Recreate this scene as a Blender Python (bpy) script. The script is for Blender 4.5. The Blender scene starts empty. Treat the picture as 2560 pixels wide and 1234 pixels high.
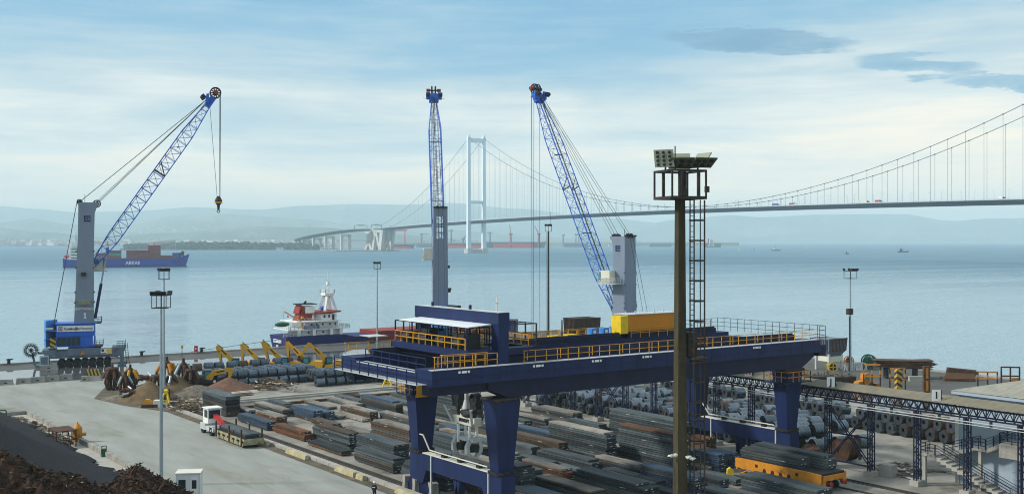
import bpy, math, random
from mathutils import Vector, Matrix
S = bpy.context.scene; C = S.collection
rnd = random.Random(11)
R = math.radians
# ---------------- camera (level, horizon a little above the middle) ----------------
FPX = 2780.0; HC = 24.6; YH = 600.0; WZ = -3.0
YAW = R(36); sA, cA = math.sin(YAW), math.cos(YAW)
cam = bpy.data.cameras.new('camera'); co = bpy.data.objects.new('camera', cam); C.objects.link(co)
cam.sensor_fit = 'HORIZONTAL'; cam.sensor_width = 36; cam.lens = FPX/2560*36
cam.shift_y = -(617-YH)/2560; cam.clip_start = 0.5; cam.clip_end = 60000
co.location = (0, 0, HC); co.rotation_euler = (R(90), 0, -YAW)
S.camera = co
# ---------------- exposure ----------------
S.view_settings.view_transform = 'Standard'; S.view_settings.look = 'None'
S.view_settings.exposure = 0.15; S.view_settings.gamma = 1
S.cycles.use_denoising = True; S.cycles.filter_width = 1.05
S.cycles.volume_bounces = 2; S.cycles.max_bounces = 6; S.cycles.diffuse_bounces = 2; S.cycles.glossy_bounces = 3
S.cycles.transparent_max_bounces = 8; S.cycles.sample_clamp_indirect = 4
S.render.film_transparent = False
# ---------------- sun ----------------
SUN_AZ, SUN_EL = R(-58), R(36)          # azimuth from +Y towards +X
sd = bpy.data.lights.new('sun', 'SUN'); sd.energy = 3.5; sd.angle = R(6); sd.color = (1.0, .95, .86)
so = bpy.data.objects.new('sun', sd); C.objects.link(so)
to_sun = Vector((math.sin(SUN_AZ)*math.cos(SUN_EL), math.cos(SUN_AZ)*math.cos(SUN_EL), math.sin(SUN_EL)))
so.rotation_euler = (-to_sun).to_track_quat('-Z', 'Y').to_euler()
so.location = (0, 0, 400)

class NT:
    """small helper round a node tree"""
    def __init__(s, nt): s.n = nt.nodes; s.l = nt.links
    def add(s, t, **kw):
        o = s.n.new(t)
        for k, v in kw.items():
            if k == 'ins':
                for i, val in v.items():
                    if hasattr(val, 'node'): s.l.new(val, o.inputs[i])
                    else: o.inputs[i].default_value = val
            else: setattr(o, k, v)
        return o
    def math(s, op, a, b=0, c=0):
        return s.add('ShaderNodeMath', operation=op, ins={0: a, 1: b, 2: c}).outputs[0]
    def mix(s, f, a, b, mode='MIX'):
        o = s.add('ShaderNodeMix', data_type='RGBA', blend_type=mode, ins={0: f, 6: a, 7: b}); return o.outputs[2]
    def ramp(s, f, stops, interp='LINEAR'):
        o = s.add('ShaderNodeValToRGB'); s.l.new(f, o.inputs[0]); cr = o.color_ramp; cr.interpolation = interp
        while len(cr.elements) < len(stops): cr.elements.new(.5)
        for e, (p, c) in zip(cr.elements, stops): e.position = p; e.color = (*c, 1) if len(c) == 3 else c
        return o.outputs[0]
    def noise(s, vec, scale, detail=4, rough=.55, dist=0):
        o = s.add('ShaderNodeTexNoise', ins={'Scale': scale, 'Detail': detail, 'Roughness': rough, 'Distortion': dist})
        if vec is not None: s.l.new(vec, o.inputs['Vector'])
        return o.outputs['Fac']
    def mapping(s, vec, scale=(1, 1, 1), loc=(0, 0, 0), rot=(0, 0, 0)):
        return s.add('ShaderNodeMapping', ins={0: vec, 1: loc, 2: rot, 3: scale}).outputs[0]
def c4(c, k=1): return (c[0]*k, c[1]*k, c[2]*k, 1)

# ---------------- sky ----------------
W = bpy.data.worlds.new('World'); S.world = W; W.use_nodes = True
W.node_tree.nodes.clear(); t = NT(W.node_tree)
sky = t.add('ShaderNodeTexSky', sky_type='NISHITA', sun_disc=False, sun_elevation=SUN_EL, sun_rotation=SUN_AZ)
tc = t.add('ShaderNodeTexCoord').outputs['Generated']
sep = t.add('ShaderNodeSeparateXYZ', ins={0: tc})
z = sep.outputs[2]
rx = t.math('ADD', t.math('MULTIPLY', sep.outputs[0], cA), t.math('MULTIPLY', sep.outputs[1], -sA))   # sideways component of the direction
n1 = t.noise(t.mapping(tc, (2.2, 2.2, 13)), 1.6, 7, .55, .4)
n2 = t.noise(t.mapping(tc, (1.5, 1.5, 26), (3, 1, 7)), 2.2, 6, .6, .3)
n4 = t.noise(t.mapping(tc, (22, 22, 90), (2, 5, 1)), 1.0, 6, .65)
n3 = t.noise(t.mapping(tc, (5, 5, 60), (9, 2, 1)), 2.0, 5, .6)
zz = t.math('ADD', z, t.math('MULTIPLY', t.math('SUBTRACT', n1, .5), .22))
zz = t.math('ADD', zz, t.math('MULTIPLY', t.math('SUBTRACT', n2, .5), .10))
zz = t.math('ADD', zz, t.math('MULTIPLY', t.math('MAXIMUM', t.math('SUBTRACT', rx, .08), 0), -.10))
cloud = t.ramp(zz, [(.0, (1.52, 1.22, .84)), (.045, (1.30, 1.10, .84)), (.085, (.90, .91, .84)), (.125, (.57, .69, .73)),
                    (.175, (.26, .50, .68)), (.22, (.17, .42, .66)), (.36, (.42, .58, .70)), (.65, (.60, .68, .74)), (1, (.68, .74, .78))])
wisp = t.ramp(n3, [(.45, (0, 0, 0)), (.75, (1, 1, 1))])
cloud = t.mix(t.math('MULTIPLY', wisp, .2), cloud, (.76, .84, .86, 1))
# two darker lens-shaped clouds on the right
def lens(cx, cz, wx, wz, tilt):
    ex = t.math('DIVIDE', t.math('SUBTRACT', rx, cx), wx)
    zz_ = t.math('SUBTRACT', t.math('SUBTRACT', z, cz), t.math('MULTIPLY', t.math('SUBTRACT', rx, cx), tilt))
    ez = t.math('DIVIDE', t.math('ADD', zz_, t.math('MULTIPLY', t.math('ADD', t.math('MULTIPLY', t.math('SUBTRACT', n3, .5), .02), t.math('MULTIPLY', t.math('SUBTRACT', n4, .5), .02)), 1)), wz)
    r2 = t.math('ADD', t.math('MULTIPLY', ex, ex), t.math('MULTIPLY', ez, ez))
    return t.math('MULTIPLY', t.ramp(r2, [(0, (1, 1, 1)), (.6, (.85, .85, .85)), (.95, (0, 0, 0))]), 1)
m1 = lens(.212, .172, .09, .0115, -.07)
m2 = lens(.339, .146, .052, .0105, -.12)
m3 = lens(.40, .128, .045, .0075, -.1)
for m, lc in ((m1, (.12, .31, .49, 1)), (m2, (.165, .385, .575, 1)), (m3, (.165, .385, .575, 1))):
    cloud = t.mix(t.math('MULTIPLY', m, t.ramp(n4, [(.3, (.55, .55, .55)), (.6, (1, 1, 1))])), cloud, lc)
bgA = t.add('ShaderNodeBackground', ins={0: sky.outputs[0], 1: .10})
bgB = t.add('ShaderNodeBackground', ins={0: cloud, 1: 1.0})
mx = t.add('ShaderNodeMixShader', ins={0: .86, 1: bgA.outputs[0], 2: bgB.outputs[0]})
t.add('ShaderNodeOutputWorld', ins={0: mx.outputs[0]})

# ---------------- geometry helpers ----------------
Z = Vector((0, 0, 1)); X_ = Vector((1, 0, 0)); Y_ = Vector((0, 1, 0))
def V(*a): return Vector(a)
def CW(X, d, z=0): return Vector((X*cA+d*sA, -X*sA+d*cA, z))        # sideways, ahead, up -> place in the yard
def G(px, py, z=0):
    d = (HC-z)*FPX/(py-YH); return CW((px-1280)/FPX*d, d, z)
def AT(px, py, d): return CW((px-1280)/FPX*d, d, HC+(YH-py)*d/FPX)
def GW(px, d, z=0): return CW((px-1280)/FPX*d, d, z)
RIGHT = CW(1, 0); AHEAD = CW(0, 1)

class MB:
    def __init__(s): s.v = []; s.f = []; s.sm = []; s.mi = []; s.m = 0
    def _a(s, vs, fs, smooth=False):
        o = len(s.v); s.v += [tuple(v) for v in vs]
        for f in fs: s.f.append([i+o for i in f]); s.sm.append(smooth); s.mi.append(s.m)
    def hexa(s, p):   # 8 points: bottom 4 ccw then top 4
        s._a(p, [(3, 2, 1, 0), (4, 5, 6, 7), (0, 1, 5, 4), (1, 2, 6, 5), (2, 3, 7, 6), (3, 0, 4, 7)]); return s
    def box(s, c, sz, rz=0):
        x, y, z = (k/2 for k in sz); c = Vector(c); m = Matrix.Rotation(rz, 3, 'Z')
        return s.hexa([c+m@Vector(p) for p in ((-x, -y, -z), (x, -y, -z), (x, y, -z), (-x, y, -z), (-x, -y, z), (x, -y, z), (x, y, z), (-x, y, z))])
    def bb(s, x0, x1, y0, y1, z0, z1): return s.box(((x0+x1)/2, (y0+y1)/2, (z0+z1)/2), (x1-x0, y1-y0, z1-z0))
    def fr(s, c0, s0, c1, s1):   # frustum between two horizontal rectangles
        p = []
        for c, q in ((c0, s0), (c1, s1)):
            for a, b in ((-1, -1), (1, -1), (1, 1), (-1, 1)): p.append((c[0]+a*q[0]/2, c[1]+b*q[1]/2, c[2]))
        return s.hexa(p)
    def bar(s, p, q, w, h=None, up=Z):
        p = Vector(p); q = Vector(q); h = h or w; d = q-p
        if d.length < 1e-6: return s
        d.normalize(); sd = d.cross(up)
        if sd.length < 1e-3: sd = d.cross(X_)
        sd.normalize(); u = sd.cross(d); a = sd*w/2; b = u*h/2
        return s.hexa([p-a-b, p+a-b, p+a+b, p-a+b, q-a-b, q+a-b, q+a+b, q-a+b][0:4] + [q-a-b, q+a-b, q+a+b, q-a+b])
    def tube(s, p, q, r, n=8, r2=None, cap=True):
        p = Vector(p); q = Vector(q); r2 = r if r2 is None else r2; d = (q-p).normalized()
        a = d.cross(Z)
        if a.length < 1e-3: a = d.cross(X_)
        a.normalize(); b = d.cross(a); vs = []
        for c, rr in ((p, r), (q, r2)):
            for i in range(n):
                t_ = 2*math.pi*i/n; vs.append(c+a*rr*math.cos(t_)+b*rr*math.sin(t_))
        s._a(vs, [(i, (i+1) % n, n+(i+1) % n, n+i) for i in range(n)], n >= 10)
        if cap: s._a(vs, [tuple(range(n))[::-1], tuple(range(n, 2*n))])
        return s
    def path(s, pts, r, n=6):
        for a, b in zip(pts, pts[1:]): s.tube(a, b, r, n)
        return s
    def ring(s, c, ax, ro, ri, w, n=20):   # thick ring (coil, tyre, reel flange)
        c = Vector(c); ax = Vector(ax).normalized(); a = ax.cross(Z)
        if a.length < 1e-3: a = ax.cross(X_)
        a.normalize(); b = ax.cross(a); vs = []
        for k, r_ in ((-.5, ro), (.5, ro), (.5, ri), (-.5, ri)):
            for i in range(n):
                t_ = 2*math.pi*i/n; vs.append(c+ax*w*k+(a*math.cos(t_)+b*math.sin(t_))*r_)
        for k in range(4):
            k2 = (k+1) % 4
            s._a(vs, [(k*n+i, k*n+(i+1) % n, k2*n+(i+1) % n, k2*n+i) for i in range(n)], k in (0, 2))
        return s
    def prism(s, poly, o, ex, ey, ez, th):  # extruded outline, centred on o
        o = Vector(o); ex = Vector(ex); ey = Vector(ey); ez = Vector(ez); n = len(poly)
        vs = [o+ex*x+ey*y-ez*th/2 for x, y in poly]+[o+ex*x+ey*y+ez*th/2 for x, y in poly]
        s._a(vs, [tuple(range(n))[::-1], tuple(range(n, 2*n))]+[(i, (i+1) % n, n+(i+1) % n, n+i) for i in range(n)]); return s
    def loft(s, secs, closed=True, cap=True, smooth=False):
        n = len(secs[0]); vs = [p for q in secs for p in q]; fs = []
        for k in range(len(secs)-1):
            for i in range(n if closed else n-1):
                j = (i+1) % n; fs.append((k*n+i, k*n+j, (k+1)*n+j, (k+1)*n+i))
        s._a(vs, fs, smooth)
        if cap: s._a(vs, [tuple(range(n))[::-1], tuple(range((len(secs)-1)*n, len(secs)*n))])
        return s
    def blob(s, c, r, n=8, m=5, j=.15, rg=None):
        rg = rg or rnd; secs = []; c = Vector(c); r = Vector(r) if hasattr(r, '__len__') else Vector((r, r, r))
        for k in range(m+1):
            th = math.pi*k/m
            secs.append([c+Vector((r.x*math.sin(th)*math.cos(2*math.pi*i/n), r.y*math.sin(th)*math.sin(2*math.pi*i/n), -r.z*math.cos(th)))*(1+rg.uniform(-j, j)) for i in range(n)])
        return s.loft(secs, True, True, False)
    def railing(s, pts, h=1.1, gap=1.5, r=.035, mids=1, n=4):
        for a, b in zip(pts, pts[1:]):
            a = Vector(a); b = Vector(b); L = (b-a).length; k = max(1, round(L/gap))
            for i in range(k+1):
                p = a+(b-a)*i/k; s.bar(p, p+Z*h, r*2)
            for m in range(mids+1):
                hh = h*(m+1)/(mids+1); s.bar(a+Z*hh, b+Z*hh, r*2)
        return s
    def lattice(s, p, q, w0, w1, n, rc, rl, side=None, e0=.12, e1=.12, d0=None, d1=None):
        """four-chord lattice boom; tapers over the end fractions e0, e1"""
        p = Vector(p); q = Vector(q); d = (q-p); L = d.length; d = d/L
        sv = (Vector(side) if side is not None else d.cross(Z)).normalized(); uv = sv.cross(d).normalized()
        if uv.z < 0: uv = -uv
        def sec(t_):
            k = 1
            if t_ < e0: k = w0+(1-w0)*t_/e0
            elif t_ > 1-e1: k = w0+(1-w0)*(1-t_)/e1
            w = w1*k/2; hgt = (d0 or w1)*k/2; c = p+d*L*t_
            return [c-sv*w-uv*hgt, c+sv*w-uv*hgt, c+sv*w+uv*hgt, c-sv*w+uv*hgt]
        ts = [i/n for i in range(n+1)]; secs = [sec(t_) for t_ in ts]
        for k in range(n):
            for i in range(4):
                s.tube(secs[k][i], secs[k+1][i], rc, 6, cap=False)
                j = (i+1) % 4
                a, b = (i, j) if k % 2 else (j, i)
                s.tube(secs[k][a], secs[k+1][b], rl, 4, cap=False)
                if k: s.tube(secs[k][i], secs[k][j], rl, 4, cap=False)
        return secs
    def build(s, name, mat, parent=None, world=False, loc=None, rz=0):
        m = bpy.data.meshes.new(name); off = Vector((0, 0, 0))
        if world and parent is not None: off = wloc(parent)
        elif loc is not None and world: off = Vector(loc)
        m.from_pydata([tuple(Vector(v)-off) for v in s.v], [], s.f)
        mats = mat if isinstance(mat, (list, tuple)) else [mat]
        for k in mats: m.materials.append(k)
        m.polygons.foreach_set('use_smooth', s.sm)
        if len(mats) > 1: m.polygons.foreach_set('material_index', s.mi)
        m.update()
        o = bpy.data.objects.new(name, m); C.objects.link(o)
        if parent is not None: o.parent = parent
        elif loc is not None: o.location = loc; o.rotation_euler.z = rz
        return o
def wloc(o):
    v = Vector((0, 0, 0))
    while o is not None: v += o.location; o = o.parent
    return v
def tag(o, label=None, cat=None, group=None, kind=None):
    if label: o['label'] = label
    if cat: o['category'] = cat
    if group: o['group'] = group
    if kind or label: o['kind'] = kind or 'thing'
    return o
def thing(name, label, cat, loc=(0, 0, 0), rz=0, group=None):
    o = bpy.data.objects.new(name, None); C.objects.link(o); o.empty_display_size = .3
    o.location = loc; o.rotation_euler.z = rz
    return tag(o, label, cat, group)
def single(name, mb, mat, label, cat, loc, rz=0, group=None, world=True):
    return tag(mb.build(name, mat, None, world, loc, rz), label, cat, group)
KIDS = {}
def copy_tree(o, parent=None):
    c = o.copy(); C.objects.link(c)
    if parent is not None: c.parent = parent
    for ch in [k for k in ALLK(o)]: copy_tree(ch, c)
    return c
def ALLK(o): return list(o.children)
def dup(o, loc, rz=0, label=None, group=None):
    c = copy_tree(o); c.location = loc; c.rotation_euler.z = rz
    if label: c['label'] = label
    if group: c['group'] = group
    return c
def text_mb(txt, size, th=.02, bold=0):
    cu = bpy.data.curves.new('lettering', 'FONT'); cu.body = txt; cu.size = size; cu.extrude = th; cu.align_x = 'CENTER'; cu.align_y = 'CENTER'; cu.offset = bold
    o = bpy.data.objects.new('lettering', cu); C.objects.link(o)
    dg = bpy.context.evaluated_depsgraph_get(); dg.update()
    m = bpy.data.meshes.new_from_object(o.evaluated_get(dg))
    r = ([v.co.copy() for v in m.vertices], [list(p.vertices) for p in m.polygons])
    bpy.data.objects.remove(o); bpy.data.curves.remove(cu); bpy.data.meshes.remove(m)
    return r
def lettering(mb, txt, size, o, ex, ey, th=.02, bold=0):
    vs, fs = text_mb(txt, size, th, bold); o = Vector(o); ex = Vector(ex).normalized(); ey = Vector(ey).normalized(); ez = ex.cross(ey)
    mb._a([o+ex*v.x+ey*v.y+ez*v.z for v in vs], fs); return mb
ORD = ['', 'first', 'second', 'third', 'fourth', 'fifth', 'sixth', 'seventh', 'eighth', 'ninth', 'tenth', 'eleventh', 'twelfth', 'thirteenth',
       'fourteenth', 'fifteenth', 'sixteenth', 'seventeenth', 'eighteenth', 'nineteenth', 'twentieth']
# ---------------- materials ----------------
M = {}
def pm(name, col, rough=.6, metal=0., var=.2, scale=1.5, rust=0., rustcol=(.13, .055, .025), rn=0., spec=.22, bump=0., bscale=None, stretch=(1, 1, 1), col2=None, wet=0., detail=6):
    m = bpy.data.materials.new(name); m.use_nodes = True; M[name] = m
    m.node_tree.nodes.clear(); t = NT(m.node_tree)
    vec = t.add('ShaderNodeTexCoord').outputs['Object']
    oi = None
    if rn or rust:
        oi = t.add('ShaderNodeObjectInfo').outputs['Random']
        vec = t.add('ShaderNodeVectorMath', operation='ADD', ins={0: vec, 1: t.add('ShaderNodeCombineXYZ', ins={0: t.math('MULTIPLY', oi, 91), 1: t.math('MULTIPLY', oi, 47), 2: t.math('MULTIPLY', oi, 13)}).outputs[0]}).outputs[0]
    mv = t.mapping(vec, stretch)
    n = t.noise(mv, scale, detail, .6)
    nn = t.ramp(n, [(.28, (0, 0, 0)), (.72, (1, 1, 1))])
    cc = t.mix(nn, c4(col, 1-var), c4(col2 or col, 1 if col2 else 1+var))
    if rn:
        k = t.add('ShaderNodeMapRange', ins={0: oi, 3: 1-rn, 4: 1+rn}).outputs[0]
        cc = t.mix(1, cc, t.add('ShaderNodeCombineColor', ins={0: k, 1: k, 2: k}).outputs[0], 'MULTIPLY')
    if rust:
        r_ = t.noise(t.mapping(vec, stretch, (5, 3, 9)), scale*.8, 6, .65)
        rr = t.ramp(r_, [(.62-rust*.35, (0, 0, 0)), (.72-rust*.3, (1, 1, 1))])
        cc = t.mix(rr, cc, c4(rustcol))
    ro = rough
    if wet:
        w_ = t.noise(t.mapping(vec, stretch, (2, 8, 1)), scale*.5, 4, .5)
        wr = t.ramp(w_, [(.5-wet*.2, (0, 0, 0)), (.56-wet*.15, (1, 1, 1))])
        ro = t.math('SUBTRACT', rough, t.math('MULTIPLY', wr, rough-.06))
        cc = t.mix(t.math('MULTIPLY', wr, .5), cc, c4(col, .35))
    b = t.add('ShaderNodeBsdfPrincipled', ins={'Base Color': cc, 'Roughness': ro, 'Metallic': metal, 'Specular IOR Level': spec})
    if bump:
        bn = t.add('ShaderNodeBump', ins={'Strength': bump, 'Distance': .05, 'Height': t.noise(mv, bscale or scale*6, 5, .6)})
        t.l.new(bn.outputs[0], b.inputs['Normal'])
    t.add('ShaderNodeOutputMaterial', ins={0: b.outputs[0]})
    return m
def stripes(name, c1, c2, freq, d=(1, 0, 1)):
    m = bpy.data.materials.new(name); m.use_nodes = True; M[name] = m; m.node_tree.nodes.clear(); t = NT(m.node_tree)
    s_ = t.add('ShaderNodeSeparateXYZ', ins={0: t.add('ShaderNodeTexCoord').outputs['Object']}).outputs
    f = t.math('ADD', t.math('ADD', t.math('MULTIPLY', s_[0], d[0]), t.math('MULTIPLY', s_[1], d[1])), t.math('MULTIPLY', s_[2], d[2]))
    k = t.math('GREATER_THAN', t.math('FRACT', t.math('MULTIPLY', f, freq)), .5)
    n = t.noise(None, 5); cc = t.mix(k, c4(c1), c4(c2)); cc = t.mix(t.math('MULTIPLY', n, .35), cc, (.05, .04, .03, 1))
    b = t.add('ShaderNodeBsdfPrincipled', ins={'Base Color': cc, 'Roughness': .6}); t.add('ShaderNodeOutputMaterial', ins={0: b.outputs[0]}); return m
NAVY = pm('navy_paint', (.009, .020, .078), .5, 0, .3, .7, bump=.05, stretch=(1, 1, .25))
NAVYD = pm('dark_and_shaded_navy', (.008, .013, .040), .55, 0, .25, .6)  # dark navy parts; on the girder box beams it paints in shade
YEL = pm('yellow_paint', (.62, .30, .012), .5, 0, .15, 1.2, rust=.08)
YELM = pm('machine_house_yellow', (.56, .215, .012), .5, 0, .08, .5)
YELE = pm('excavator_yellow', (.62, .33, .015), .45, 0, .12, 2, rust=.05)
YELB = pm('faded_yellow_paint', (.50, .40, .14), .75, 0, .35, 1.4, col2=(.52, .49, .36))
TRAILP = pm('dirty_trailer_paint', (.30, .29, .17), .75, 0, .4, 1.5, rust=.2)
YELP = pm('bright_yellow_paint', (.72, .50, .02), .5, 0, .12, 2)
ORA = pm('orange_paint', (.55, .22, .02), .5, 0, .2, 1, rust=.12)
BLUE = pm('crane_blue', (.02, .12, .55), .45, 0, .12, .6)
BLUEL = pm('light_crane_blue', (.05, .24, .62), .45, 0, .12, .6)
GREYB = pm('crane_grey', (.20, .245, .315), .5, 0, .12, .35, stretch=(1, 1, .25))
GREYC = pm('chassis_grey', (.13, .17, .21), .6, 0, .25, .7, rust=.06)
GREYL = pm('pale_grey_metal', (.50, .53, .53), .5, .1, .15, 1)
GALV = pm('galvanised_steel', (.33, .40, .43), .45, .4, .12, 1)
WHITE = pm('white_paint', (.78, .78, .75), .5, 0, .07, 1)
CREAM = pm('cream_paint', (.68, .66, .56), .5, 0, .08, 1)
BLACK = pm('black_rubber', (.018, .018, .02), .8, 0, .3, 3)
DARK = pm('dark_steel', (.03, .032, .036), .6, .3, .3, 2)
DSTEEL = pm('mast_dark_steel', (.045, .042, .036), .7, .2, .3, 1.5, rust=.2)
GLASS = pm('dark_glass', (.02, .04, .05), .08, 0, .1, 1)
GLASST = pm('teal_glass', (.06, .22, .25), .1, 0, .1, 1)
ROPE = pm('wire_rope', (.07, .08, .09), .6, .3, .1, 1)
RED = pm('red_paint', (.42, .03, .025), .5, 0, .15, 1)
REDH = pm('red_hull', (.72, .035, .06), .6, 0, .12, .05)
DRED = pm('dark_red_paint', (.25, .03, .02), .55, 0, .2, .8)
GREEN = pm('green_paint', (.02, .12, .06), .5, 0, .2, 1)
SHIPB = pm('ship_blue', (.008, .035, .33), .5, 0, .12, .06)
SHIPN = pm('ship_navy', (.014, .02, .12), .5, 0, .2, .25, rust=.05)
HULLK = pm('dark_hull', (.04, .07, .12), .6, 0, .15, .05)
CONTR = pm('container_maroon', (.22, .05, .06), .6, 0, .12, .3, rn=.25)
CONTG = pm('container_green', (.05, .30, .26), .6, 0, .12, .3)
CONTB = pm('container_blue', (.03, .08, .30), .6, 0, .12, .3)
CONC = pm('concrete', (.36, .35, .31), .85, 0, .2, .35, bump=.2)
CONCB = pm('bridge_concrete', (.50, .51, .48), .85, 0, .1, .02)
CONCD = pm('weathered_concrete', (.30, .29, .26), .9, 0, .35, .9, bump=.3)
MASTC = pm('mast_concrete', (.052, .043, .024), .85, 0, .55, 1.1, bump=.35, stretch=(1.6, 1.6, .35))
BRST = pm('bridge_steel', (.72, .82, .86), .5, 0, .05, .01)
DECKC = pm('bridge_deck_steel', (.035, .07, .11), .6, 0, .1, .01)
PANEL = pm('hut_panel', (.70, .74, .76), .5, 0, .06, 1)
ROOFY = pm('yellowish_roof_sheet', (.30, .29, .235), .6, 0, .16, .8)
ROOFB = pm('beige_roof_sheet', (.185, .165, .115), .6, 0, .16, .8)
WALLB = pm('pale_blue_render', (.34, .42, .49), .85, 0, .10, .25, bump=.1)
COILF = pm('coil_edge', (.042, .05, .058), .6, .3, .4, 3, rn=.3)
COILL = pm('dark_coil_steel', (.11, .145, .185), .30, .85, .4, .8, rn=.3, stretch=(9, .5, .5), bump=.15, bscale=1.2)
COIL = pm('coil_steel', (.17, .205, .235), .27, .9, .4, .8, rn=.35, stretch=(9, .5, .5), bump=.15, bscale=1.2)
COILR = pm('rusty_coil_steel', (.085, .06, .045), .6, .2, .4, 1.0, rust=.55, rustcol=(.11, .055, .03), rn=.25, stretch=(3, .6, .6))
SLAB = pm('slab_steel', (.060, .075, .081), .6, .15, .5, 1.1, rust=.08, rn=.6, bump=.3, stretch=(1, .22, 1.6), rustcol=(.10, .058, .03))
SLABD = pm('slab_steel_dark', (.028, .034, .038), .65, .15, .5, 1.1, bump=.3, stretch=(1, .22, 1.6))
SLABG = pm('slab_steel_grey', (.085, .10, .105), .6, .15, .5, 1.1, bump=.3, stretch=(1, .22, 1.6))
SLABB = pm('blue_slab_steel', (.045, .075, .115), .55, .2, .5, 1.1, rn=.3, bump=.3, stretch=(1, .25, 1.6))
SLABR = pm('rusty_slab_steel', (.075, .045, .026), .75, 0, .5, 1.0, rust=.45, rustcol=(.16, .062, .02), rn=.3, bump=.3, stretch=(1, .25, 1.6))
SLABT = pm('brown_slab_steel', (.072, .052, .036), .7, .05, .5, 1.0, rust=.14, rustcol=(.10, .05, .025), rn=.3, bump=.3, stretch=(1, .25, 1.6))
SLABTOP = pm('pale_slab_top', (.20, .185, .16), .75, 0, .5, .8, rust=.18, rustcol=(.15, .085, .045), rn=.3, bump=.25, stretch=(1, .35, 1))  # paler tone given to some of the topmost slabs
CHALK = pm('chalk_mark', (.66, .68, .68), .8, 0, .1, 3)
RUSTP = pm('rusty_plate', (.085, .048, .03), .75, .1, .4, 1.2, rust=.35)
RUSTD = pm('dark_rust', (.05, .028, .018), .8, .1, .5, 1.5, rust=.3)
SOIL = pm('brown_soil', (.135, .095, .05), .95, 0, .35, .9, bump=.6)
SOILR = pm('reddish_soil', (.15, .085, .055), .95, 0, .35, .9, bump=.6)
RUBBLE = pm('rubble', (.16, .14, .11), .95, 0, .5, 1.6, bump=.8)
WOOD = pm('scrap_wood', (.17, .125, .08), .9, 0, .5, 1.5, rn=.2)
GRAVEL = pm('black_gravel', (.020, .021, .025), .9, 0, .55, 5, bump=1.0, bscale=9)
SCRAP = pm('scrap_rust', (.038, .021, .012), .85, .1, .7, 2.5, rust=.25, rustcol=(.085, .036, .013))
SCRAPD = pm('scrap_dark', (.02, .015, .012), .8, .2, .5, 2.5)
SCRAPL = pm('scrap_glint', (.42, .38, .33), .5, .3, .3, 2.5)  # pale chips, glints of light painted as colour
SKIN = pm('skin', (.40, .24, .17), .6, 0, .05, 3)
CLOTH = pm('navy_workwear', (.015, .018, .028), .9, 0, .2, 6)
HELM = pm('white_helmet', (.82, .82, .80), .35, 0, .03, 3)
WOODSF = pm('far_foliage', (.03, .055, .05), .9, 0, .5, .02)
STRIPE = stripes('hazard_stripes', (.62, .36, .02), (.02, .02, .02), 1.1, (.6, .6, 1))
STRIPV = stripes('hazard_bars', (.62, .40, .03), (.03, .03, .03), 1.7, (1, 0, .3))
LAMPD = pm('shaded_lamp_panel', (.075, .08, .055), .6, .1, .3, 2)  # panels tilted downward, with their shade put into the colour
LAMPG = pm('lamp_panel', (.27, .30, .22), .5, .1, .15, 2)
ROAD = pm('road_concrete', (.285, .295, .268), .78, 0, .18, .35, rust=.18, rustcol=(.235, .235, .19), bump=.08, bscale=5, detail=11, stretch=(1, .22, 1))
YARD = pm('yard_concrete', (.235, .225, .195), .85, 0, .35, .22, rust=.22, rustcol=(.12, .11, .09), bump=.15, bscale=2, col2=(.36, .345, .30), detail=11)
DIRT = pm('dirt_verge', (.11, .095, .07), .95, 0, .5, .5, bump=.6, bscale=4, detail=9)
QUAY = pm('quay_concrete', (.095, .097, .09), .85, 0, .3, .12, bump=.15, detail=9)
WETM = pm('wet_asphalt', (.12, .13, .14), .5, 0, spec=.5, var=.3, scale=.06, wet=1.7, stretch=(1, 1.6, 1))
HILLM = pm('hill_scrub', (.075, .105, .075), .95, 0, .75, .0016, detail=12, rust=.25, rustcol=(.20, .19, .15))
TOWNM = pm('far_town_render', (.55, .53, .5), .8, 0, .25, .01)

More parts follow.
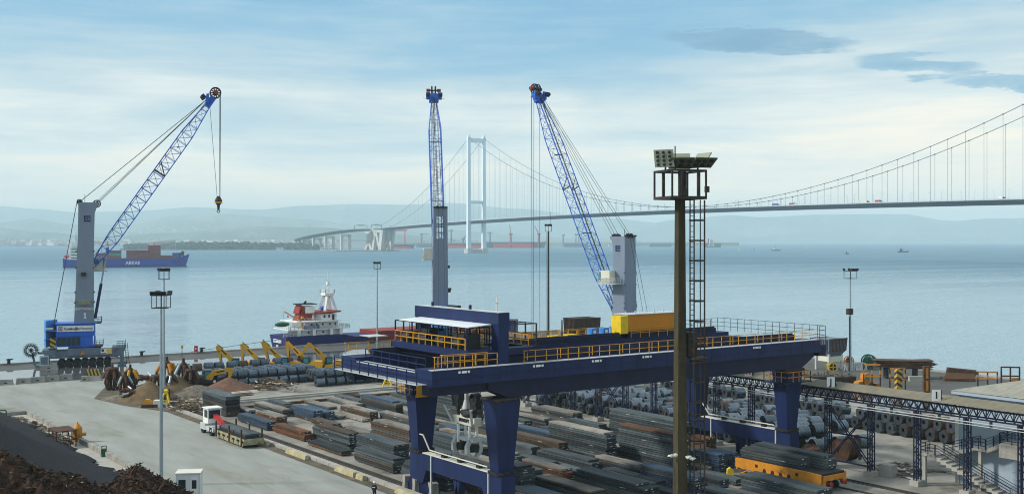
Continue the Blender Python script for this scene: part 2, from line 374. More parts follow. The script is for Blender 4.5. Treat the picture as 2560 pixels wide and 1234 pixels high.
def water_mat():
    m = bpy.data.materials.new('sea_water'); m.use_nodes = True; m.node_tree.nodes.clear(); t = NT(m.node_tree)
    vec = t.add('ShaderNodeTexCoord').outputs['Object']
    rot = (0, 0, R(-20))
    big = t.noise(t.mapping(vec, (.0030, .012, 1), (0, 0, 0), rot), 1.0, 5, .6, .6)     # wind lanes
    mid = t.noise(t.mapping(vec, (.012, .035, 1), (4, 0, 0), rot), 1.0, 4, .6)
    w0 = t.noise(t.mapping(vec, (.045, .06, 1), (0, 3, 0), rot), 1.0, 3, .6)
    w1 = t.noise(t.mapping(vec, (.20, .26, 1), (0, 3, 0), rot), 1.0, 4, .62)
    h = t.math('ADD', t.math('MULTIPLY', w1, 2.0), t.math('MULTIPLY', w0, 3.0))
    w2 = t.noise(t.mapping(vec, (.55, .7, 1), (7, 3, 0), rot), 1.0, 3, .6)
    h = t.math('ADD', h, t.math('ADD', t.math('MULTIPLY', mid, 1.5), t.math('MULTIPLY', w2, .9)))
    # sheltered, calmer water by the quay; wind-roughened water farther out
    far = t.add('ShaderNodeVectorMath', operation='DISTANCE', ins={0: vec, 1: (40, 236, 0)}).outputs['Value']
    wind = t.add('ShaderNodeMapRange', ins={0: far, 1: 60, 2: 1250, 3: 0, 4: 1}).outputs[0]
    wind = t.math('ADD', wind, t.math('MULTIPLY', t.math('SUBTRACT', big, .5), 1.3))
    wc = t.add('ShaderNodeClamp', ins={0: wind}).outputs[0]
    st = t.add('ShaderNodeMapRange', ins={0: wc, 3: .17, 4: .9}).outputs[0]
    bp = t.add('ShaderNodeBump', ins={'Strength': st, 'Distance': 1.3, 'Height': h})
    rg = t.add('ShaderNodeMapRange', ins={0: wc, 3: .05, 4: .40}).outputs[0]
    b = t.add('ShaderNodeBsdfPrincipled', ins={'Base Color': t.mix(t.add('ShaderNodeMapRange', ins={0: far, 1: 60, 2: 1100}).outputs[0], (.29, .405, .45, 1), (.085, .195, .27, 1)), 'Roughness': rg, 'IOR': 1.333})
    t.l.new(bp.outputs[0], b.inputs['Normal'])
    t.add('ShaderNodeOutputMaterial', ins={0: b.outputs[0]}); return m
SEA = water_mat()

# ---------------- ground, water, hills ----------------
def struct(name, mb, mat, loc=(0, 0, 0)): return tag(mb.build(name, mat, None, True, loc), kind='structure')
def sheet(name, poly, z, mat, th=0):
    mb = MB(); n = len(poly)
    if th:
        mb.prism(poly, (0, 0, z-th/2), X_, Y_, Z, th)
    else: mb._a([(x, y, z) for x, y in poly], [tuple(range(n))])
    return struct(name, mb, mat)
QB, QA = 236.5, 187.0      # quay edges
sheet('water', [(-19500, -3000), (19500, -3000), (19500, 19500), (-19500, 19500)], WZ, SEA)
g = MB(); g.bb(-260, QA, -60, QB, -6, 0); struct('ground', g, YARD)
sheet('road', [(-200, 176), (37.4, 176), (37.4, -40), (53.6, -40), (53.6, 176), (56, 203), (-200, 203)], .004, ROAD)
sheet('quay_apron', [(-259.9, 225.5), (60, 225.5), (150, 222), (150, 120), (150, 40), (QA-.02, 40), (QA-.02, QB-.02), (-259.9, QB-.02)], .004, QUAY)
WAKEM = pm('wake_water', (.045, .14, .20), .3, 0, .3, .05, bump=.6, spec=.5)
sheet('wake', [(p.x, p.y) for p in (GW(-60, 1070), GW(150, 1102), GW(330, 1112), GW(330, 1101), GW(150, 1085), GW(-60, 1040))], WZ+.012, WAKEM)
sheet('wet_ground', [(-259, 203.5), (56, 203.5), (74, 196), (120, 196), (143, 196), (143, 60), (149.8, 60), (149.8, 221.8), (60, 225.3), (-259, 225.3)], .005, WETM)
sheet('dirt_verge', [(53.7, 60), (55.1, 60), (55.1, 172), (56.5, 196), (49, 178), (50.5, 168), (53.7, 158)], .008, DIRT)
g = MB()   # quay edge beam
g.bb(-259, QA+.3, QB-.6, QB+.3, -3.5, .32); g.bb(QA-.6, QA+.3, 41, QB-.62, -3.5, .32); struct('quay_kerb', g, CONCD)

def ridge(name, prof, d, depth, seed, jag):
    """a range of hills: front slope, crest and back slope along a profile of (px, y)"""
    rg = random.Random(seed); xs = []; step = 12
    px = prof[0][0]
    while px <= prof[-1][0]:
        for (x0, y0), (x1, y1) in zip(prof, prof[1:]):
            if x0 <= px <= x1: k = (px-x0)/(x1-x0); k = k*k*(3-2*k); xs.append((px, y0+(y1-y0)*k)); break
        px += step
    ph = [(rg.uniform(.004, .05), rg.uniform(0, 7), 1) for _ in range(9)]
    mb = MB(); secs = []
    for px, y in xs:
        jig = sum(math.sin(px*f+p)*jag*.012/f**.9*.05 for f, p, _ in ph)
        zt = max(2, HC+(YH-y-jig)*d/FPX); sec = []
        for k, hh in ((-1, -.02), (-.72, .12), (-.5, .30), (-.3, .52), (-.15, .8), (0, 1), (.3, .7), (1, -.02)):
            dd = d+k*depth+(rg.uniform(-.06, .06)*depth if -1 < k < 0 else 0); hz = WZ+(zt-WZ)*(hh+(rg.uniform(-.04, .04) if 0 < hh < 1 else 0))
            sec.append(GW(px, dd, hz))
        secs.append(sec)
    mb.loft(secs, False, False, True)
    return struct(name, mb, HILLM)
ridge('hills', [(-500, 530), (0, 515), (90, 522), (190, 530), (330, 528), (480, 518), (640, 524), (760, 514), (900, 510), (1010, 512), (1120, 507), (1300, 522), (1500, 545), (1800, 572), (2100, 590), (2300, 598)], 16000, 2200, 3, 1.0)
ridge('hills', [(-500, 552), (0, 556), (80, 546), (170, 560), (330, 560), (430, 540), (560, 534), (640, 540), (760, 548), (900, 562), (1100, 575), (1400, 592), (1600, 600)], 11500, 1700, 5, .9)
ridge('hills', [(-400, 566), (0, 570), (110, 580), (240, 592), (420, 582), (620, 566), (800, 568), (980, 585), (1200, 600)], 8200, 1100, 8, .7)
ridge('hills', [(1420, 600), (1560, 570), (1700, 548), (1830, 538), (1900, 543), (2060, 536), (2250, 535), (2380, 552), (2480, 546), (2700, 540), (3000, 545)], 15000, 2000, 14, .8)
ridge('far_shore', [(-300, 606), (0, 603), (330, 606), (700, 607), (1000, 606), (1700, 605), (1850, 606)], 5600, 260, 21, .1)
# ---------------- far shore: wood, town ----------------
rg = random.Random(4)
mb = MB()
for k in range(900):      # wooded headland: many small crowns on a low rise
    px = rg.uniform(318, 800); u = (px-318)/482
    y0 = 600.5 + 17*abs(u-.38)**1.5 if u > .38 else 600.5+24*(.38-u)**1.2
    d = rg.uniform(3000, 3350); f = (d-3000)/350
    zt = max(4, ((HC+(YH-y0)*3200/FPX)-WZ)*.8)
    p = GW(px, d, WZ); zc = WZ+zt*(.15+.75*f)*rg.uniform(.75, 1.1)
    mb.blob((p.x, p.y, zc), (rg.uniform(7, 14), rg.uniform(7, 14), rg.uniform(3.5, 6)), 6, 4, .3, rg)
tag(mb.build('far_wood', WOODSF), kind='stuff')
mb = MB(); secs = []
for i in range(33):
    px = 300+i*17; p = [GW(px, d, h) for d, h in ((2960, WZ-.5), (2990, WZ+2.5), (3380, WZ+9*(1-abs(i-14)/22)), (3500, WZ-.5))]; secs.append(p)
mb.loft(secs, False, False, True); struct('headland', mb, HILLM)
mb = MB()
for k in range(420):
    px = rg.choice([rg.uniform(-60, 330), rg.uniform(-60, 330), rg.uniform(640, 960), rg.uniform(380, 700)])
    d = rg.uniform(5000, 5600) if px < 330 else rg.uniform(5000, 5500); h = rg.uniform(6, 22)
    p = GW(px, d, WZ+2+(d-5000)*.02); mb.box((p.x, p.y, p.z+h/2), (rg.uniform(12, 45), rg.uniform(12, 30), h), rg.uniform(0, 3))
for k in range(90):     # scattered on the slopes above the far shore
    px = rg.uniform(350, 620); d = rg.uniform(9900, 10600); p = GW(px, d, 40+(d-9900)*.16); mb.box((p.x, p.y, p.z), (rg.uniform(15, 40), 14, 9), rg.uniform(0, 3))
tag(mb.build('far_town', TOWNM), kind='stuff')
def low_building(px, py, d, w, h, label, mat=WHITE):
    p = GW(px, d, WZ+1); b = thing('shore_building', label, 'building', p, -YAW)
    m = MB(); m.bb(-w/2, w/2, -8, 8, 0, h); m.build('wall', mat, b)
    m = MB(); m.bb(-w/2-1, w/2+1, -9, 9, h, h+1.2); m.build('roof', GREYL, b)
    for i in range(int(w/5)): m = MB(); x = -w/2+3+i*5; m.bb(x, x+2.2, -8.1, -8.0, h*.45, h*.75); m.build('window', GLASS, b)
low_building(812, 620, 2830, 22, 8, 'white waterside building under the curved viaduct')
low_building(700, 622, 2850, 14, 7, 'small white building at the shore left of the viaduct')
low_building(742, 606, 3600, 36, 16, 'pale long hall behind the far end of the viaduct', CREAM)
for px, d, h, lab in ((649, 4200, 58, 'lone thin mast standing near the wooded headland'), (773, 4100, 86, 'thin tall mast behind the bend of the viaduct')):
    p = GW(px, d, WZ); m = MB(); m.tube((0, 0, 0), (0, 0, h), .9, 6, .4)
    for i in range(4): m.bar((-1.2, 0, h*(.5+.15*i)), (1.2, 0, h*(.5+.15*i)), .5)
    single('radio_mast', m, GALV, lab, 'mast', p, 0, None, False)

# ---------------- suspension bridge ----------------
MIDX, MIDD = 289, 1707                       # mid span, sideways and ahead of the camera
BD = (.472, -.8816)                           # towards the near (right) end
def BP(s, off=0, z=0):                        # s along the bridge, off across it
    return CW(MIDX+BD[0]*s+.8816*off, MIDD+BD[1]*s+.472*off, z)
def dz(s): return 71-1.0e-5*s*s
bridge = thing('suspension_bridge', 'long white suspension bridge crossing the bay behind the cranes', 'bridge', BP(-775, 0, WZ))
SX0, SX1 = -1341, 760
mb = MB(); secs = []
for i in range(71):
    s = SX0+(SX1-SX0)*i/70; z = dz(s)
    secs.append([BP(s, -18, z), BP(s, -10, z-4.6), BP(s, 10, z-4.6), BP(s, 18, z), BP(s, 17.8, z+.5), BP(s, -17.8, z+.5)])
mb.loft(secs); mb.build('deck', DECKC, bridge, True)
for off in (-17.6, -2.2, 17.6):
    mb = MB(); secs = []
    for i in range(71):
        s = SX0+(SX1-SX0)*i/70; z = dz(s)+.5; secs.append([BP(s, off-.15, z+.15), BP(s, off+.15, z+.15), BP(s, off+.15, z+1.5), BP(s, off-.15, z+1.5)])
    mb.loft(secs)
    for i in range(int((SX1-SX0)/25)):
        s = SX0+25*i; mb.bar(BP(s, off, dz(s)+.4), BP(s, off, dz(s)+2.2), .5)
    mb.build('guardrail', GREYL, bridge, True)
TZ = 244
def czm(s): return dz(s)+2.5 if False else 75.5+(TZ-75.5)*(s/775)**2
def czs(s):
    k = (s+1341)/566; return 53+(TZ-53)*k-4*26*k*(1-k)
def tower(s0, name):
    m = MB()
    for off in (-18, 18):
        lo, hi = BP(s0, off, 6), BP(s0, off*.97, TZ+2)
        for z0, z1, w0, w1 in ((6, 68, 8.5, 7.6), (68, 236, 7.6, 6.6), (236, TZ+1, 7.6, 7.6)):
            p = []
            for z, w in ((z0, w0), (z1, w1)):
                for a, b in ((-1, -1), (1, -1), (1, 1), (-1, 1)): p.append(BP(s0+b*w/2*.9, off+a*w/2, z))
            m.hexa(p)
        c = BP(s0, off, TZ+1)
        m.tube(c, c+Z*5, 3.4, 8, 2.2); m.tube(c+Z*5, c+Z*9, 1.6, 8, .2)
    for z0, z1 in ((234, 243), (102, 109)):
        p = []
        for z in (z0, z1):
            for a, b in ((-1, -1), (1, -1), (1, 1), (-1, 1)): p.append(BP(s0+b*2.6, a*14.6, z))
        m.hexa(p)
    t_ = m.build('tower', BRST, bridge, True)
    m = MB()
    for off in (-18, 18): m.tube(BP(s0, off, WZ-1), BP(s0, off, 7), 11, 8, 8.5)
    p = []
    for z in (WZ-1, 4.5):
        for a, b in ((-1, -1), (1, -1), (1, 1), (-1, 1)): p.append(BP(s0+b*5, a*12, z))
    m.hexa(p); m.build('pier_base', CONCB, bridge, True)
tower(-775, 'far'); tower(775, 'near')
hang = []
for off in (-17.8, 17.8):
    mb = MB(); pts = [BP(s, off, czm(s)) for s in [-775+1550*i/80 for i in range(81)]]; mb.path(pts, .36, 6)
    pts = [BP(s, off, czs(s)) for s in [-775-566*i/24 for i in range(25)]]; mb.path(pts, .36, 6)
    mb.build('main_cable', DECKC, bridge, True)
    for i in range(1, 62):
        s = 775-24.6*i
        if s > -770: hang.append((s, off, czm(s)))
    for i in range(1, 22): s = -775-24.6*i; hang.append((s, off, czs(s)))
hang.sort(key=lambda h: -h[0])
rest = MB()
for i, (s, off, zc) in enumerate(hang):
    if zc-dz(s) < 1.5: continue
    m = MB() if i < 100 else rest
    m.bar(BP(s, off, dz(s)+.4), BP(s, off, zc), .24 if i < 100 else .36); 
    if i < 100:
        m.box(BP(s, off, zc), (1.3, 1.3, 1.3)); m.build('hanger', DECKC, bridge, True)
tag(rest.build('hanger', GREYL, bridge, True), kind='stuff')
# W-shaped anchor pier at the end of the side span
mb = MB()
def Wp(u, z, th=9): return BP(-1341-u, 0, z)
for off in (-14, 14):
    for (u0, z0, u1, z1, w0, w1) in ((62, WZ, 38, 22, 13, 20), (16, WZ, 36, 22, 11, 18), (37, 20, 34, 48, 26, 32), (8, WZ, -12, 50, 12, 15), (-44, WZ, -56, 50, 13, 22), (-42, WZ, -16, 48, 11, 13)):
        p = []
        for u, z, w in ((u0, z0, w0), (u1, z1, w1)):
            for a, b in ((-1, -1), (1, -1), (1, 1), (-1, 1)): p.append(BP(-1341-u+a*w/2, off+b*3.5, z))
        mb.hexa(p)
p = []
for z in (44, 51):
    for a, b in ((-1, -1), (1, -1), (1, 1), (-1, 1)): p.append(BP(-1341-2+a*62, b*17, z))
mb.hexa(p); mb.build('anchor_pier', CONCB, bridge, True)
mb = MB(); secs = []
for k in range(25):
    a = 2*math.pi*k/24; 
p = [GW(840, 2800, WZ-1), GW(1000, 2830, WZ-1), GW(960, 3080, WZ-1), GW(800, 3100, WZ-1)]
mb.prism([(q.x, q.y) for q in p], (0, 0, WZ+.6), X_, Y_, Z, 3.2); struct('causeway', mb, CONCD)
# curved approach viaduct
via = thing('approach_viaduct', 'curved concrete approach viaduct on paired piers bending away from the bridge end', 'viaduct', GW(850, 2960, WZ))
vp = [(918, 2880, 52.5), (895, 2900, 52), (862, 2960, 49), (830, 3050, 45), (800, 3160, 40), (775, 3290, 35), (757, 3430, 30), (748, 3560, 26), (747, 3700, 22), (752, 3830, 18), (764, 3950, 13), (790, 4080, 8)]
mb = MB(); secs = []; cen = [GW(*v) for v in vp]
for i, c in enumerate(cen):
    a = cen[max(0, i-1)]; b = cen[min(len(cen)-1, i+1)]; d = (b-a); d.z = 0; d.normalize(); sd = Vector((-d.y, d.x, 0))
    secs.append([c-sd*15, c-sd*9-Z*4.5, c+sd*9-Z*4.5, c+sd*15, c+sd*15+Z*1.2, c-sd*15+Z*1.2])
mb.loft(secs); mb.build('deck', DECKC, via, True)
for px, d, zt in ((864, 2955, 44), (824, 3070, 40), (793, 3190, 35), (766, 3350, 29), (756, 3450, 25), (750, 3560, 21)):
    m = MB(); c = GW(px, d, WZ)
    for q in (-11, 11):
        a = c+RIGHT*q*.9+AHEAD*q*.3; m.fr((a.x, a.y, WZ-1), (6.6, 6.6), (a.x, a.y, zt-4), (7, 7))
    m.bar(c+Z*(zt-4)-RIGHT*13-AHEAD*4, c+Z*(zt-4)+RIGHT*13+AHEAD*4, 6, 4); m.build('pier', CONCB, via, True)
for px, d, z, w, lab in ((902, 2880, 54, 32, 'wide overhead road sign frame on the bridge end'), (941, 2830, 55, 26, 'overhead road sign frame standing over the anchor pier')):
    c = GW(px, d, z); g_ = thing('sign_gantry', lab, 'road sign', c)
    m = MB()
    for q in (-w/2, w/2): m.bar(c+RIGHT*q, c+RIGHT*q+Z*9, .9)
    m.bar(c-RIGHT*w/2+Z*9, c+RIGHT*w/2+Z*9, .9); m.build('frame', DARK, g_, True)
    m = MB(); m.bar(c-RIGHT*w*.25+Z*9-AHEAD, c+RIGHT*w*.3+Z*9-AHEAD, .4, 2.4); m.build('sign_board', DECKC, g_, True)
# lamp posts and lorries on the deck
def lamp_on(s, off, i):
    p = BP(s, off, dz(s)+.6); m = MB(); m.tube((0, 0, 0), (0, 0, 11), .22, 6, .12)
    q = BP(s, off-2.2*(1 if off > 0 else -1), 0)-BP(s, off, 0); m.bar((0, 0, 11), q+Z*11.6, .2); m.box(q+Z*11.6, (.9, .9, .25)); return m, p
nl = 0
for i in range(19):
    for off in (-16.5, 16.5):
        s = 560-45*i; m, p = lamp_on(s, off, i)
        single('street_lamp', m, GREYL, '%s lamp post counted from the near end on the %s edge of the bridge deck' % (ORD[i+1], 'far' if off > 0 else 'near'), 'street lamp', p, 0, 'lamp posts along the bridge deck', False)
def lorry(s, off, L, mat, label):
    a = math.atan2((BP(1)-BP(0)).y, (BP(1)-BP(0)).x)
    r = thing('lorry', label, 'lorry', BP(s, off, dz(s)+.55), a, 'lorries crossing the bridge')
    m = MB(); m.bb(-L, 0, -1.3, 1.3, 1.1, 4.2); m.build('cargo_box', mat, r)
    m = MB(); m.bb(.6, 2.6, -1.2, 1.2, .6, 3.2); m.build('cab', WHITE if mat in (CONTR, REDH) else DARK, r)
    m = MB(); m.bb(-L, 2.6, -.9, .9, .55, 1.0)
    for x in (-L+1, -L+2.4, 1.6):
        for y in (-1.1, 1.1): m.tube((x, y-.15, .5), (x, y+.15, .5), .5, 8)
    m.build('chassis', BLACK, r)
def s_at(px):   # place along the bridge seen at a given spot of the picture
    r_ = (px-1280)/FPX; return (r_*MIDD-MIDX)/(BD[0]-r_*BD[1])
lorry(s_at(1955), -8, 10, CONTB, 'dark blue lorry on the bridge deck, leftmost of the four near midspan')
lorry(s_at(1998), -8, 10, CONTR, 'dark red lorry on the bridge deck, just right of the blue one')
lorry(s_at(2180), -8, 15, CREAM, 'long pale lorry on the bridge deck in front of a red one')
lorry(s_at(2212), -8, 7.5, RED, 'short bright red lorry on the bridge deck at the head of the row')
lorry(s_at(985), -8, 9, DRED, 'small dark lorry on the bridge between anchor pier and tower')
lorry(s_at(2520), -8, 5, WHITE, 'small white van on the bridge deck near its right end')

# ---------------- ships and shipyard ----------------
def hull(mb, L, B, zd, zk=-1.0, bow=.12, stern=.04, sheer=1.0, flare=.15):
    """x forward, centred; deck height zd above the water at z=0"""
    secs = []
    for i in range(25):
        t_ = i/24; x = -L/2+L*t_; w = B/2; wl = B/2*.96; up = 0
        if t_ > 1-bow: k = (t_-1+bow)/bow; w *= (1-k**2.2)+.02; wl *= max(.02, 1-k**1.5*1.02); up = sheer*k**1.5
        if t_ < stern: k = 1-t_/stern; w *= 1-.12*k; wl *= 1-.35*k; up = sheer*.25*k
        xl = x-(L*.035 if t_ > 1-bow else 0)*((t_-1+bow)/bow if t_ > 1-bow else 0)
        secs.append([(xl, -wl*.9, zk), (xl, wl*.9, zk), (xl+.0, wl, zd*.35), (x, w, zd+up), (x, -w, zd+up), (xl, -wl, zd*.35)])
    mb.loft(secs); return mb
def hull_band(mb, L, B, z0, z1, bow=.12):
    secs = []
    for i in range(25):
        t_ = i/24; x = -L/2+L*t_*.985; w = B/2*1.012
        if t_ > 1-bow: k = (t_-1+bow)/bow; w *= max(.03, 1-k**1.6)
        secs.append([(x, -w, z0), (x, w, z0), (x, w, z1), (x, -w, z1)])
    mb.loft(secs)
def ship_at(px0, px1, d, name, label, cat='ship', turn=0):
    a = GW(px0, d, WZ); b = GW(px1, d, WZ); c = (a+b)/2; L = (b-a).length
    return thing(name, label, cat, c, -YAW+turn), L
# blue container feeder under way on the left
s_a = GW(158, 1118, WZ); s_b = GW(474, 1158, WZ); sc = (s_a+s_b)/2; L = (s_b-s_a).length
sh = thing('container_ship', 'blue container ship with maroon containers under way behind the left crane', 'ship', sc, math.atan2((s_b-s_a).y, (s_b-s_a).x))
mb = hull(MB(), L, 20, 8.0, sheer=5.5, bow=.16, stern=.03); h_ = mb.build('hull', SHIPB, sh)
mb = MB(); hull_band(mb, L*.99, 20, -.6, 1.0, .16); mb.build('boot_stripe', HULLK, sh)
mb = MB(); lettering(mb, 'ARKAS', 4.5, (5, -10.15, 4.4), X_, Z, .1, .16); mb.build('hull_lettering', WHITE, sh)
mb = MB(); mb.bb(-L/2+2, -L/2+4.4, -7, 7, 8.2, 9.2); mb.bb(-L/2+6, -L/2+17, -9.3, 9.3, 8, 15); mb.bb(-L/2+7, -L/2+15.5, -9, 9, 15, 21); mb.bb(-L/2+9, -L/2+15, -10.5, 10.5, 21, 23.6)
sp = mb.build('superstructure', WHITE, sh)
for k in range(4): mb = MB(); mb.bb(-L/2+8, -L/2+15.2, -9.4, -9.05, 9.3+k*2.9, 10.2+k*2.9); mb.build('window_band', GLASS, sp)
mb = MB(); mb.fr((-L/2+7, 0, 15), (4, 6), (-L/2+6, 0, 26), (3.4, 5)); mb.build('funnel', WHITE, sh)
mb = MB(); mb.tube((-L/2+12, 0, 23.6), (-L/2+12, 0, 35), .45, 6, .2); mb.bar((-L/2+12, -4, 31), (-L/2+12, 4, 31), .5); mb.bar((-L/2+12, -3, 28), (-L/2+12, 3, 28), .5); mb.build('mast', HULLK, sh)
mb = MB(); mb.fr((-L/2+3, -4, 9), (2, 2), (-L/2+4.5, -4, 12), (2, 2)); mb.blob((-L/2+3.4, -5, 11.4), (3, 1.4, 1.5), 8, 5, .02); mb.build('lifeboat', REDH, sh)
def ship_crane(x, ang, pal):
    m = MB(); m.tube((x, 0, 8), (x, 0, 20), 1.6, 10); p_ = m.build('crane_pedestal', SHIPB, sh)
    m = MB(); m.fr((x, 0, 20), (4, 4), (x, 0, 26), (3, 3)); m.bar((x, 0, 25), (x+ang[0], 0, 27), 1.5, 1.8); m.bar((x, 0, 22.5), (x+ang[0], 0, 26.4), 1.0)
    m.bar((x+ang[0], 0, 26.5), (x+ang[0], 0, 15), .3); m.build('cargo_crane', CREAM, sh)
ship_crane(L*.19, (24, 0), 0); ship_crane(-L*.16, (-24, 0), 0)
mb = MB(); mb.bb(-L*.30, L*.42, -9.2, 9.2, 8, 9.2); mb.build('hatch_cover', HULLK, sh)
mb = MB(); mb.bb(L*.40, L*.43, -4, 4, 8, 14.5); mb.tube((L*.43, 0, 12), (L*.45, 0, 16), 3, 8, 1); mb.build('bow_house', DARK, sh)
ca = math.atan2((s_b-s_a).y, (s_b-s_a).x); cm = Matrix.Rotation(ca, 3, 'Z')
CN = {CONTR: 'maroon', CONTG: 'green', CONTB: 'blue'}
def container(x, tier, mat, label, Lc=12.2):
    o = Vector(sc)+cm@Vector((x, -7.4, 9.25+tier*2.62)); m = MB()
    m.bb(-Lc/2, Lc/2, -1.22, 16, 0, 2.58)
    for i in range(int(Lc/.6)): m.bb(-Lc/2+.25+i*.6, -Lc/2+.5+i*.6, -1.28, -1.22, .2, 2.4)
    single('shipping_container', m, mat, label, 'container', o, ca, 'containers on the blue ship', False)
for k, mt in enumerate((CONTR, CONTG, CONTR)): container(-L*.098, k, mt, '%s container in the aft stack of the blue ship, %s' % (CN[mt], ('at the bottom', 'between two maroon ones', 'on top')[k]))
for k in range(2): container(-L*.195, k, CONTR, 'maroon container behind the crane boom on the blue ship, %s' % ('lower one', 'upper one')[k])
for k in range(3): container(L*.04, k, CONTR, 'maroon container in the stack above the hull lettering, %s' % ('bottom', 'middle', 'top')[k])
for k in range(3): container(L*.125, k, CONTR, 'maroon container left of the ship crane pedestal, %s tier' % ('lowest', 'middle', 'top')[k])
for k in range(5): container(L*.213, k, CONTR, 'maroon container in the tallest stack under the ship crane, %s from the deck' % ORD[k+1])
container(L*.31, 0, CONTR, 'single maroon container between the tall stack and the bow')
for k in range(2): container(L*.385, k, CONTB, 'blue container nearest the bow of the blue ship, %s one' % ('lower', 'upper')[k], 6.1)

def bulk(px0, px1, d, top, bandtop, hm, bm, label, house=None, extra=None):
    r, L = ship_at(px0, px1, d, 'cargo_ship', label)
    m = hull(MB(), L, 26, top, sheer=3, bow=.07, stern=.05); m.build('hull', hm, r)
    if bandtop: m = MB(); hull_band(m, L*.985, 26.2, -.8, bandtop, .08); m.build('boot_topping', bm, r)
    if house is not None:
        x = L*house; m = MB(); m.bb(x-7, x+7, -12, 12, top, top+13); m.bb(x-5, x+5, -13, 13, top+13, top+18); s_ = m.build('superstructure', WHITE, r)
        for k in range(4): m = MB(); m.bb(x-6, x+6, -12.3, -12.05, top+2+k*3.3, top+3+k*3.3); m.build('window_band', GLASS, s_)
        m = MB(); m.fr((x-9, 0, top), (6, 6), (x-9, 0, top+19), (5, 5)); m.build('funnel', DRED, r)
    return r, L
bulk(940, 1037, 3600, 14, 7.5, HULLK, REDH, 'dark ship with red underside moored right of the anchor pier', -.2)
r, L = bulk(1120, 1212, 3900, 17, 8, DRED, REDH, 'dull red ship seen behind the legs of the bridge tower', -.33)
r, L = bulk(1216, 1366, 4000, 21, 0, HULLK, REDH, 'large blue hull behind a bright red dock at the shipyard', None)
m = MB(); m.bb(-L*.38, L*.28, -24, -13.5, -1, 14.5)
for i in range(11): m.bb(-L*.36+i*L*.061, -L*.35+i*L*.061, -24.6, -24, 2, 12)
single('floating_dock', m, REDH, 'bright red floating dock alongside the large blue hull', 'dock', GW(1291, 4000, WZ), -YAW, None, False)
m = MB(); m.bb(-L*.38, L*.28, -24, -13.5, 14.5, 17.5)
bulk(1760, 1803, 4300, 15, 5, GREEN, GREEN, 'far green ship with white letters beyond the floodlight mast', -.1)
r2, L2 = bulk(1040, 1085, 4300, 14, 0, GREYC, GREYC, 'grey hull at the shipyard left of the middle crane', -.05)
m = MB(); lettering(m, 'A N', 13, (GW(1778, 4250, 5)), RIGHT, Z, .3, .5)
single('ship_lettering', m, WHITE, 'white letters on the side of the far green ship', 'lettering', GW(1778, 4250, 5))
# far quay with sheds, shipyard cranes
for px, w, h, d, lab, mt in ((1440, 95, 18, 4500, 'long low grey shed on the far quay behind the blue boom', GREYC), (1560, 130, 14, 4700, 'longest low shed on the hazy far quay', GREYL), (1650, 90, 16, 4600, 'grey shed on the far quay left of the floodlight mast', GREYC),
                             (1105, 60, 17, 4500, 'pale shed between the middle crane and bridge tower', GREYL), (880, 120, 30, 4400, 'wide pale hall seen between the viaduct piers', CREAM), (1720, 60, 12, 4800, 'small shed on the far quay right of the mast', GREYL)):
    p = GW(px, d, WZ); b = thing('quay_shed', lab, 'shed', p, -YAW); m = MB(); m.bb(-w/2, w/2, -20, 20, 0, h*.8); m.build('wall', mt, b)
    m = MB(); m.prism([(-21, h*.8), (21, h*.8), (0, h)], (0, 0, 0), Y_, Z, X_, w+2); m.build('roof', GREYC, b)
def goliath(px0, px1, y, d, label, mt):
    a = GW(px0, d, WZ); b = GW(px1, d, WZ); zt = HC+(YH-y)*d/FPX; r = thing('gantry_crane', label, 'crane', a)
    for k, q in enumerate((a, b)):
        m = MB(); sp_ = 12 if k else 5
        m.bar(q-AHEAD*sp_, q+Z*(zt-WZ-6)-AHEAD*2, 3.4); m.bar(q+AHEAD*sp_, q+Z*(zt-WZ-6)+AHEAD*2, 3.4); m.bar(q+RIGHT*(4 if k else -4), q+Z*(zt-WZ-6), 2.5); m.build('leg', mt, r, True)
    m = MB(); m.bar(Vector((a.x, a.y, zt-2))-RIGHT*6, Vector((b.x, b.y, zt-2))+RIGHT*8, 6, 6.5); m.build('girder', mt, r, True)
goliath(976, 1012, 574, 4200, 'red shipyard gantry crane left of the middle harbour crane', REDH)
goliath(1440, 1447, 585, 4800, 'hazy grey gantry frame on the far quay', GREYC)
def jib(px, y, px2, y2, d, label, mt):
    a = GW(px, d, WZ); zt = HC+(YH-y)*d/FPX; tip = AT(px2, y2, d); r = thing('jib_crane', label, 'crane', a)
    m = MB(); m.fr((a.x, a.y, WZ), (7, 7), (a.x, a.y, zt), (4, 4)); m.build('tower', mt, r, True)
    m = MB(); c = Vector((a.x, a.y, zt)); m.box(c, (9, 9, 6)); m.bar(c, tip, 2.2); m.bar(c+Z*4, tip, .9); m.build('jib', mt, r, True)
jib(1277, 585, 1274, 562, 3950, 'slim red shipyard crane with upright jib above the red dock', DRED)
jib(1347, 585, 1336, 564, 3980, 'purple-red shipyard crane with jib leaning left', DRED)
jib(1225, 582, 1217, 581, 4300, 'hammerhead shipyard crane right of the bridge tower', GREYC)
jib(1128, 576, 1120, 577, 4300, 'thin tower crane left of the bridge tower', GREYC)
jib(1054, 585, 1075, 586, 4400, 'thin tower crane with level jib left of the middle harbour crane', GREYC)
jib(1158, 597, 1166, 588, 3920, 'short crane with raised jib on the dull red ship', GREYC)
jib(1408, 588, 1412, 585, 4700, 'thin hazy crane on the far quay left of the boom', GREYC)
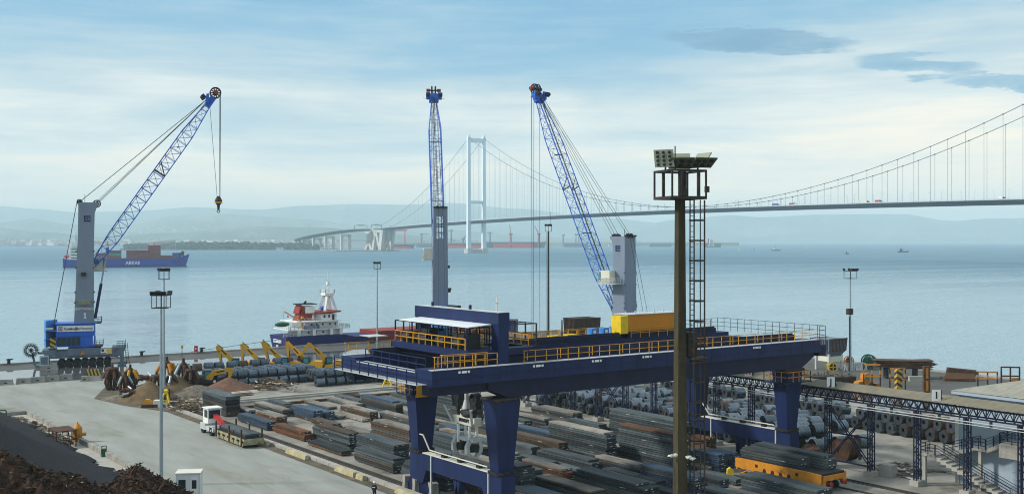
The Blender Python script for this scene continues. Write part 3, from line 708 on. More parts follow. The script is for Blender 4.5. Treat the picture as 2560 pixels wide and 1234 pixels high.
# small boats on the right
def boat(px, d, L, label, mt, hgt=1.0, mast=0):
    r = thing('small_boat', label, 'boat', GW(px, d, WZ), -YAW)
    m = hull(MB(), L, L*.22, 2.4*hgt, sheer=1.4*hgt, bow=.25); m.build('hull', mt, r)
    m = MB(); m.bb(-L*.32, -L*.08, -L*.07, L*.07, 2.4*hgt, 5.5*hgt); m.bb(-L*.28, -L*.14, -L*.06, L*.06, 5.5*hgt, 7.2*hgt); m.build('cabin', HULLK if mt is HULLK else WHITE, r)
    if mast: m = MB(); m.tube((-L*.2, 0, 6*hgt), (-L*.2, 0, mast), .35, 6, .15); m.bar((-L*.2, 0, mast*.8), (L*.2, 0, 4*hgt), .3); m.build('mast', HULLK, r)
boat(2258, 2500, 24, 'dark work boat on the open water to the right', HULLK, 1.2, 16)
boat(1940, 2900, 24, 'grey patrol boat left of the dark work boat', GREYC, 1.3, 15)
boat(2118, 2200, 7, 'tiny dark fishing boat nearest the viewer on the right', HULLK, .7, 5)
boat(1850, 2800, 9, 'tiny white boat right of the far green ship', WHITE, .7, 6)
boat(1885, 3300, 6, 'speck of a boat farthest off between two others', GREYC, .7, 5)
boat(2018, 3600, 8, 'tiny pale boat under the bridge left of the lorries', WHITE, .7, 0)
# ---------------- mobile harbour cranes ----------------
def logo(mb, o, ex, ey, s):   # square bracket emblem
    o = Vector(o); ex = Vector(ex); ey = Vector(ey); ez = ex.cross(ey)
    def r(x0, x1, y0, y1): mb.prism([(x0*s, y0*s), (x1*s, y0*s), (x1*s, y1*s), (x0*s, y1*s)], o, ex, ey, ez, .06)
    r(-.5, -.3, -.5, .5); r(-.3, .5, .3, .5); r(-.3, .5, -.5, -.3); r(-.12, .08, -.16, .16); r(.18, .5, -.16, -.06); r(.18, .5, .06, .16)
def sheave(mb, c, ax, r, w=.35):
    mb.ring(c, ax, r, r*.82, w, 20); mb.tube(Vector(c)-Vector(ax)*w/2, Vector(c)+Vector(ax)*w/2, r*.25, 10)
    ax = Vector(ax).normalized(); a = ax.cross(Z); a = a.normalized() if a.length > .01 else X_; b = ax.cross(a)
    for k in range(10):
        t_ = k*math.pi/5; dv = a*math.cos(t_)+b*math.sin(t_); mb.bar(Vector(c)+dv*r*.2, Vector(c)+dv*r*.85, .14, .14, ax)
def harbour_crane(loc, rz, label, H, tw, piv, tip, bw, bd, cabz, cabside, n=24, hook=None, num=None, full=True, ext=0, zb=8.4, slot=True):
    c = thing('harbour_crane', label, 'crane', loc, rz, 'mobile harbour cranes on the quay')
    # undercarriage
    mb = MB(); mb.bb(-6.2, 6.2, -2.2, 2.2, 1.7, 3.1); mb.bb(-3, 3, -2.6, 2.6, 2.2, 3.6); mb.fr((6.0, 0, 1.9), (2, 5.6), (6.4, 0, 3.6), (2.6, 5.6)); mb.fr((-6.0, 0, 1.9), (2, 5.6), (-6.4, 0, 3.4), (2.4, 5.6))
    for x in (-6.9, 6.9):
        for y in (-2.9, 2.9): mb.bb(x-.35, x+.35, y-.4, y+.4, .25, 2.2); mb.bb(x-.8, x+.8, y-.8, y+.8, .0, .22)
    u = mb.build('undercarriage', GREYC, c)
    for i in range(7):
        for y in (-2.45, 2.45):
            m = MB(); x = -4.3+i*1.42; m.ring((x, y, .68), Y_, .68, .34, .6, 16); m.tube((x, y-.25, .68), (x, y+.25, .68), .34, 10); m.build('wheel', BLACK, u)
    if full:
        m = MB(); m.bb(3.0, 5.0, -2.78, -2.66, 2.35, 3.35); m.m = 1; m.bb(4.05, 4.95, -2.82, -2.785, 2.85, 3.3); m.m = 2; m.bb(3.15, 3.6, -2.82, -2.785, 2.85, 3.3); m.m = 1; m.bb(4.2, 4.9, -2.82, -2.785, 2.42, 2.75)
        m.m = 3; m.bb(3.1, 3.95, -2.82, -2.785, 2.42, 2.6); m.build('warning_placard', [WHITE, YELP, BLACK, RED], u)
        m = MB(); m.prism([(-.5, 0), (.5, 0), (0, .95)], (-.3, -2.66, 2.3), X_, Z, Y_, .05); m.build('warning_sign', ORA, u)
        m = MB(); m.railing([(6.0, -2.6, 3.6), (7.6, -2.6, 3.6), (7.6, 2.6, 3.6)], 1.2, .6, .04, 2); m.bar((7.8, -2.6, 0.2), (7.4, -2.6, 4.4), .1); m.bar((8.3, -2.6, 0.2), (7.9, -2.6, 4.4), .1)
        for k in range(9): m.bar((7.8-.04*k, -2.6, .5+k*.42), (8.3-.04*k, -2.6, .5+k*.42), .07)
        m.build('access_ladder', DARK, u)
        m = MB(); m.fr((-8.0, -1.6, 0), (1.8, 1.6), (-8.0, -1.6, .5), (1.6, 1.4)); m.bar((-8.9, -1.6, .4), (-9.4, -1.6, 3.0), .4); m.bb(-8.4, -6.6, -1.9, -1.3, 2.6, 3.0); m.build('reel_bracket', GREYC, u)
        m = MB(); sheave(m, (-9.6, -1.9, 3.4), Y_, 1.0, .5)
        for k in range(26): a = k*math.pi/13; m.bar((-9.6+math.cos(a)*.9, -1.9, 3.4+math.sin(a)*.9), (-9.6+math.cos(a)*1.5, -1.9, 3.4+math.sin(a)*1.5), .1, .3, Y_)
        m.ring((-9.6, -1.9, 3.4), Y_, 1.22, 1.12, .3, 26); m.build('cable_reel', BLACK, u)
        m = MB(); m.bb(-8.0, -6.4, -3.2, -2.2, .4, 2.4); m.m = 1; m.bb(-7.8, -6.6, -3.26, -3.2, .8, 2.1); m.build('control_cabinet', [GREYL, GLASST], u)
    # house
    mb = MB(); mb.tube((0, 0, 3.5), (0, 0, 3.9), 2.0, 20); mb.bb(-5.1, 1.9, -2.4, 2.4, min(6, zb-1.5), zb-.1); mb.bb(-5.1, 1.5, -2.25, 2.25, 3.9, min(6, zb-1.5)); mb.bb(-5.3, 2.2, -2.6, 2.6, zb-.1, zb+.05)
    mb.bar((1.9, -2.1, 3.9), (1.9, -2.1, 6.0), .3); hs = mb.build('machinery_house', BLUE, c)
    mb = MB()
    for k in range(5): mb.bb(-4.9+k*.85, -4.15+k*.85, -2.31, -2.26, 4.1, 5.8)
    mb.build('window_band', GLASS, hs)
    mb = MB(); mb.loft([[(-7.4+.45*abs(math.sin(a)) if math.cos(a) < 0 else -5.15, 2.6*math.sin(a), z) for a in [math.pi/2+math.pi*k/8 for k in range(9)]] for z in (3.9, zb+.6)]); 
    for z in (5.4, 7.0): mb.bb(-7.3, -5.0, -2.66, 2.66, z, z+.08)
    mb.build('counterweight', BLUEL, c)
    if full:
        mb = MB(); mb.bb(-4.95, 1.75, -2.52, -2.42, 6.9, 8.0); s_ = mb.build('sign_board', WHITE, hs)
        mb = MB(); logo(mb, (-4.3, -2.55, 7.45), X_, Z, .75); lettering(mb, 'Çolakoğlu', .66, (-2.25, -2.55, 7.42), X_, Z, .02, .02); lettering(mb, 'Metalurji', .64, (.42, -2.55, 7.42), X_, Z, .02); mb.build('sign_lettering', DARK, s_)
        mb = MB(); mb.bb(-6.2, -5.1, -2.72, -2.6, 3.9, 5.7); mb.build('hazard_panel', STRIPE, c)
        mb = MB(); mb.bb(-7.0, -5.6, -2.75, -2.66, 7.35, 7.75); mb.build('name_panel', CREAM, c)
        mb = MB(); mb.railing([(1.9, -2.4, 8.45), (3.1, -2.4, 8.45), (3.1, 2.4, 8.45)], 1.1, .6, .035, 2); mb.bb(1.9, 3.1, -2.4, 2.4, 8.3, 8.42); mb.railing([(1.6, -2.3, 3.9), (3.4, -2.3, 3.9), (3.4, 2.3, 3.9)], 1.1, .6, .035, 2); mb.bb(1.6, 3.4, -2.4, 2.4, 3.78, 3.9); mb.build('platform_railing', DARK, hs)
    # tower: shaft, two side plates round the slot, head
    (x0, x1, yw), (u0, u1, yt) = tw
    zs0, zs1 = H*.77, H*.935
    def sec(z, k, f=0, b=0):
        a0 = x0+(u0-x0)*k; a1 = x1+(u1-x1)*k+f; w = (yw+(yt-yw)*k)/2
        return [(a0-b, -w, z), (a1, -w, z), (a1, w, z), (a0-b, w, z)]
    mb = MB(); mb.loft([sec(zb, 0), sec(zs0, .85)])
    for sgn in ((-1, 1) if slot else (0,)):
        ss = []
        for z, k, f in ((zs0, .85, 0), (zs1, 1, .15)):
            q = sec(z, k, f); w = abs(q[0][1]); a, b = (sgn*w, sgn*w*.55) if sgn else (-w, w)
            ss.append([(q[0][0], min(a, b), z), (q[1][0], min(a, b), z), (q[1][0], max(a, b), z), (q[0][0], max(a, b), z)])
        mb.loft(ss)
    mb.loft([sec(zs1, 1, .15), sec(H*.965, 1, .45), sec(H*.985, 1, .9), sec(H, 1, .9)])
    tw_ = mb.build('tower', GREYB, c)
    mb = MB()
    for z in (zs0+1.2, (zs0+zs1)/2): mb.bb(u0+.3, u0+.6, -yt/2, yt/2, z, z+.2)
    mb.bar((u0+.5, -yt*.1, zs0), (u0+.5, -yt*.1, zs1), .18); mb.build('slot_ladder', DARK, tw_)
    mb = MB()
    for y in (-.7, -.25, .25, .7): sheave(mb, (u1+.6, y, H-.2), Y_, .75, .2)
    for y in (-.6, .6): sheave(mb, (u0+.2, y, H+.1), Y_, .55, .2)
    mb.bar((u0-.1, -yt/2, H+.1), (u0-.1, yt/2, H+.1), .35); mb.bar((0, 0, H), (0, 0, H+1.6), .07); mb.build('head_sheave', BLACK, tw_)
    for sgn in (-1, 1): mb = MB(); logo(mb, ((u0+u1)/2+.25, sgn*(yt/2+.06), H*.90), X_*(-sgn), Z, 1.2); mb.build('emblem', SHIPN, tw_)
    mb = MB()
    for z in (zb+4, H*.45, H*.6, H*.7):
        k = (z-zb)/(H-zb)
        for xx in (x0+(u0-x0)*k, x1+(u1-x1)*k):
            w = (yw+(yt-yw)*k)/2; mb.box((xx, -w, z), (.35, .12, .18)); mb.box((xx, w, z), (.35, .12, .18))
    mb.bb((x0+x1)/2-.5, (x0+x1)/2+.4, -yw/2-.5, -yw/2+.4, H*.55, H*.55+.7); mb.build('bracket', DARK, tw_)
    mb = MB(); mb.fr(((x0+x1)/2+.1, -yw/2-.15, zb+3.6), (2.0, .9), ((x0+x1)/2+.1, -yw/2-.25, zb+4.6), (2.6, 1.2)); mb.build('floodlight_box', DSTEEL if not full else LAMPG, tw_)
    if num:
        mb = MB(); xc = (x0+x1)/2; yl = -yw/2*.985-.09
        lettering(mb, 'GOTTWALD', .62, (xc+.1, yl, zb+2.75), X_, Z, .03, .01); mb.prism([(-.1, -.55), (.42, -.55), (.42, -.38), (.27, -.38), (.27, .55), (.1, .55), (-.12, .3), (-.12, .12), (.06, .26), (.06, -.38), (-.1, -.38)], (xc+.05, yl, zb+1.5), X_, Z, Y_, .06); mb.build('tower_lettering', WHITE, tw_)
    # boom
    P = Vector((piv[0], 0, piv[1])); T_ = Vector((tip[0], 0, tip[1]))
    mb = MB(); secs = mb.lattice(P, T_, .35, bw, n, .105, .048, Y_, .16, .2, bd, bd)
    b = mb.build('boom', BLUE, c)
    d = (T_-P).normalized(); up = Y_.cross(d); up = up if up.z > 0 else -up
    mb = MB(); mid = P+(T_-P)*.56
    for y in (-bw/2, bw/2): mb.bar(mid+Y_*y-up*bd/2, mid+Y_*y+up*bd/2, .2); mb.bar(mid+Y_*y-up*bd/2, mid+Y_*y+up*bd/2+d*2.2, .12)
    for q in (.72, .35): m_ = P+(T_-P)*q; mb.bar(m_-Y_*bw/2, m_+Y_*bw/2, .2)
    for y in (-.12, .12): mb.bar(P+up*bd*.4+Y_*y, T_+up*bd*.3+Y_*y, .09)
    mb.build('boom_joint', DARK, b)
    mb = MB(); mb.bar(T_-d*1.0, T_+d*1.2, bw*.8, 1.2, up)
    for y in (-bw*.5, bw*.5): mb.bar(T_-d*.5+Y_*y+up*.3, T_+d*1.1+Y_*y+up*1.3, .5, 1.0, Y_)
    hd = mb.build('boom_head', BLUE, b)
    mb = MB(); hc = T_+d*2.3+up*.2
    for y in (-.45, .45): sheave(mb, hc+Y_*y, Y_, 1.15, .28)
    mb.bar(hc-Y_*1.3, hc+Y_*1.3, .3)
    for y in (-bw*.55, bw*.55): mb.bar(T_+Y_*y+up*1.3, T_+Y_*y+up*2.1+d*.3, .7, .9, Y_)
    mb.bar(T_+Y_*bw*.5, T_+Y_*(bw*.5+1.3)+up*.2, .08); mb.bar(T_-Y_*bw*.5, T_-Y_*(bw*.5+1.3)+up*.2, .08); mb.build('tip_sheave', BLACK, hd)
    mb = MB()
    for y in (-1.35, 1.35): mb.tube(hc+Y_*(y-.5), hc+Y_*(y+.5), .42, 10)
    mb.build('tip_lamp', DRED, hd)
    # luffing ropes, back ropes, hoist ropes
    mb = MB(); e = T_+up*.9
    for xs, y in ((u0+.3, -.5), (u0+.3, .5), (u1+.6, -.8), (u1+.9, 0), (u1+1.1, .8)): mb.tube((xs, y, H+.2), e+Y_*y*.8, .045, 5)
    for y in (-.5, .5): mb.tube((u0-.3, y, H), (-5.6, y*1.6, 8.5), .045, 5); 
    mb.build('luffing_rope', ROPE, c)
    hk = hook if hook else 2.0
    tx = hc+Vector((.9, 0, 0)); mb = MB()
    for dx, y in ((0, -.45), (.15, .1), (-.1, .5), (-2.2, .1)): mb.tube((tx.x+dx, y, hc.z), (tx.x+(dx*.25 if hook else dx), y*.6, hk+1.4), .045, 5)
    mb.build('hoist_rope', ROPE, c)
    mb = MB(); q = Vector((tx.x-.3, 0, hk)); mb.tube(q+Z*1.6, q+Z*.7, .28, 8, .75); mb.tube(q+Z*.7, q-Z*.1, .75, 8, .5); mb.tube(q-Z*.1, q-Z*1.2, .35, 8, .2); mb.ring(q-Z*1.5, Y_, .35, .2, .16, 12); hb = mb.build('hook_block', DSTEEL, c)
    mb = MB(); mb.tube(q+Z*.45, q+Z*.15, .79, 8); mb.build('hook_band', YEL, hb)
    # luffing cylinder
    mb = MB(); lp = P+(T_-P)*.075-up*bd*.35; f0 = Vector((x1+.2, 0, zb+.8)); 
    mid = f0+(lp-f0)*.55; mb.tube(f0, mid, .3, 10); cy = mb.build('luffing_cylinder', SHIPN, c)
    mb = MB(); mb.tube(mid, lp, .16, 8); mb.build('piston_rod', GALV, cy)
    # cab
    s = cabside; mb = MB(); cx0 = u1+.2; yc = s*(yt/2+1.1)
    mb.prism([(0, 0), (2.3, 0), (2.9, .9), (2.6, 2.6), (0, 2.6)], (cx0-.8, yc, cabz), X_, Z, Y_, 2.0); cb = mb.build('cab', CREAM, c)
    mb = MB(); mb.bb(cx0-2.6, cx0+2.3, yc-1.3, yc+1.3, cabz-.22, cabz-.03); mb.railing([(cx0-2.6, yc+s*1.25, cabz), (cx0+2.2, yc+s*1.25, cabz)], 1.1, .8, .03, 2); mb.railing([(cx0-2.6, yc-s*1.2, cabz), (cx0-2.6, yc+s*1.25, cabz)], 1.1, .8, .03, 2); mb.build('cab_platform', GREYL, cb)
    mb = MB(); mb.prism([(2.2, .3), (2.93, .95), (2.66, 2.4), (2.3, 2.4)], (cx0-.8, yc, cabz), X_, Z, Y_, 2.06); mb.bb(cx0-.3, cx0+.7, yc-1.03, yc+1.03, cabz+1.2, cabz+2.2) if not ext else None; mb.build('cab_window', GLASST, cb)
    return c
harbour_crane(GW(212, 219, 0), -YAW+R(19), 'harbour crane with long boom reaching right and blue house lettered in white, far left', 32.0,
              ((-1.9, 1.7, 3.3), (-1.15, 1.65, 2.6)), (1.6, 19.6), (23.8, 52.6), 2.2, 2.4, 18.6, 1, 20, 32.0, '1')
harbour_crane(GW(1100, 269, 0), R(54)+R(8.5), 'harbour crane seen from behind with boom pointing away, left of the bridge tower', 32.4,
              ((-1.6, 1.6, 3.7), (-1.5, 1.7, 3.4)), (1.9, 20), (19.2, 61.2), 3.0, 2.0, 20.0, 1, 20, None, None, False)
harbour_crane(GW(1561, 235, 0), R(102), 'harbour crane with white cab and boom leaning left, behind the yellow machine house', 25.4,
              ((-1.6, 1.6, 4.4), (-1.5, 1.5, 3.9)), (2.4, 9.8), (24.0, 56.6), 3.0, 2.2, 15.6, 1, 21, None, None, False, ext=1, zb=6.4, slot=False)

# ---------------- gantry crane over the slab yard ----------------
GA0, GA1, GL, GR, GBn, GBf = 48.9, 98.9, 57.0, 95.0, 80.0, 93.5
gan = thing('gantry_crane', 'big navy blue gantry crane with yellow railings straddling the slab stacks', 'crane', (GL, GBn, 0))
def girder(bc, out):
    m = MB(); m.bb(GA0, GA1, bc-1.35, bc+1.35, 12.35, 13.7)
    for i in range(26): m.bb(GA0+1+i*2, GA0+1.05+i*2, bc+out*1.35-.02, bc+out*1.35+.02, 12.4, 13.65)
    m.bb(GA0+.02, GA1-.02, bc+out*1.39-.02, bc+out*1.39+.02, 13.0, 13.06)
    g_ = m.build('girder', NAVY, gan, True)
    m = MB(); m.prism([(GA0+6, 12.35), (GA1-.6, 12.35), (GA1-.6, 11.9), (GA1-2.6, 10.8), (GA0+8.2, 10.8), (GA0+6, 11.7)], (0, bc, 0), X_, Z, Y_, 1.9); m.bb(GA0+.3, GA0+6, bc-.7, bc+.7, 11.5, 12.34); m.build('box_beam', NAVYD, g_, True)  # same navy as the girder above, darkened in colour to paint its shade
    m = MB(); m.bb(GA0+.1, GA1-.1, bc+out*1.0-.33, bc+out*1.0+.33, 13.71, 13.76); m.build('walkway', GREYL, g_, True)
    m = MB(); m.bb(GA0+2, GA1-2, bc-out*.9-.3, bc-out*.9+.3, 13.7, 14.25); m.bb(GA0+2, GA1-2, bc-out*.9-.06, bc-out*.9+.06, 14.25, 14.4); m.build('trolley_rail', NAVYD, g_, True)
    return g_
gn = girder(GBn, -1); gf = girder(GBf, 1)
def yrail(a0, a1, b, z, nm='railing', par=None):
    m = MB(); m.railing([(a0, b, z), (a1, b, z)], 1.1, 1.25, .024, 1)
    k = a0
    while k < a1-2:      # paired end posts where the sections meet
        m.bar((k+.35, b, z+.25), (k+.35, b, z+1.1), .045); k += 3.75
    m.bar((a0, b-.2, z+1.1), (a0, b+.2, z+1.1), .06); return m.build(nm, YEL, par or gn, True)
yrail(49.2, 55.6, GBn-1.3, 13.76); yrail(58.5, 98.4, GBn-1.3, 13.76); yrail(50.5, 55.2, GBn-.35, 13.76); 
yrail(49.3, 81.5, GBf+1.3, 13.76, par=gf); yrail(61.5, 81.5, GBf-.1, 13.76, par=gf); yrail(97, 98.6, GBf+1.3, 13.76, par=gf)
m = MB()
for a in (51.5, 59.4, 66.2, 72.5, 88): 
    for q in (0, .35, .95): m.bb(a+q, a+q+(.5 if q == .35 else .22), GBn-1.42, GBn-1.41, 13.35, 13.55)
m.build('marker_plate', WHITE, gn, True)
for a0, a1 in ((GA1-1.2, GA1), (GA0, GA0+1.2)):     # end ties with their walkways
    m = MB(); m.bb(a0, a1, GBn+1.36, GBf-1.36, 12.4, 13.3); et = m.build('end_tie', NAVY, gan, True)
m = MB(); m.bb(GA0+.1, GA0+1.1, GBn+1.4, GBf-1.4, 13.31, 13.36); m.bb(GA0-1.0, GA0-.02, GBn-.6, GBf+.8, 12.5, 12.56); m.build('walkway', GREYL, et, True)
m = MB(); m.railing([(GA0-1.0, GBn-.6, 12.56), (GA0-1.0, GBf+.8, 12.56)], 1.15, 1.6, .04, 2); m.railing([(GA0+1.1, GBn+1.4, 13.36), (GA0+1.1, GBf-1.4, 13.36)], 1.1, 1.6, .035, 1); m.build('railing', NAVY, et, True)
m = MB(); m.railing([(GA1-.1, GBn-1.3, 13.7), (GA1+.9, GBn-1.3, 13.7), (GA1+.9, GBf+1.3, 13.7), (GA1-.1, GBf+1.3, 13.7)], 1.5, 1.1, .02, 2); m.railing([(92, GBf+1.25, 13.7), (98.5, GBf+1.25, 13.7)], 1.4, 1.0, .018, 2); m.bb(GA1, GA1+1, GBn-1.3, GBf+1.3, 12.9, 12.98); m.bb(GA1, GA1+1.2, GBn-1.1, GBn+.6, 11.9, 13.1); m.build('railing', NAVYD, et, True)
def leg(a, b):
    m = MB(); m.fr((a, b, 4.15), (1.55, 1.3), (a, b, 10.6), (2.75, 1.9)); l_ = m.build('leg', NAVY, gan, True)
    m = MB(); m.fr((a, b, 4.0), (1.9, 1.6), (a, b, 4.14), (1.9, 1.6))
    for i in range(10):
        for s_ in (-1, 1): m.box((a-.85+i*.19, b+s_*.85, 4.2), (.09, .1, .14)); m.box((a+s_*1.0, b-.6+i*.13, 4.2), (.1, .08, .14))
    m.build('flange', DSTEEL, l_, True)
    m = MB(); m.fr((a, b, 10.62), (3.1, 2.2), (a, b, 10.78), (3.1, 2.2))
    for i in range(10):
        for s_ in (-1, 1): m.box((a-1.4+i*.31, b+s_*1.12, 10.55), (.12, .1, .14))
    m.build('flange', DSTEEL, l_, True)
def sill(a):
    m = MB(); m.prism([(GBn-1.0, 3.98), (GBn-1.0, 1.5), (GBn-.2, 1.1), (GBn+1.3, 1.1), (GBn+2.0, 2.5), (GBf-2.0, 2.5), (GBf-1.3, 1.1), (GBf+.2, 1.1), (GBf+1.0, 1.5), (GBf+1.0, 3.98)], (a, 0, 0), Y_, Z, X_, 1.5)
    s_ = m.build('sill_beam', NAVY, gan, True)
    m = MB(); m.bb(a-.7, a+.1, GBn+1.2, GBf-1.2, 3.99, 4.06)
    k = GBn+1.4
    m.bar((a-.72, GBn+1.2, 4.5), (a-.72, GBf-2.6, 4.5), .09); m.bar((a-.72, GBf-2.6, 4.5), (a-.72, GBf-1.4, 5.8), .1); m.bar((a-.72, GBf-1.4, 5.8), (a-.72, GBf+.3, 5.8), .1)
    m.build('walkway', CREAM, s_, True)
    m = MB()
    for b in (86.1, 88.9, 83): m.box((a-.3, b, 4.25), (.5, .5, .35))
    m.build('floodlight', DARK, s_, True)
    for b in (GBn+.9, GBf-3.0): m = MB(); m.bar((a-.8, b, .3), (a-.8, b, 4.0), .14); m.build('conduit', GREYL, s_, True)
    for b, sg in ((GBn+.2, -1), (GBf-.2, 1)):
        m = MB(); m.prism([(b-2.3, .35), (b-.7, 1.9), (b+.7, 1.9), (b+2.3, .35), (b+2.3, .15), (b-2.3, .15)], (a, 0, 0), Y_, Z, X_, 1.1); bg = m.build('bogie', NAVY, gan, True)
        for q in (-1.6, -.55, .55, 1.6):
            m = MB(); m.tube((a-.15, b+q, .34), (a+.15, b+q, .34), .33, 14); m.build('wheel', DSTEEL, bg, True)
    for q, w in ((-.2, -1), (.2, 1)):
        m = MB(); m.bar((a, 86.75+q*2, 2.5), (a, 86.75-q*1.2, .2), .75, .5); m.build('strut', NAVY, gan, True)
for a in (GL, GR):
    for b in (GBn, GBf): leg(a, b)
    sill(a)
m = MB()   # portal over the girders at the left legs
for b in (GBn+.25, GBf-.25): m.bb(GL-.55, GL+.55, b-.55, b+.55, 13.7, 17.15)
m.bb(GL-.6, GL+.6, GBn-.35, GBf+.35, 17.15, 18.2); po = m.build('portal_frame', NAVY, gan, True)
m = MB(); m.bb(GL-.55, GL+.55, GBn-.3, GBf+.3, 18.21, 18.25); m.build('portal_walkway', GREYL, po, True)
m = MB(); m.bb(GL+.7, GL+1.1, 88.2, 90, 18.05, 18.4); m.box((GL, 85, 18.45), (.2, .2, .4)); m.box((GL, 91.5, 18.45), (.2, .2, .4)); m.build('portal_lamp', DARK, po, True)
# operator landing on the far left leg and on the right leg
for a, b in ((GL, GBf), (GR, GBn)):
    m = MB(); m.bb(a-1.9, a+1.9, b-1.6, b+1.6, 9.55, 9.7) if a == GL else m.bb(a-2.4, a+2.2, b-1.6, b+1.6, 9.3, 9.42); lp_ = m.build('leg_platform', NAVYD, gan, True)
    z = 9.7 if a == GL else 9.42
    m = MB(); m.railing([(a-1.9, b-1.6, z), (a+1.9, b-1.6, z), (a+1.9, b+1.6, z), (a-1.9, b+1.6, z), (a-1.9, b-1.6, z)], 1.1, .9, .035, 1)
    if a == GL: m.bb(a-1.6, a-.5, b-1.75, b-1.62, 9.75, 11.2); m.bb(a-1.7, a+1.7, b-1.75, b-1.6, 9.5, 9.75)
    m.build('railing', YEL if a == GL else ORA, lp_, True)
m = MB()    # machine house and switch cabinets on the far girder
m.bb(83.2, 91.6, GBf-.9, GBf+1.25, 13.78, 16.25); mh = m.build('machine_house', YELM, gf, True)
m = MB(); m.bb(83.1, 91.7, GBf-1.0, GBf+1.35, 16.26, 16.34)
for i in range(6): m.box((83.7+i*1.45, GBf, 16.48), (.12, .12, .3))
m.build('roof', GREYL, mh, True)
m = MB(); m.bb(81.9, 83.0, GBf-1.2, GBf+.4, 13.78, 16.2); m.m = 1; m.bb(83.02, 83.18, GBf-.8, GBf+.2, 13.9, 15.8); m.build('door', [YELP, DARK], mh, True)
m = MB(); m.railing([(83.3, GBf-1.35, 13.76), (91.6, GBf-1.35, 13.76)], 1.1, 1.5, .03, 1); m.build('railing', YEL, mh, True)
for a in (78.3, 80.0):
    m = MB(); m.bb(a, a+.85, GBf-.5, GBf+.3, 13.77, 14.95); cb = m.build('switch_cabinet', BLUEL, gf, True)
    m = MB(); m.bb(a+.25, a+.6, GBf-.53, GBf-.5, 14.4, 14.75); m.build('notice', WHITE, cb, True)
m = MB()
for a0 in (68, 70.4, 73, 75.2): m = MB(); m.bb(a0, a0+1.3, GBf-.2, GBf+.6, 13.77, 14.2+.2*(a0 % 2)); m.build('drive_unit', YELP, gf, True)
pass
# trolley standing under the canopy
tr = thing('trolley', 'crane trolley with pale canopy roof and navy cage frames on the gantry', 'crane trolley', (56, 86.7, 14.4))
m = MB(); m.bb(53.4, 60.8, GBn+.2, GBf-.2, 14.42, 15.0); m.build('frame', NAVY, tr, True)
m = MB(); m.hexa([(53.9, 80.7, 16.95), (56.35, 80.7, 17.1), (56.35, 92.6, 17.1), (53.9, 92.6, 16.95), (53.9, 80.7, 17.02), (56.35, 80.7, 17.17), (56.35, 92.6, 17.17), (53.9, 92.6, 17.02)]); m.bb(57.75, 58.0, 80.7, 92.6, 16.5, 17.1)
m.build('canopy', PANEL, tr, True)
def cage(a0, a1, b0, b1, z0, z1, n, mat, nm='cage'):
    m = MB()
    for k in range(n+1):
        b = b0+(b1-b0)*k/n
        for a in (a0, a1): m.bar((a, b, z0), (a, b, z1), .11)
        m.bar((a0, b, z1), (a1, b, z1), .09)
    for a in (a0, a1):
        for zz in (z0+.05, z0+.55, z0+1.1, z1): m.bar((a, b0, zz), (a, b1, zz), .075)
    for k in range(0, n, 2):
        m.bar((a0-.04, b0+(b1-b0)*k/n+.35, z0), (a0-.04, b0+(b1-b0)*k/n+.35, z1-.1), .06)
    return m.build(nm, mat, tr, True)
cage(53.95, 56.3, 80.9, 93.4, 13.9, 16.9, 8, NAVYD); cage(58.4, 61.6, 81.0, 91.0, 14.9, 17.0, 6, DARK)
for b, w, h in ((82.3, 1.7, 1.3), (85, 2.2, .9), (88.2, 1.8, 1.4), (91, 1.6, 1.0)): m = MB(); m.box((54.8, b, 15.0+h/2), (1.7, w, h)); m.tube((54.0, b-.7, 15.5), (54.0, b+.7, 15.5), .42, 12); m.build('hoist_machinery', DARK, tr, True)
m = MB(); m.railing([(53.6, GBn+.7, 15.0), (53.6, GBf-.7, 15.0)], 1.0, 1.1, .035, 1); m.railing([(60.7, GBn+1, 15.0), (60.7, GBf-1, 15.0)], 1.0, 1.1, .035, 1); m.railing([(56.3, 82, 15.0), (56.3, 92, 15.0)], 1.0, 1.1, .035, 1); m.build('railing', YEL, tr, True)
m = MB(); m.bb(54, 54.6, 90, 90.5, 15, 16.1); m.build('hazard_post', STRIPE, tr, True)
for b in (88.6, 87.2): m = MB(); m.bb(55.0, 55.7, b, b+.6, 15.1, 16.2); m.build('blue_cabinet', BLUEL, tr, True)
m = MB(); m.bb(57.8, 60.9, 81.5, 85, 14.9, 15.0); m.build('deck_plate', GREYL, tr, True)
m = MB(); m.bb(51.4, 53.3, GBf+.2, GBf+2.4, 15.35, 15.42); m.build('side_canopy', GREYL, tr, True)
m = MB()
for b in (85.0, 89.2): m.tube((57.2, b, 14.4), (57.9, b, 10.4), .05, 5); m.tube((58.8, b, 14.4), (58.1, b, 10.4), .05, 5)
m.build('hoist_rope', ROPE, tr, True)
# slab tongs hanging from the trolley
tg = thing('lifting_tongs', 'white slab lifting tongs hanging between the left legs of the gantry', 'lifting tongs', (58, 87, 4.6))
m = MB(); m.bb(57.6, 58.4, 85.2, 88.9, 7.35, 8.1); m.bb(57.75, 58.25, 86.2, 87.8, 8.1, 8.7); bm = m.build('crossbeam', CREAM, tg, True)
m = MB(); lettering(m, 'MYMLIFT', .42, (57.56, 86.9, 7.75), -Y_, Z, .02, .02); m.build('beam_lettering', DARK, bm, True)
for b in (85.6, 88.6):
    m = MB(); sheave(m, (58, b, 9.8), X_, .62, .7); m.bb(57.7, 58.3, b-.5, b+.5, 8.9, 9.9); m.bar((58, b, 9.2), (58, b+(.3 if b < 87 else -.3), 8.1), .3); m.build('sheave_block', DARK, tg, True)
m = MB(); m.tube((58, 87.1, 10.4), (58, 87.1, 9.6), .2, 8); m.tube((58, 87.1, 9.6), (58, 87.1, 8.8), .22, 12, .45); m.build('cable_drum', GREYL, tg, True)
m = MB(); m.blob((57.7, 86.6, 8.4), (.4, 1.2, .4), 8, 5, .2); m.build('motor', DARK, tg, True)
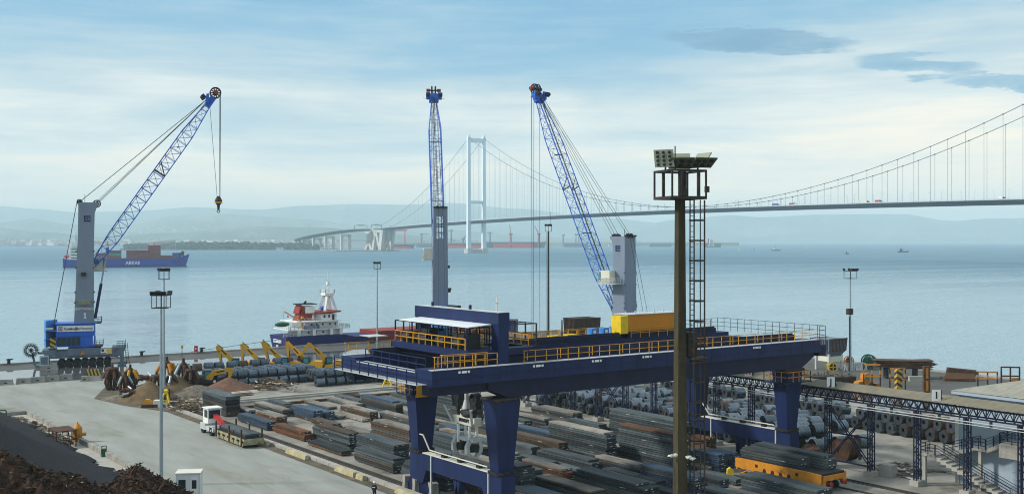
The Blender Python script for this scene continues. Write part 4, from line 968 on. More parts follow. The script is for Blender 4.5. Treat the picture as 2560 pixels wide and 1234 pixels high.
for b in (85.4, 88.7):
    sg = 1 if b > 87 else -1
    m = MB(); m.bar((57.5, b, 7.4), (56.9, b+sg*.6, 9.0), .2); m.bar((58.5, b, 7.4), (59.1, b+sg*.6, 9.0), .2); m.build('link', GREYL, tg, True)
    for sx in (-1, 1):
        m = MB(); pr = [(.2, 2.7), (.75, 2.2), (1.15, 1.4), (1.1, .5), (.7, 0), (.2, -.25), (.25, .1), (.6, .45), (.72, 1.2), (.5, 1.9), (0, 2.4)]
        m.prism([(sx*x, y) for x, y in pr], (58, b-sg*.5, 4.5), X_*.8, Z*.7, Y_, .36); m.build('tong_arm', GREYL, tg, True)
for b in (86, 87.9):
    m = MB(); m.tube((57.6, b, 7.3), (57.6, b, 5.6), .14, 8); m.tube((58.4, b, 7.3), (58.4, b, 5.6), .14, 8); m.build('piston', WHITE, tg, True)
m = MB(); m.bb(57.5, 58.5, 85.3, 88.7, 5.9, 6.2); m.m = 1; m.bb(57.6, 58.4, 85.7, 86.5, 4.9, 5.6); m.bb(57.6, 58.4, 87.4, 88.2, 4.9, 5.6); m.build('lower_frame', [GREYL, DARK], tg, True)

# ---------------- floodlight mast in the foreground ----------------
mp = GW(1700, 64, 0)
mast = thing('floodlight_mast', 'tall weathered concrete floodlight mast with caged ladder in the foreground', 'floodlight mast', mp, -YAW+R(20))
m = MB(); m.fr((0, 0, 0), (.72, .72), (0, 0, 27), (.42, .46)); m.build('pole', MASTC, mast)
m = MB(); s = 1.08
m.bb(-s, s, -s, s, 27.0, 27.1)
for y in (-s, s): m.bar((-s, y, 27.0), (s, y, 27.0), .14); m.bar((-s, y, 28.55), (s, y, 28.55), .12)
for x in (-s, s): m.bar((x, -s, 27.0), (x, s, 27.0), .14); m.bar((x, -s, 28.55), (x, s, 28.55), .12)
for x, y, w in ((-s, -s, .09), (s, -s, .09), (-s, s, .09), (s, s, .09), (-.6, -s, .15), (.1, -.2, .26), (.6, -s, .15), (-.5, s, .14), (.8, s, .14)): m.bar((x, y, 27.0), (x, y, 28.6), w)
m.bar((-.9, -s, 28.5), (-.9, -s, 29.9), .05); m.box((-.3, -s, 27.3), (.25, .2, .4)); m.box((1.2, -s+.1, 27.5), (.22, .2, .35)); m.build('platform', DSTEEL, mast)
def panel(cx, cy, cz, az, tilt, lamps, w=.95, h=.95):
    n = Vector((math.cos(az)*math.cos(tilt), math.sin(az)*math.cos(tilt), -math.sin(tilt))); ex = Z.cross(n).normalized(); ey = n.cross(ex)
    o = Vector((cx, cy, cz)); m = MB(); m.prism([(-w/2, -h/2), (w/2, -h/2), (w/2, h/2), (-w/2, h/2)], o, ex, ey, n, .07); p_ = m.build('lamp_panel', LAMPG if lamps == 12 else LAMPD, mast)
    for i in range(3):
        for j in range(4 if lamps == 12 else 2): 
            q = o+ex*((i-1)*w*.31)+ey*((j-(1.5 if lamps == 12 else .5))*h*(.23 if lamps == 12 else .42)); m = MB(); m.tube(q+n*.03, q+n*.10, .085 if lamps == 12 else .13, 10); m.build('lamp_lens', DARK, p_)
    m = MB(); m.bar(o-n*.1, Vector((cx, cy, 28.5))-n*.25, .08); m.build('bracket', DSTEEL, p_)
rq = -R(20)      # local angles: -90 deg looks at the camera side
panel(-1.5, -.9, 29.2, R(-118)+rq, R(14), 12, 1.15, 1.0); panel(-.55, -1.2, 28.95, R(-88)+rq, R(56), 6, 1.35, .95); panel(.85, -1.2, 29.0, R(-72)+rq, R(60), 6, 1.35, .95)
panel(.5, 1.0, 29.2, R(80)+rq, R(28), 12, 1.25, 1.05); panel(1.6, .5, 29.25, R(30)+rq, R(38), 12, 1.25, 1.1)
m = MB(); lx = .62
for y in (-.24, .24): m.bar((lx, y-.3, 9), (lx, y-.3, 27), .055)
k = 9.2
while k < 27: m.bar((lx, -.54, k), (lx, -.06, k), .035); k += .3
ld = m.build('ladder', DSTEEL, mast)
m = MB(); hoop = [(.62, -.62), (.95, -.66), (1.3, -.5), (1.45, -.3), (1.3, -.05), (.95, .08), (.62, .04)]
k = 9.5
while k < 26.6:
    for a, b in zip(hoop, hoop[1:]): m.bar((*a, k), (*b, k), .035, .09)
    k += 1.16
for x, y in hoop[1:-1]: m.bar((x, y, 9.3), (x, y, 26.9), .045)
m.build('safety_cage', DSTEEL, ld)
m = MB(); m.bb(.5, 1.5, -.7, .1, 17.8, 17.88); m.bb(.42, 1.0, -.25, .3, 17.9, 19.3); m.build('junction_box', DSTEEL, mast)
m = MB()
for dx, dy, dz_ in ((-.5, -.3, 12.35), (-.6, -.1, 12.25), (.3, -.45, 12.2), (.55, -.5, 12.1)): m.blob((dx, dy, dz_), (.2, .1, .09), 7, 4, .35)
m.build('rag', CREAM, mast)

# ---------------- lamp posts ----------------
def lamp_post(px, d, H, label, rz=0, box=False, base=False, dark=False, name='lamp_post'):
    p = thing(name, label, 'lamp post', GW(px, d, 0), -YAW+rz, 'lighting poles in the yard')
    m = MB(); m.tube((0, 0, 0), (0, 0, H-1.6), .2 if not dark else .28, 10, .11 if not dark else .2); m.tube((0, 0, 0), (0, 0, .1), .4, 10); m.build('pole', GALV if not dark else DSTEEL, p)
    m = MB(); s = .72
    for z in (H-1.6, H-.35):
        for a, b in (((-s, -s), (s, -s)), ((s, -s), (s, s)), ((s, s), (-s, s)), ((-s, s), (-s, -s))): m.bar((*a, z), (*b, z), .07)
    for a in ((-s, -s), (s, -s), (s, s), (-s, s)): m.bar((*a, H-1.6), (*a, H-.3), .06)
    m.bar((0, 0, H-1.6), (0, 0, H-.4), .1); m.bar((-s, 0, H-1.6), (s, 0, H-1.6), .08); m.build('lamp_frame', DARK, p)
    for x, y, t_ in ((-.55, -.75, -1), (.5, -.75, -1), (-.6, .7, 1), (.6, .7, 1), (0, -.8, -1)):
        m = MB(); m.hexa([(x-.26, y-.1+t_*.15, H-.35), (x+.26, y-.1+t_*.15, H-.35), (x+.26, y+.12, H-.35), (x-.26, y+.12, H-.35), (x-.26, y-.1+t_*.3, H+.05), (x+.26, y-.1+t_*.3, H+.05), (x+.26, y+.12+t_*.1, H+.08), (x-.26, y+.12+t_*.1, H+.08)]); m.build('floodlight', DARK, p)
    if box: m = MB(); m.bb(-.7, -.05, -.35, .3, H*.615, H*.615+1.0); m.bb(.1, .35, -.3, .3, H*.615, H*.615+1.0); m.tube((-.25, 0, .4), (-.25, 0, H*.6), .07, 6); m.build('junction_box', DSTEEL, p)
    if base: m = MB(); m.bb(-.75, .75, -.7, .7, 0, 2.2); m.build('base_block', DARK, p)
    if dark:
        m = MB()
        for y in (-.25, .25): m.bar((-.5, y, 1), (-.5, y, H-1.6), .05)
        k = 1.2
        while k < H-1.7: m.bar((-.5, -.25, k), (-.5, .25, k), .04); k += .5
        m.build('ladder', DSTEEL, p)
        m = MB(); m.bar((.5, 0, H), (.5, 0, H+3), .05); m.build('lightning_rod', DSTEEL, p)
    return p
lamp_post(403, 112, 19.4, 'thicker steel lamp post nearest the camera in front of the soil heaps')
lamp_post(410, 168, 20.3, 'slender lamp post on a dark base block behind the nearest post', R(25), base=True)
lamp_post(943, 253, 19.6, 'lamp post rising from the quay beside the moored cargo ship', R(10))
lamp_post(1371, 255, 28.2, 'tall dark lattice-laddered lamp post between the middle and right cranes', 0, dark=True)
lamp_post(2126, 186, 19.8, 'lamp post with a junction box halfway up, on the right-hand quay', R(30), box=True)
# ---------------- kerbs, rails ----------------
def kerb(name, x0, x1, y0, y1, h, mat, label, cat='kerb', group=None):
    m = MB(); m.bb(x0, x1, y0, y1, 0, h); return single(name, m, mat, label, cat, ((x0+x1)/2, (y0+y1)/2, 0), 0, group)
for a, lab in ((GL, 'crane rail beside the road kerb under the left gantry legs'), (GR, 'crane rail beside the runway columns under the right gantry legs')):
    m = MB(); m.bb(a-.06, a+.06, 40, 172, .045, .16); m.bb(a-.5, a+.5, 40, 172, -.2, .05)
    tag(m.build('crane_rail', DSTEEL, None, True, (a, 100, 0)), lab, 'rail')
m = MB(); m.bb(55.1, 55.75, 60, 170, 0, .32)
for i in range(36): m.bb(55.06, 55.79, 61+i*3.05, 61.06+i*3.05, 0, .34)
single('long_kerb', m, CONC, 'long pale concrete kerb between road and slab yard', 'kerb', (55.4, 115, 0))
m = MB(); m.bb(57, 95.6, 160.2, 160.9, 0, .5); m.bb(62, 92, 159.7, 160.2, 0, .28); single('end_kerb', m, CONC, 'pale concrete beam closing the far end of the slab yard', 'kerb', (76, 160.5, 0))
m = MB(); m.bb(58.3, 93, 154.5, 155.2, .02, .35); m.bb(60, 88, 155.3, 155.6, .02, .2); single('rusty_beam', m, RUSTP, 'long rusty steel beam lying across the far end of the slab yard', 'beam', (75, 155, 0))
yk = [(676, 1107, 'short yellow painted kerb block just behind the trailer'), (752, 1138, 'longest yellow kerb block beside the rusty low stack'), (880, 1181, 'bright yellow kerb block in front of the dark stack'), (912, 1196, 'pale yellow kerb block right of the bright yellow one'), (1025, 1238, 'yellow kerb block near the worker, cut by the lower frame')]
for (px, py, lab), L in zip(yk, (2.4, 5.2, 4.2, 1.5, 4)):
    p = G(px, py); b = p.y; m = MB(); m.fr((0, 0, 0), (.6, L), (0, 0, .5), (.4, L-.1)); single('kerb_block', m, YELB, lab, 'kerb block', (54.75, b, 0), 0, 'yellow kerb blocks along the road', False)
# ---------------- steel slab stacks ----------------
FR = {'r': (0, 0, 1), '2': (0, 780, 2.719), '3': (600, 780, 2.719), '4': (1200, 780, 2.719), '7': (880, 980, 4.858), '5': (1740, 1040, 6.36)}
ST = [
 ('r', 547, 1044, 488, 1003, 578, SLABT, 'tall brown stack behind the white tractor'),
 ('r', 608, 1045, 569, 1030, 628, SLAB, 'low stack right of the tall brown one'),
 ('r', 637, 1081, 562, 1064, 657, SLABB, 'blue stack just behind the trailer'),
 ('3', 290, 712, 92, 672, 315, SLAB, 'grey stack behind the orange-rusty one'),
 ('3', 250, 772, 110, 722, 312, SLABR, 'narrow orange-rusty stack right of the trailer'),
 ('3', 318, 660, 180, 635, 345, SLAB, 'far grey stack above the bluish ones'),
 ('3', 470, 752, 312, 690, 535, SLABB, 'steel-blue stack in the left middle'),
 ('3', 605, 664, 415, 648, 648, SLAB, 'thin far stack above the dark blue one'),
 ('3', 585, 735, 420, 690, 636, SLABB, 'dark blue stack with chalked ends'),
 ('3', 650, 732, 560, 714, 702, SLAB, 'flat little stack beside the dark blue one'),
 ('3', 437, 882, 220, 832, 490, SLABR, 'big orange-rusty stack near the kerb'),
 ('3', 640, 802, 480, 772, 690, SLABT, 'brown stack behind the tall dark one'),
 ('3', 738, 950, 485, 852, 800, SLAB, 'tall dark stack with ragged ends'),
 ('3', 610, 992, 375, 965, 667, SLABR, 'low rust-red stack along the kerb'),
 ('3', 955, 1112, 688, 1030, 1018, SLAB, 'stack nearest the yellow kerb block'),
 ('3', 1050, 1040, 790, 930, 1140, SLAB, 'tall stack left of the gantry leg'),
 ('3', 785, 652, 583, 632, 812, SLAB, 'low far stack left of the steel-blue wide one'),
 ('3', 805, 618, 636, 605, 830, SLAB, 'farthest low stack near the rusty beam'),
 ('3', 1048, 702, 805, 632, 1088, SLABB, 'wide steel-blue stack left of the far leg'),
 ('3', 885, 738, 680, 688, 912, SLABT, 'brownish stack in front of the wide blue one'),
 ('3', 835, 748, 640, 732, 858, SLABT, 'flat brown pair of slabs in the aisle'),
 ('3', 1140, 795, 912, 742, 1185, SLAB, 'grey stack half behind the far gantry leg'),
 ('3', 1150, 930, 885, 822, 1220, SLABT, 'long rust-streaked stack running behind the leg'),
 ('3', 1400, 985, 1190, 885, 1470, SLAB, 'stack under the lifting tongs'),
 ('3', 860, 842, 690, 828, 905, SLABR, 'low scattered rusty plates in the aisle'),
 ('3', 1135, 640, 940, 618, 1180, SLAB, 'low grey stack behind the wide blue one'),
 ('3', 1200, 610, 1018, 588, 1290, SLAB, 'farthest stack left of the far leg'),
 ('3', 1120, 1098, 1035, 1066, 1165, SLABB, 'small bluish stack at the foot of the gantry leg'),
 ('r', 1170, 1064, 1035, 1008, 1205, SLAB, 'high wall-like stack between the left gantry legs'),
 ('7', 1010, 402, 915, 384, 1075, SLABT, 'single flat plate layer between the legs'),
 ('7', 1018, 478, 890, 455, 1088, SLAB, 'flat slabs in front of the high wall stack'),
 ('r', 1117, 1229, 1076, 1196, 1128, SLAB, 'stack seen under the sill beam'),
 ('r', 1216, 1246, 1162, 1192, 1240, SLABT, 'brown stack under the near end of the sill beam'),
 ('4', 300, 802, 100, 752, 345, SLAB, 'stack just right of the near leg, at the back'),
 ('4', 635, 795, 345, 707, 695, SLAB, 'tall stack with flat top before the coils'),
 ('4', 862, 1030, 462, 862, 918, SLAB, 'tallest stack in the middle of the yard'),
 ('4', 1380, 960, 875, 785, 1440, SLAB, 'long stack behind the foreground mast'),
 ('4', 1365, 1085, 940, 885, 1420, SLAB, 'big stack left of the mast with an orange top'),
 ('4', 540, 1005, 175, 912, 590, SLABT, 'long low stack right of the near leg'),
 ('4', 268, 1215, 60, 1085, 357, SLAB, 'near stack at the foot of the near leg'),
 ('4', 765, 1105, 385, 1030, 828, SLAB, 'double stack in front of the tallest one'),
 ('4', 600, 1178, 282, 1098, 650, SLABR, 'brown rusty stack in the near middle'),
 ('4', 800, 1300, 358, 1245, 880, SLAB, 'near stack cut by the lower frame, left one'),
 ('4', 1090, 1345, 608, 1218, 1190, SLAB, 'large near stack cut by the lower frame'),
 ('4', 1130, 1096, 905, 1058, 1178, SLABR, 'short rusty stack left of the mast'),
 ('4', 1062, 1168, 825, 1125, 1078, SLAB, 'pale narrow stack left of the mast'),
 ('4', 1450, 1245, 1065, 1150, 1520, SLABB, 'bluish stack at the foot of the mast'),
 ('4', 480, 1300, 238, 1262, 560, SLABB, 'low bluish stack at the bottom edge'),
 ('4', 215, 1038, 60, 985, 280, SLAB, 'stack half hidden by the near leg'),
 ('r', 1729, 1136, 1680, 1098, 1751, SLABR, 'rusty stack seen through the mast ladder'),
 ('r', 1798, 1181, 1724, 1145, 1812, SLABB, 'dark stack with chalked ends right of the mast'),
 ('r', 1829, 1170, 1775, 1141, 1838, SLABB, 'chalk-ended stack left of the yellow wagon'),
 ('r', 1770, 1180, 1730, 1169, 1782, SLAB, 'low stack by the ladder right of the mast'),
 ('r', 1872, 1144, 1755, 1134, 1888, SLAB, 'long flat stack behind the yellow wagon'),
 ('r', 1842, 1215, 1741, 1202, 1848, SLAB, 'long low stack in front of the yellow wagon'),
 ('r', 2045, 1266, 1850, 1234, 2078, SLAB, 'near stack with green straps before the wagon'),
 ('r', 1800, 1228, 1737, 1206, 1816, SLAB, 'chalk-ended stack right of the mast foot'),
 ('r', 1748, 1244, 1690, 1206, 1768, SLABB, 'blue stack behind the mast foot'),
]
def stack_box(f, cx, gy, fx, ty, rx):
    ox, oy, k = FR[f]; cx, fx, rx = (ox+v/k for v in (cx, fx, rx)); gy, ty = oy+gy/k, oy+ty/k
    p = G(cx, gy); a0, b0 = p.x, p.y; d = HC*FPX/(gy-YH); H = HC-(ty-YH)*d/FPX
    q = (fx-1280)/FPX; b1 = (a0*cA-q*a0*sA)/(sA+q*cA)
    q = (rx-1280)/FPX; a1 = (b0*sA+q*b0*cA)/(cA-q*sA)
    a1 = min(max(a0+(a1-a0)*1.2, a0+1.35), a0+2.8); b1 = min(max(b1, b0+3.5), b0+15)
    lim = 93.6
    if a0 < 58.7: a1 += 58.7-a0; a0 = 58.7
    if a1 > lim: a0 -= a1-lim; a1 = lim
    return [a0, a1, b0, b1, max(.25, H)]
boxes = []
for s in ST:
    B = stack_box(*s[:6])
    for E in boxes:      # keep neighbouring stacks clear of each other
        oa = min(B[1], E[1])-max(B[0], E[0]); ob = min(B[3], E[3])-max(B[2], E[2])
        if oa > -.12 and ob > -.15:
            if oa < .9 or ob > 2.5:
                if B[0]+B[1] > E[0]+E[1]: sh = E[1]+.15-B[0]; B[0] += sh; B[1] += sh*.6
                else: sh = B[1]+.15-E[0]; B[1] -= sh; B[0] -= sh*.6
            else:
                if B[2]+B[3] > E[2]+E[3]: B[2] = E[3]+.2; B[3] = max(B[3], B[2]+3.2)
                else: B[3] = E[2]-.2; B[2] = min(B[2], B[3]-3.2)
    if B[1]-B[0] < .9: B[1] = B[0]+.9
    boxes.append(B)
def clash(B, E): return min(B[1], E[1])-max(B[0], E[0]) > .02 and min(B[3], E[3])-max(B[2], E[2]) > .02
stacks = []
for s, B in zip(ST, boxes):
    for _, E in stacks:      # whatever is still in the way is pushed along the row
        if clash(B, E):
            ob = min(B[3], E[3])-max(B[2], E[2]); oa = min(B[1], E[1])-max(B[0], E[0])
            if ob < oa*2.2:
                if B[2]+B[3] > E[2]+E[3]: B[2] = E[3]+.15
                else: B[3] = E[2]-.15
            else:
                if B[0]+B[1] > E[0]+E[1]: B[0] = E[1]+.1
                else: B[1] = E[0]-.1
    if B[1]-B[0] < .55 or B[3]-B[2] < 1.8 or any(clash(B, E) for _, E in stacks): print('dropped stack', s[7], [round(v, 1) for v in B]); continue
    stacks.append((s, B))
# closely packed stacks between the ones picked out above
rf_ = random.Random(77); named = list(stacks); near_count = {}
def to_px(p): 
    X = p.x*cA-p.y*sA; d = p.x*sA+p.y*cA; return 1280+X/d*FPX, YH+(HC-p.z)/d*FPX
a = 58.9
while a < 92.6:
    wd = rf_.uniform(1.15, 1.45); b = 68+rf_.uniform(0, 3)
    while b < 128:
        ln = rf_.uniform(5.5, 10.5); B = None
        for L_ in (ln, ln*.75, 4.2, 3.2):
            T = [a, a+wd, b, b+L_, 1]
            if not any(clash([T[0]-.08, T[1]+.08, T[2]-.2, T[3]+.2], E) for _, E in stacks): B = T; break
        px, py = to_px(Vector((a, b, 0)))
        ok = B and px > 1045 and py > 1012 and not (a > 85.6 and b < 82.5) and not (px < 1240 and b > 112 and a < 74)
        if ok and b+B[3]-B[2] < 130 and rf_.random() < .8:
            B[4] = .6 if a > 78 and b < 82 else min(rf_.choice((.6, .8, 1.0, 1.3, 1.6)), 1.7)
            nb = min(named, key=lambda q: abs(q[1][0]-a)*2+abs(q[1][2]-b))[0][7]; near_count[nb] = near_count.get(nb, 0)+1
            stacks.append((('f', 0, 0, 0, 0, 0, rf_.choice((SLAB, SLAB, SLAB, SLAB, SLAB, SLABB, SLABT)), '%s packed pile beside the %s' % (ORD[near_count[nb]], nb)), B)); b = B[3]+.35
        else: b += .6 if not ok else B[3]-B[2]+.3
    a += wd+.16
stacks.append((('w', 0, 0, 0, 0, 0, SLAB, 'front pile lying on the yellow wagon'), [87.8, 89.3, 72.2, 80.2, 1.1]))
stacks.append((('w', 0, 0, 0, 0, 0, SLAB, 'rear pile lying on the yellow wagon'), [89.7, 91.2, 70.4, 80.6, 1.35]))
rs = random.Random(21)
lots = []
NAMES = {'slab_steel': 'dark grey', 'blue_slab_steel': 'dark blue-grey', 'rusty_slab_steel': 'rust-brown', 'brown_slab_steel': 'brownish', 'pale_slab_top': 'pale dusty'}
def slab_mb(w, l, t, marks):
    m = MB(); m.bb(-w/2, w/2, -l/2, l/2, .02, t-.02)
    if marks:
        m.m = 1
        for i in range(rs.choice((1, 2, 2))): x = rs.uniform(-w*.4, w*.2); m.bb(x, x+rs.uniform(.1, .3), -l/2-.012, -l/2-.001, t*.35, t*.65)
        if rs.random() < .3:
            y = rs.uniform(-l*.3, l*.3)
            for i in range(4): m.bb(-w/2-.012, -w/2-.001, y+i*.17, y+i*.17+.1, t*.4, t*.6)
        m.m = 0
    return m
slabs = []
for s, (a0, a1, b0, b1, H) in sorted(stacks, key=lambda q: (q[0][0] == 'f', q[1][2]*cA+q[1][0]*sA)):
    z0 = 1.98 if s[0] == 'w' else .1
    H = min(H*(1 if s[0] in 'fw' else 1.22), 4.6); n = max(1, round((H-.05)/.24)); t = (H-.05)/n; w = a1-a0; l = b1-b0; px_ = 0
    for k in range(n):
        top = k == n-1
        dl = rs.uniform(0, .035)*l if not top or n < 3 else rs.uniform(0, .18)*l; dw = rs.uniform(0, .06)*w
        mt = s[6]
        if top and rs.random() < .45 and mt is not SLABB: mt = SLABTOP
        elif rs.random() < .12: mt = rs.choice((SLABT, SLAB))
        if 'orange top' in s[7] and k >= n-1: mt = SLABR
        fromtop = n-k
        pos = 'only' if n == 1 else 'top' if fromtop == 1 else 'bottom' if k == 0 else ORD[fromtop]+' from top'
        lab = ('%s slab, %s in the %s' % (NAMES[mt.name], pos, s[7])) if n > 1 else '%s slab making up the %s' % (NAMES[mt.name], s[7])
        if len(lab.split()) > 16: lab = 'slab, %s in the %s' % (pos, s[7])
        if len(lab.split()) > 16: lab = 'slab, %s, %s' % (pos, s[7].replace(' pile beside the', ' by'))
        lab = ' '.join(lab.split()[:16])
        slabs.append((w-dw, l-dl, t, ((a0+a1)/2+rs.uniform(-.07, .07), (b0+b1)/2+rs.uniform(-.5, .5)*dl, z0+k*t), mt, lab, rs.random() < .75))
over = MB()
for i, (w, l, t, loc, mt, lab, mk) in enumerate(slabs):
    if i < 296:
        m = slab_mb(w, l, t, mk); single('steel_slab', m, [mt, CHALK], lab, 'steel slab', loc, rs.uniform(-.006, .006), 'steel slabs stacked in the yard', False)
    else: over.m = rs.choices(({'slab_steel': 0, 'blue_slab_steel': 3, 'brown_slab_steel': 4, 'pale_slab_top': 5}.get(mt.name, 4), 0, 1, 2), (5, 1, 2.5, 1.5))[0]; over.bb(loc[0]-w/2, loc[0]+w/2, loc[1]-l/2, loc[1]+l/2, loc[2]+.012, loc[2]+t-.012)
if over.v: tag(over.build('steel_slabs', [SLAB, SLABD, SLABG, SLABB, SLABT, SLABTOP]), kind='stuff')
m = MB()     # timber battens under the stacks
for s, (a0, a1, b0, b1, H) in stacks:
    if s[0] != 'w':
        for k in (.12, .5, .88): m.bb(a0+.03, a1-.03, b0+(b1-b0)*k-.12, b0+(b1-b0)*k+.12, .001, .108)
tag(m.build('timber_battens', WOOD), kind='stuff')
print('slabs', len(slabs), 'stacks', len(stacks))

# ---------------- steel coils ----------------
rc = random.Random(33)
def coil_mesh(Ro, w, ri):
    m = MB(); m.ring((0, 0, 0), X_, Ro, ri, w, 24); m.mi = [0]*24+[1]*72
    for q in (-.3, 0, .28): m.ring((q*w, 0, 0), X_, Ro+.012, Ro-.01, .05, 24)
    return m
protos = {}
ncoil = 0
def coil(a, b, z, Ro, w, mat, label):
    global ncoil
    if ncoil >= 300: return
    ncoil += 1
    key = (round(Ro, 2), mat.name)
    if key not in protos:
        o = coil_mesh(Ro, w, Ro*.34).build('steel_coil', [mat, COILF]); protos[key] = o
    else: o = protos[key].copy(); C.objects.link(o)
    o.location = (a, b, z); o.rotation_euler = (rc.uniform(0, 6.28), 0, rc.uniform(-.06, .06)-(R(17) if a > 100 else 0)); tag(o, label, 'steel coil', 'steel coils stacked in the yard')
# left-hand coil yard: rows run along the quay
Ro, w = .72, 1.42
for blk, b0, a0, ncol, rows, nm in ((1, 177.6, 69.4, 10, 5, 'rear coil block by the excavators'), (2, 170.4, 83.8, 8, 3, 'front coil block by gantry')):
    for k in range(ncol): coil(a0+k*1.82, b0, Ro, Ro, w, COILL, 'coil, lower tier, %s from left, front row of the %s' % (ORD[k+1], nm))
    for r_ in range(rows):
        for k in range(ncol):
            if r_ > 1 and rc.random() < .18: continue
            coil(a0+k*1.82+.15+rc.uniform(-.14, .14), b0+.74+r_*1.47, Ro+1.24, Ro, w, COILL, 'coil, upper tier, %s from left, %s row of the %s' % (ORD[k+1], ORD[r_+1], nm))
for k in range(9): coil(70.2+k*2.15+rc.uniform(-.3, .3), 191.2+rc.uniform(-.4, .4), Ro+1.5, Ro, w, COILL if k % 4 else COILR, 'coil standing highest along the back of the left yard, %s from left' % ORD[k+1])
# right-hand coil yard: round faces towards the runway
Ro, w = .80, 1.55
for k in range(28):
    b = 132-k*1.9
    if 85 < b < 133: coil(101.6+rc.uniform(-.35, .35), b, Ro, Ro, w, COIL, 'coil, bottom tier, %s from the far end%s, next to the runway' % (ORD[k % 20+1], '' if k < 20 else ', near half'))
for col in range(6):
    for k in range(25):
        b = 131.1-k*1.9
        if col > 0 and rc.random() < (.06, .22, .3, .35, .4, .45)[col]: continue
        if 85 < b: coil(101.9+col*2.35+rc.uniform(-.45, .45), b+rc.uniform(-.15, .15), Ro+1.3, Ro, w, COIL if rc.random() > .04 else COILR, 'coil, upper tier, %s from far end%s, %s file from runway' % (ORD[k % 20+1], '' if k < 20 else ', near half', ORD[col+1]))
for k in range(3): coil(104.6+k*3.4, 83.6-k*.6, Ro, Ro, w, COIL, 'loose coil on the ground right of the gantry leg, %s one' % ('left', 'middle', 'right')[k])
for k in range(2): coil(105+k*3, 85.3, Ro+.0, Ro, w, COIL, 'loose coil behind the ground coils right of the leg, %s one' % ('left', 'right')[k])
Ro = .84
for k in range(32):
    b = 128-k*1.85
    if b < 75.5: continue
    rusty = b < 84
    coil(122.2+rc.uniform(-.2, .2), b, Ro, Ro, w, COILR if rusty else COIL, '%scoil, lower tier, %s from right, rear stack face' % ('rusty ' if rusty else '', ORD[min(20, int((b-74)/1.72)+1)] if b < 108 else ORD[min(20, int((b-106)/1.72)+1)]+' in far half'))
    if k % 10 != 9: coil(122.4+rc.uniform(-.2, .2), b-.92, Ro+1.36, Ro, w, COILR if rusty else COIL, '%scoil, upper tier, %s from right, rear stack face' % ('rusty ' if rusty else '', ORD[min(20, int((b-74)/1.72)+1)] if b < 108 else ORD[min(20, int((b-106)/1.72)+1)]+' in far half'))
for col in (1, 2):
    for k in range(32):
        b = 128-k*1.85
        if b < 77 or rc.random() < .5: continue
        rusty = b < 85
        coil(122.4+col*1.85, b-.92, Ro+1.36, Ro, w, COILR if rusty and rc.random() < .8 else COIL, 'coil atop the rear stack, %s file, %s from right' % (ORD[col+1], ORD[min(20, int((b-74)/1.72)+1)] if b < 108 else ORD[min(20, int((b-106)/1.72)+1)]+' far-half'))
print('coils', ncoil)
# ---------------- covered crane runway ----------------
RA = 98.6; rw = thing('crane_runway', 'long lattice crane runway with beige sheet roof and letter boards, in front of the coils', 'runway', (RA, 60, 0))
B0, B1 = 30.0, 134.0
m = MB(); n = 208; secs = []
for i in range(n+1):
    b = B0+(B1-B0)*i/n; o_ = .035*(i % 2)
    secs.append([(RA-1.05, b, 8.78+o_), (RA+.9, b, 9.28+o_), (RA+.9, b, 9.24+o_), (RA-1.05, b, 8.74+o_)])
m.loft(secs); rf = m.build('roof', ROOFB, rw, True)
m = MB(); m.bb(RA-.8, RA-.7, B0, B1, 8.5, 8.68); m.bb(RA-.8, RA-.7, B0, B1, 7.55, 7.7); m.bb(RA+.6, RA+.7, B0, B1, 8.5, 8.68); m.bb(RA+.6, RA+.7, B0, B1, 7.55, 7.7)
k = B0; i = 0
while k < B1-.9:
    for a in (RA-.75, RA+.65):
        m.bar((a, k, 7.65), (a, k+.46, 8.55), .07); m.bar((a, k+.46, 8.55), (a, k+.92, 7.65), .07); m.bar((a, k, 7.65), (a, k, 8.55), .05)
    m.bar((RA-.75, k, 7.6), (RA+.65, k+.92, 7.6), .06); m.bar((RA-.75, k, 8.6), (RA+.65, k, 8.6), .06); k += .92; i += 1
m.build('truss', NAVYD, rw, True)
m = MB(); m.tube((RA-1.0, B0, 7.3), (RA-1.0, B1, 7.3), .05, 5); m.tube((RA-1.0, B0, 7.05), (RA-1.0, B1, 7.05), .04, 5); m.build('conductor_rail', GREYL, rw, True)
m = MB()
k = B0+1
while k < B1: m.bb(RA-1.02, RA-.8, k-.1, k+.1, 6.95, 7.6); k += 2.7
m.build('hanger_bracket', DARK, rw, True)
def column(b, z1=7.55):
    m = MB()
    for a in (RA-.38, RA+.38):
        for q in (-.14, .14): m.bar((a, b+q, .5), (a, b+q, z1), .10)
    z = .6; s_ = 1
    while z < z1-.8:
        for q in (-.16, .16): m.bar((RA-.38*s_, b+q, z), (RA+.38*s_, b+q, z+.75), .06)
        z += .75; s_ = -s_
    c_ = m.build('column', NAVYD, rw, True)
    m = MB(); m.bb(RA-.6, RA+.6, b-.5, b+.5, 0, .55); m.build('footing', CONC, c_, True)
cols = [55.5-5.47*2, 55.5-5.47, 55.5]+[55.5+5.47*i for i in range(1, 15)]
for b in cols: column(b)
def brace(ba, bb_):
    m = MB()
    for (p, q) in (((ba, .9), (bb_, 6.9)), ((ba, 6.9), (bb_, .9))):
        P_ = Vector((RA, p[0], p[1])); Q_ = Vector((RA, q[0], q[1]))
        m.bar(P_+X_*.2, Q_+X_*.2, .09); m.bar(P_-X_*.2, Q_-X_*.2, .09); nseg = 9
        for i in range(nseg): m.bar(P_+(Q_-P_)*i/nseg+X_*.2, P_+(Q_-P_)*(i+1)/nseg-X_*.2, .05)
    for z in (3.9, .95): m.bar((RA, ba, z), (RA, bb_, z), .12, .16)
    m.build('cross_brace', NAVYD, rw, True)
brace(cols[5], cols[6]); brace(cols[0], cols[1]); brace(cols[12], cols[13]); brace(cols[15], cols[16]); brace(cols[2], cols[1])
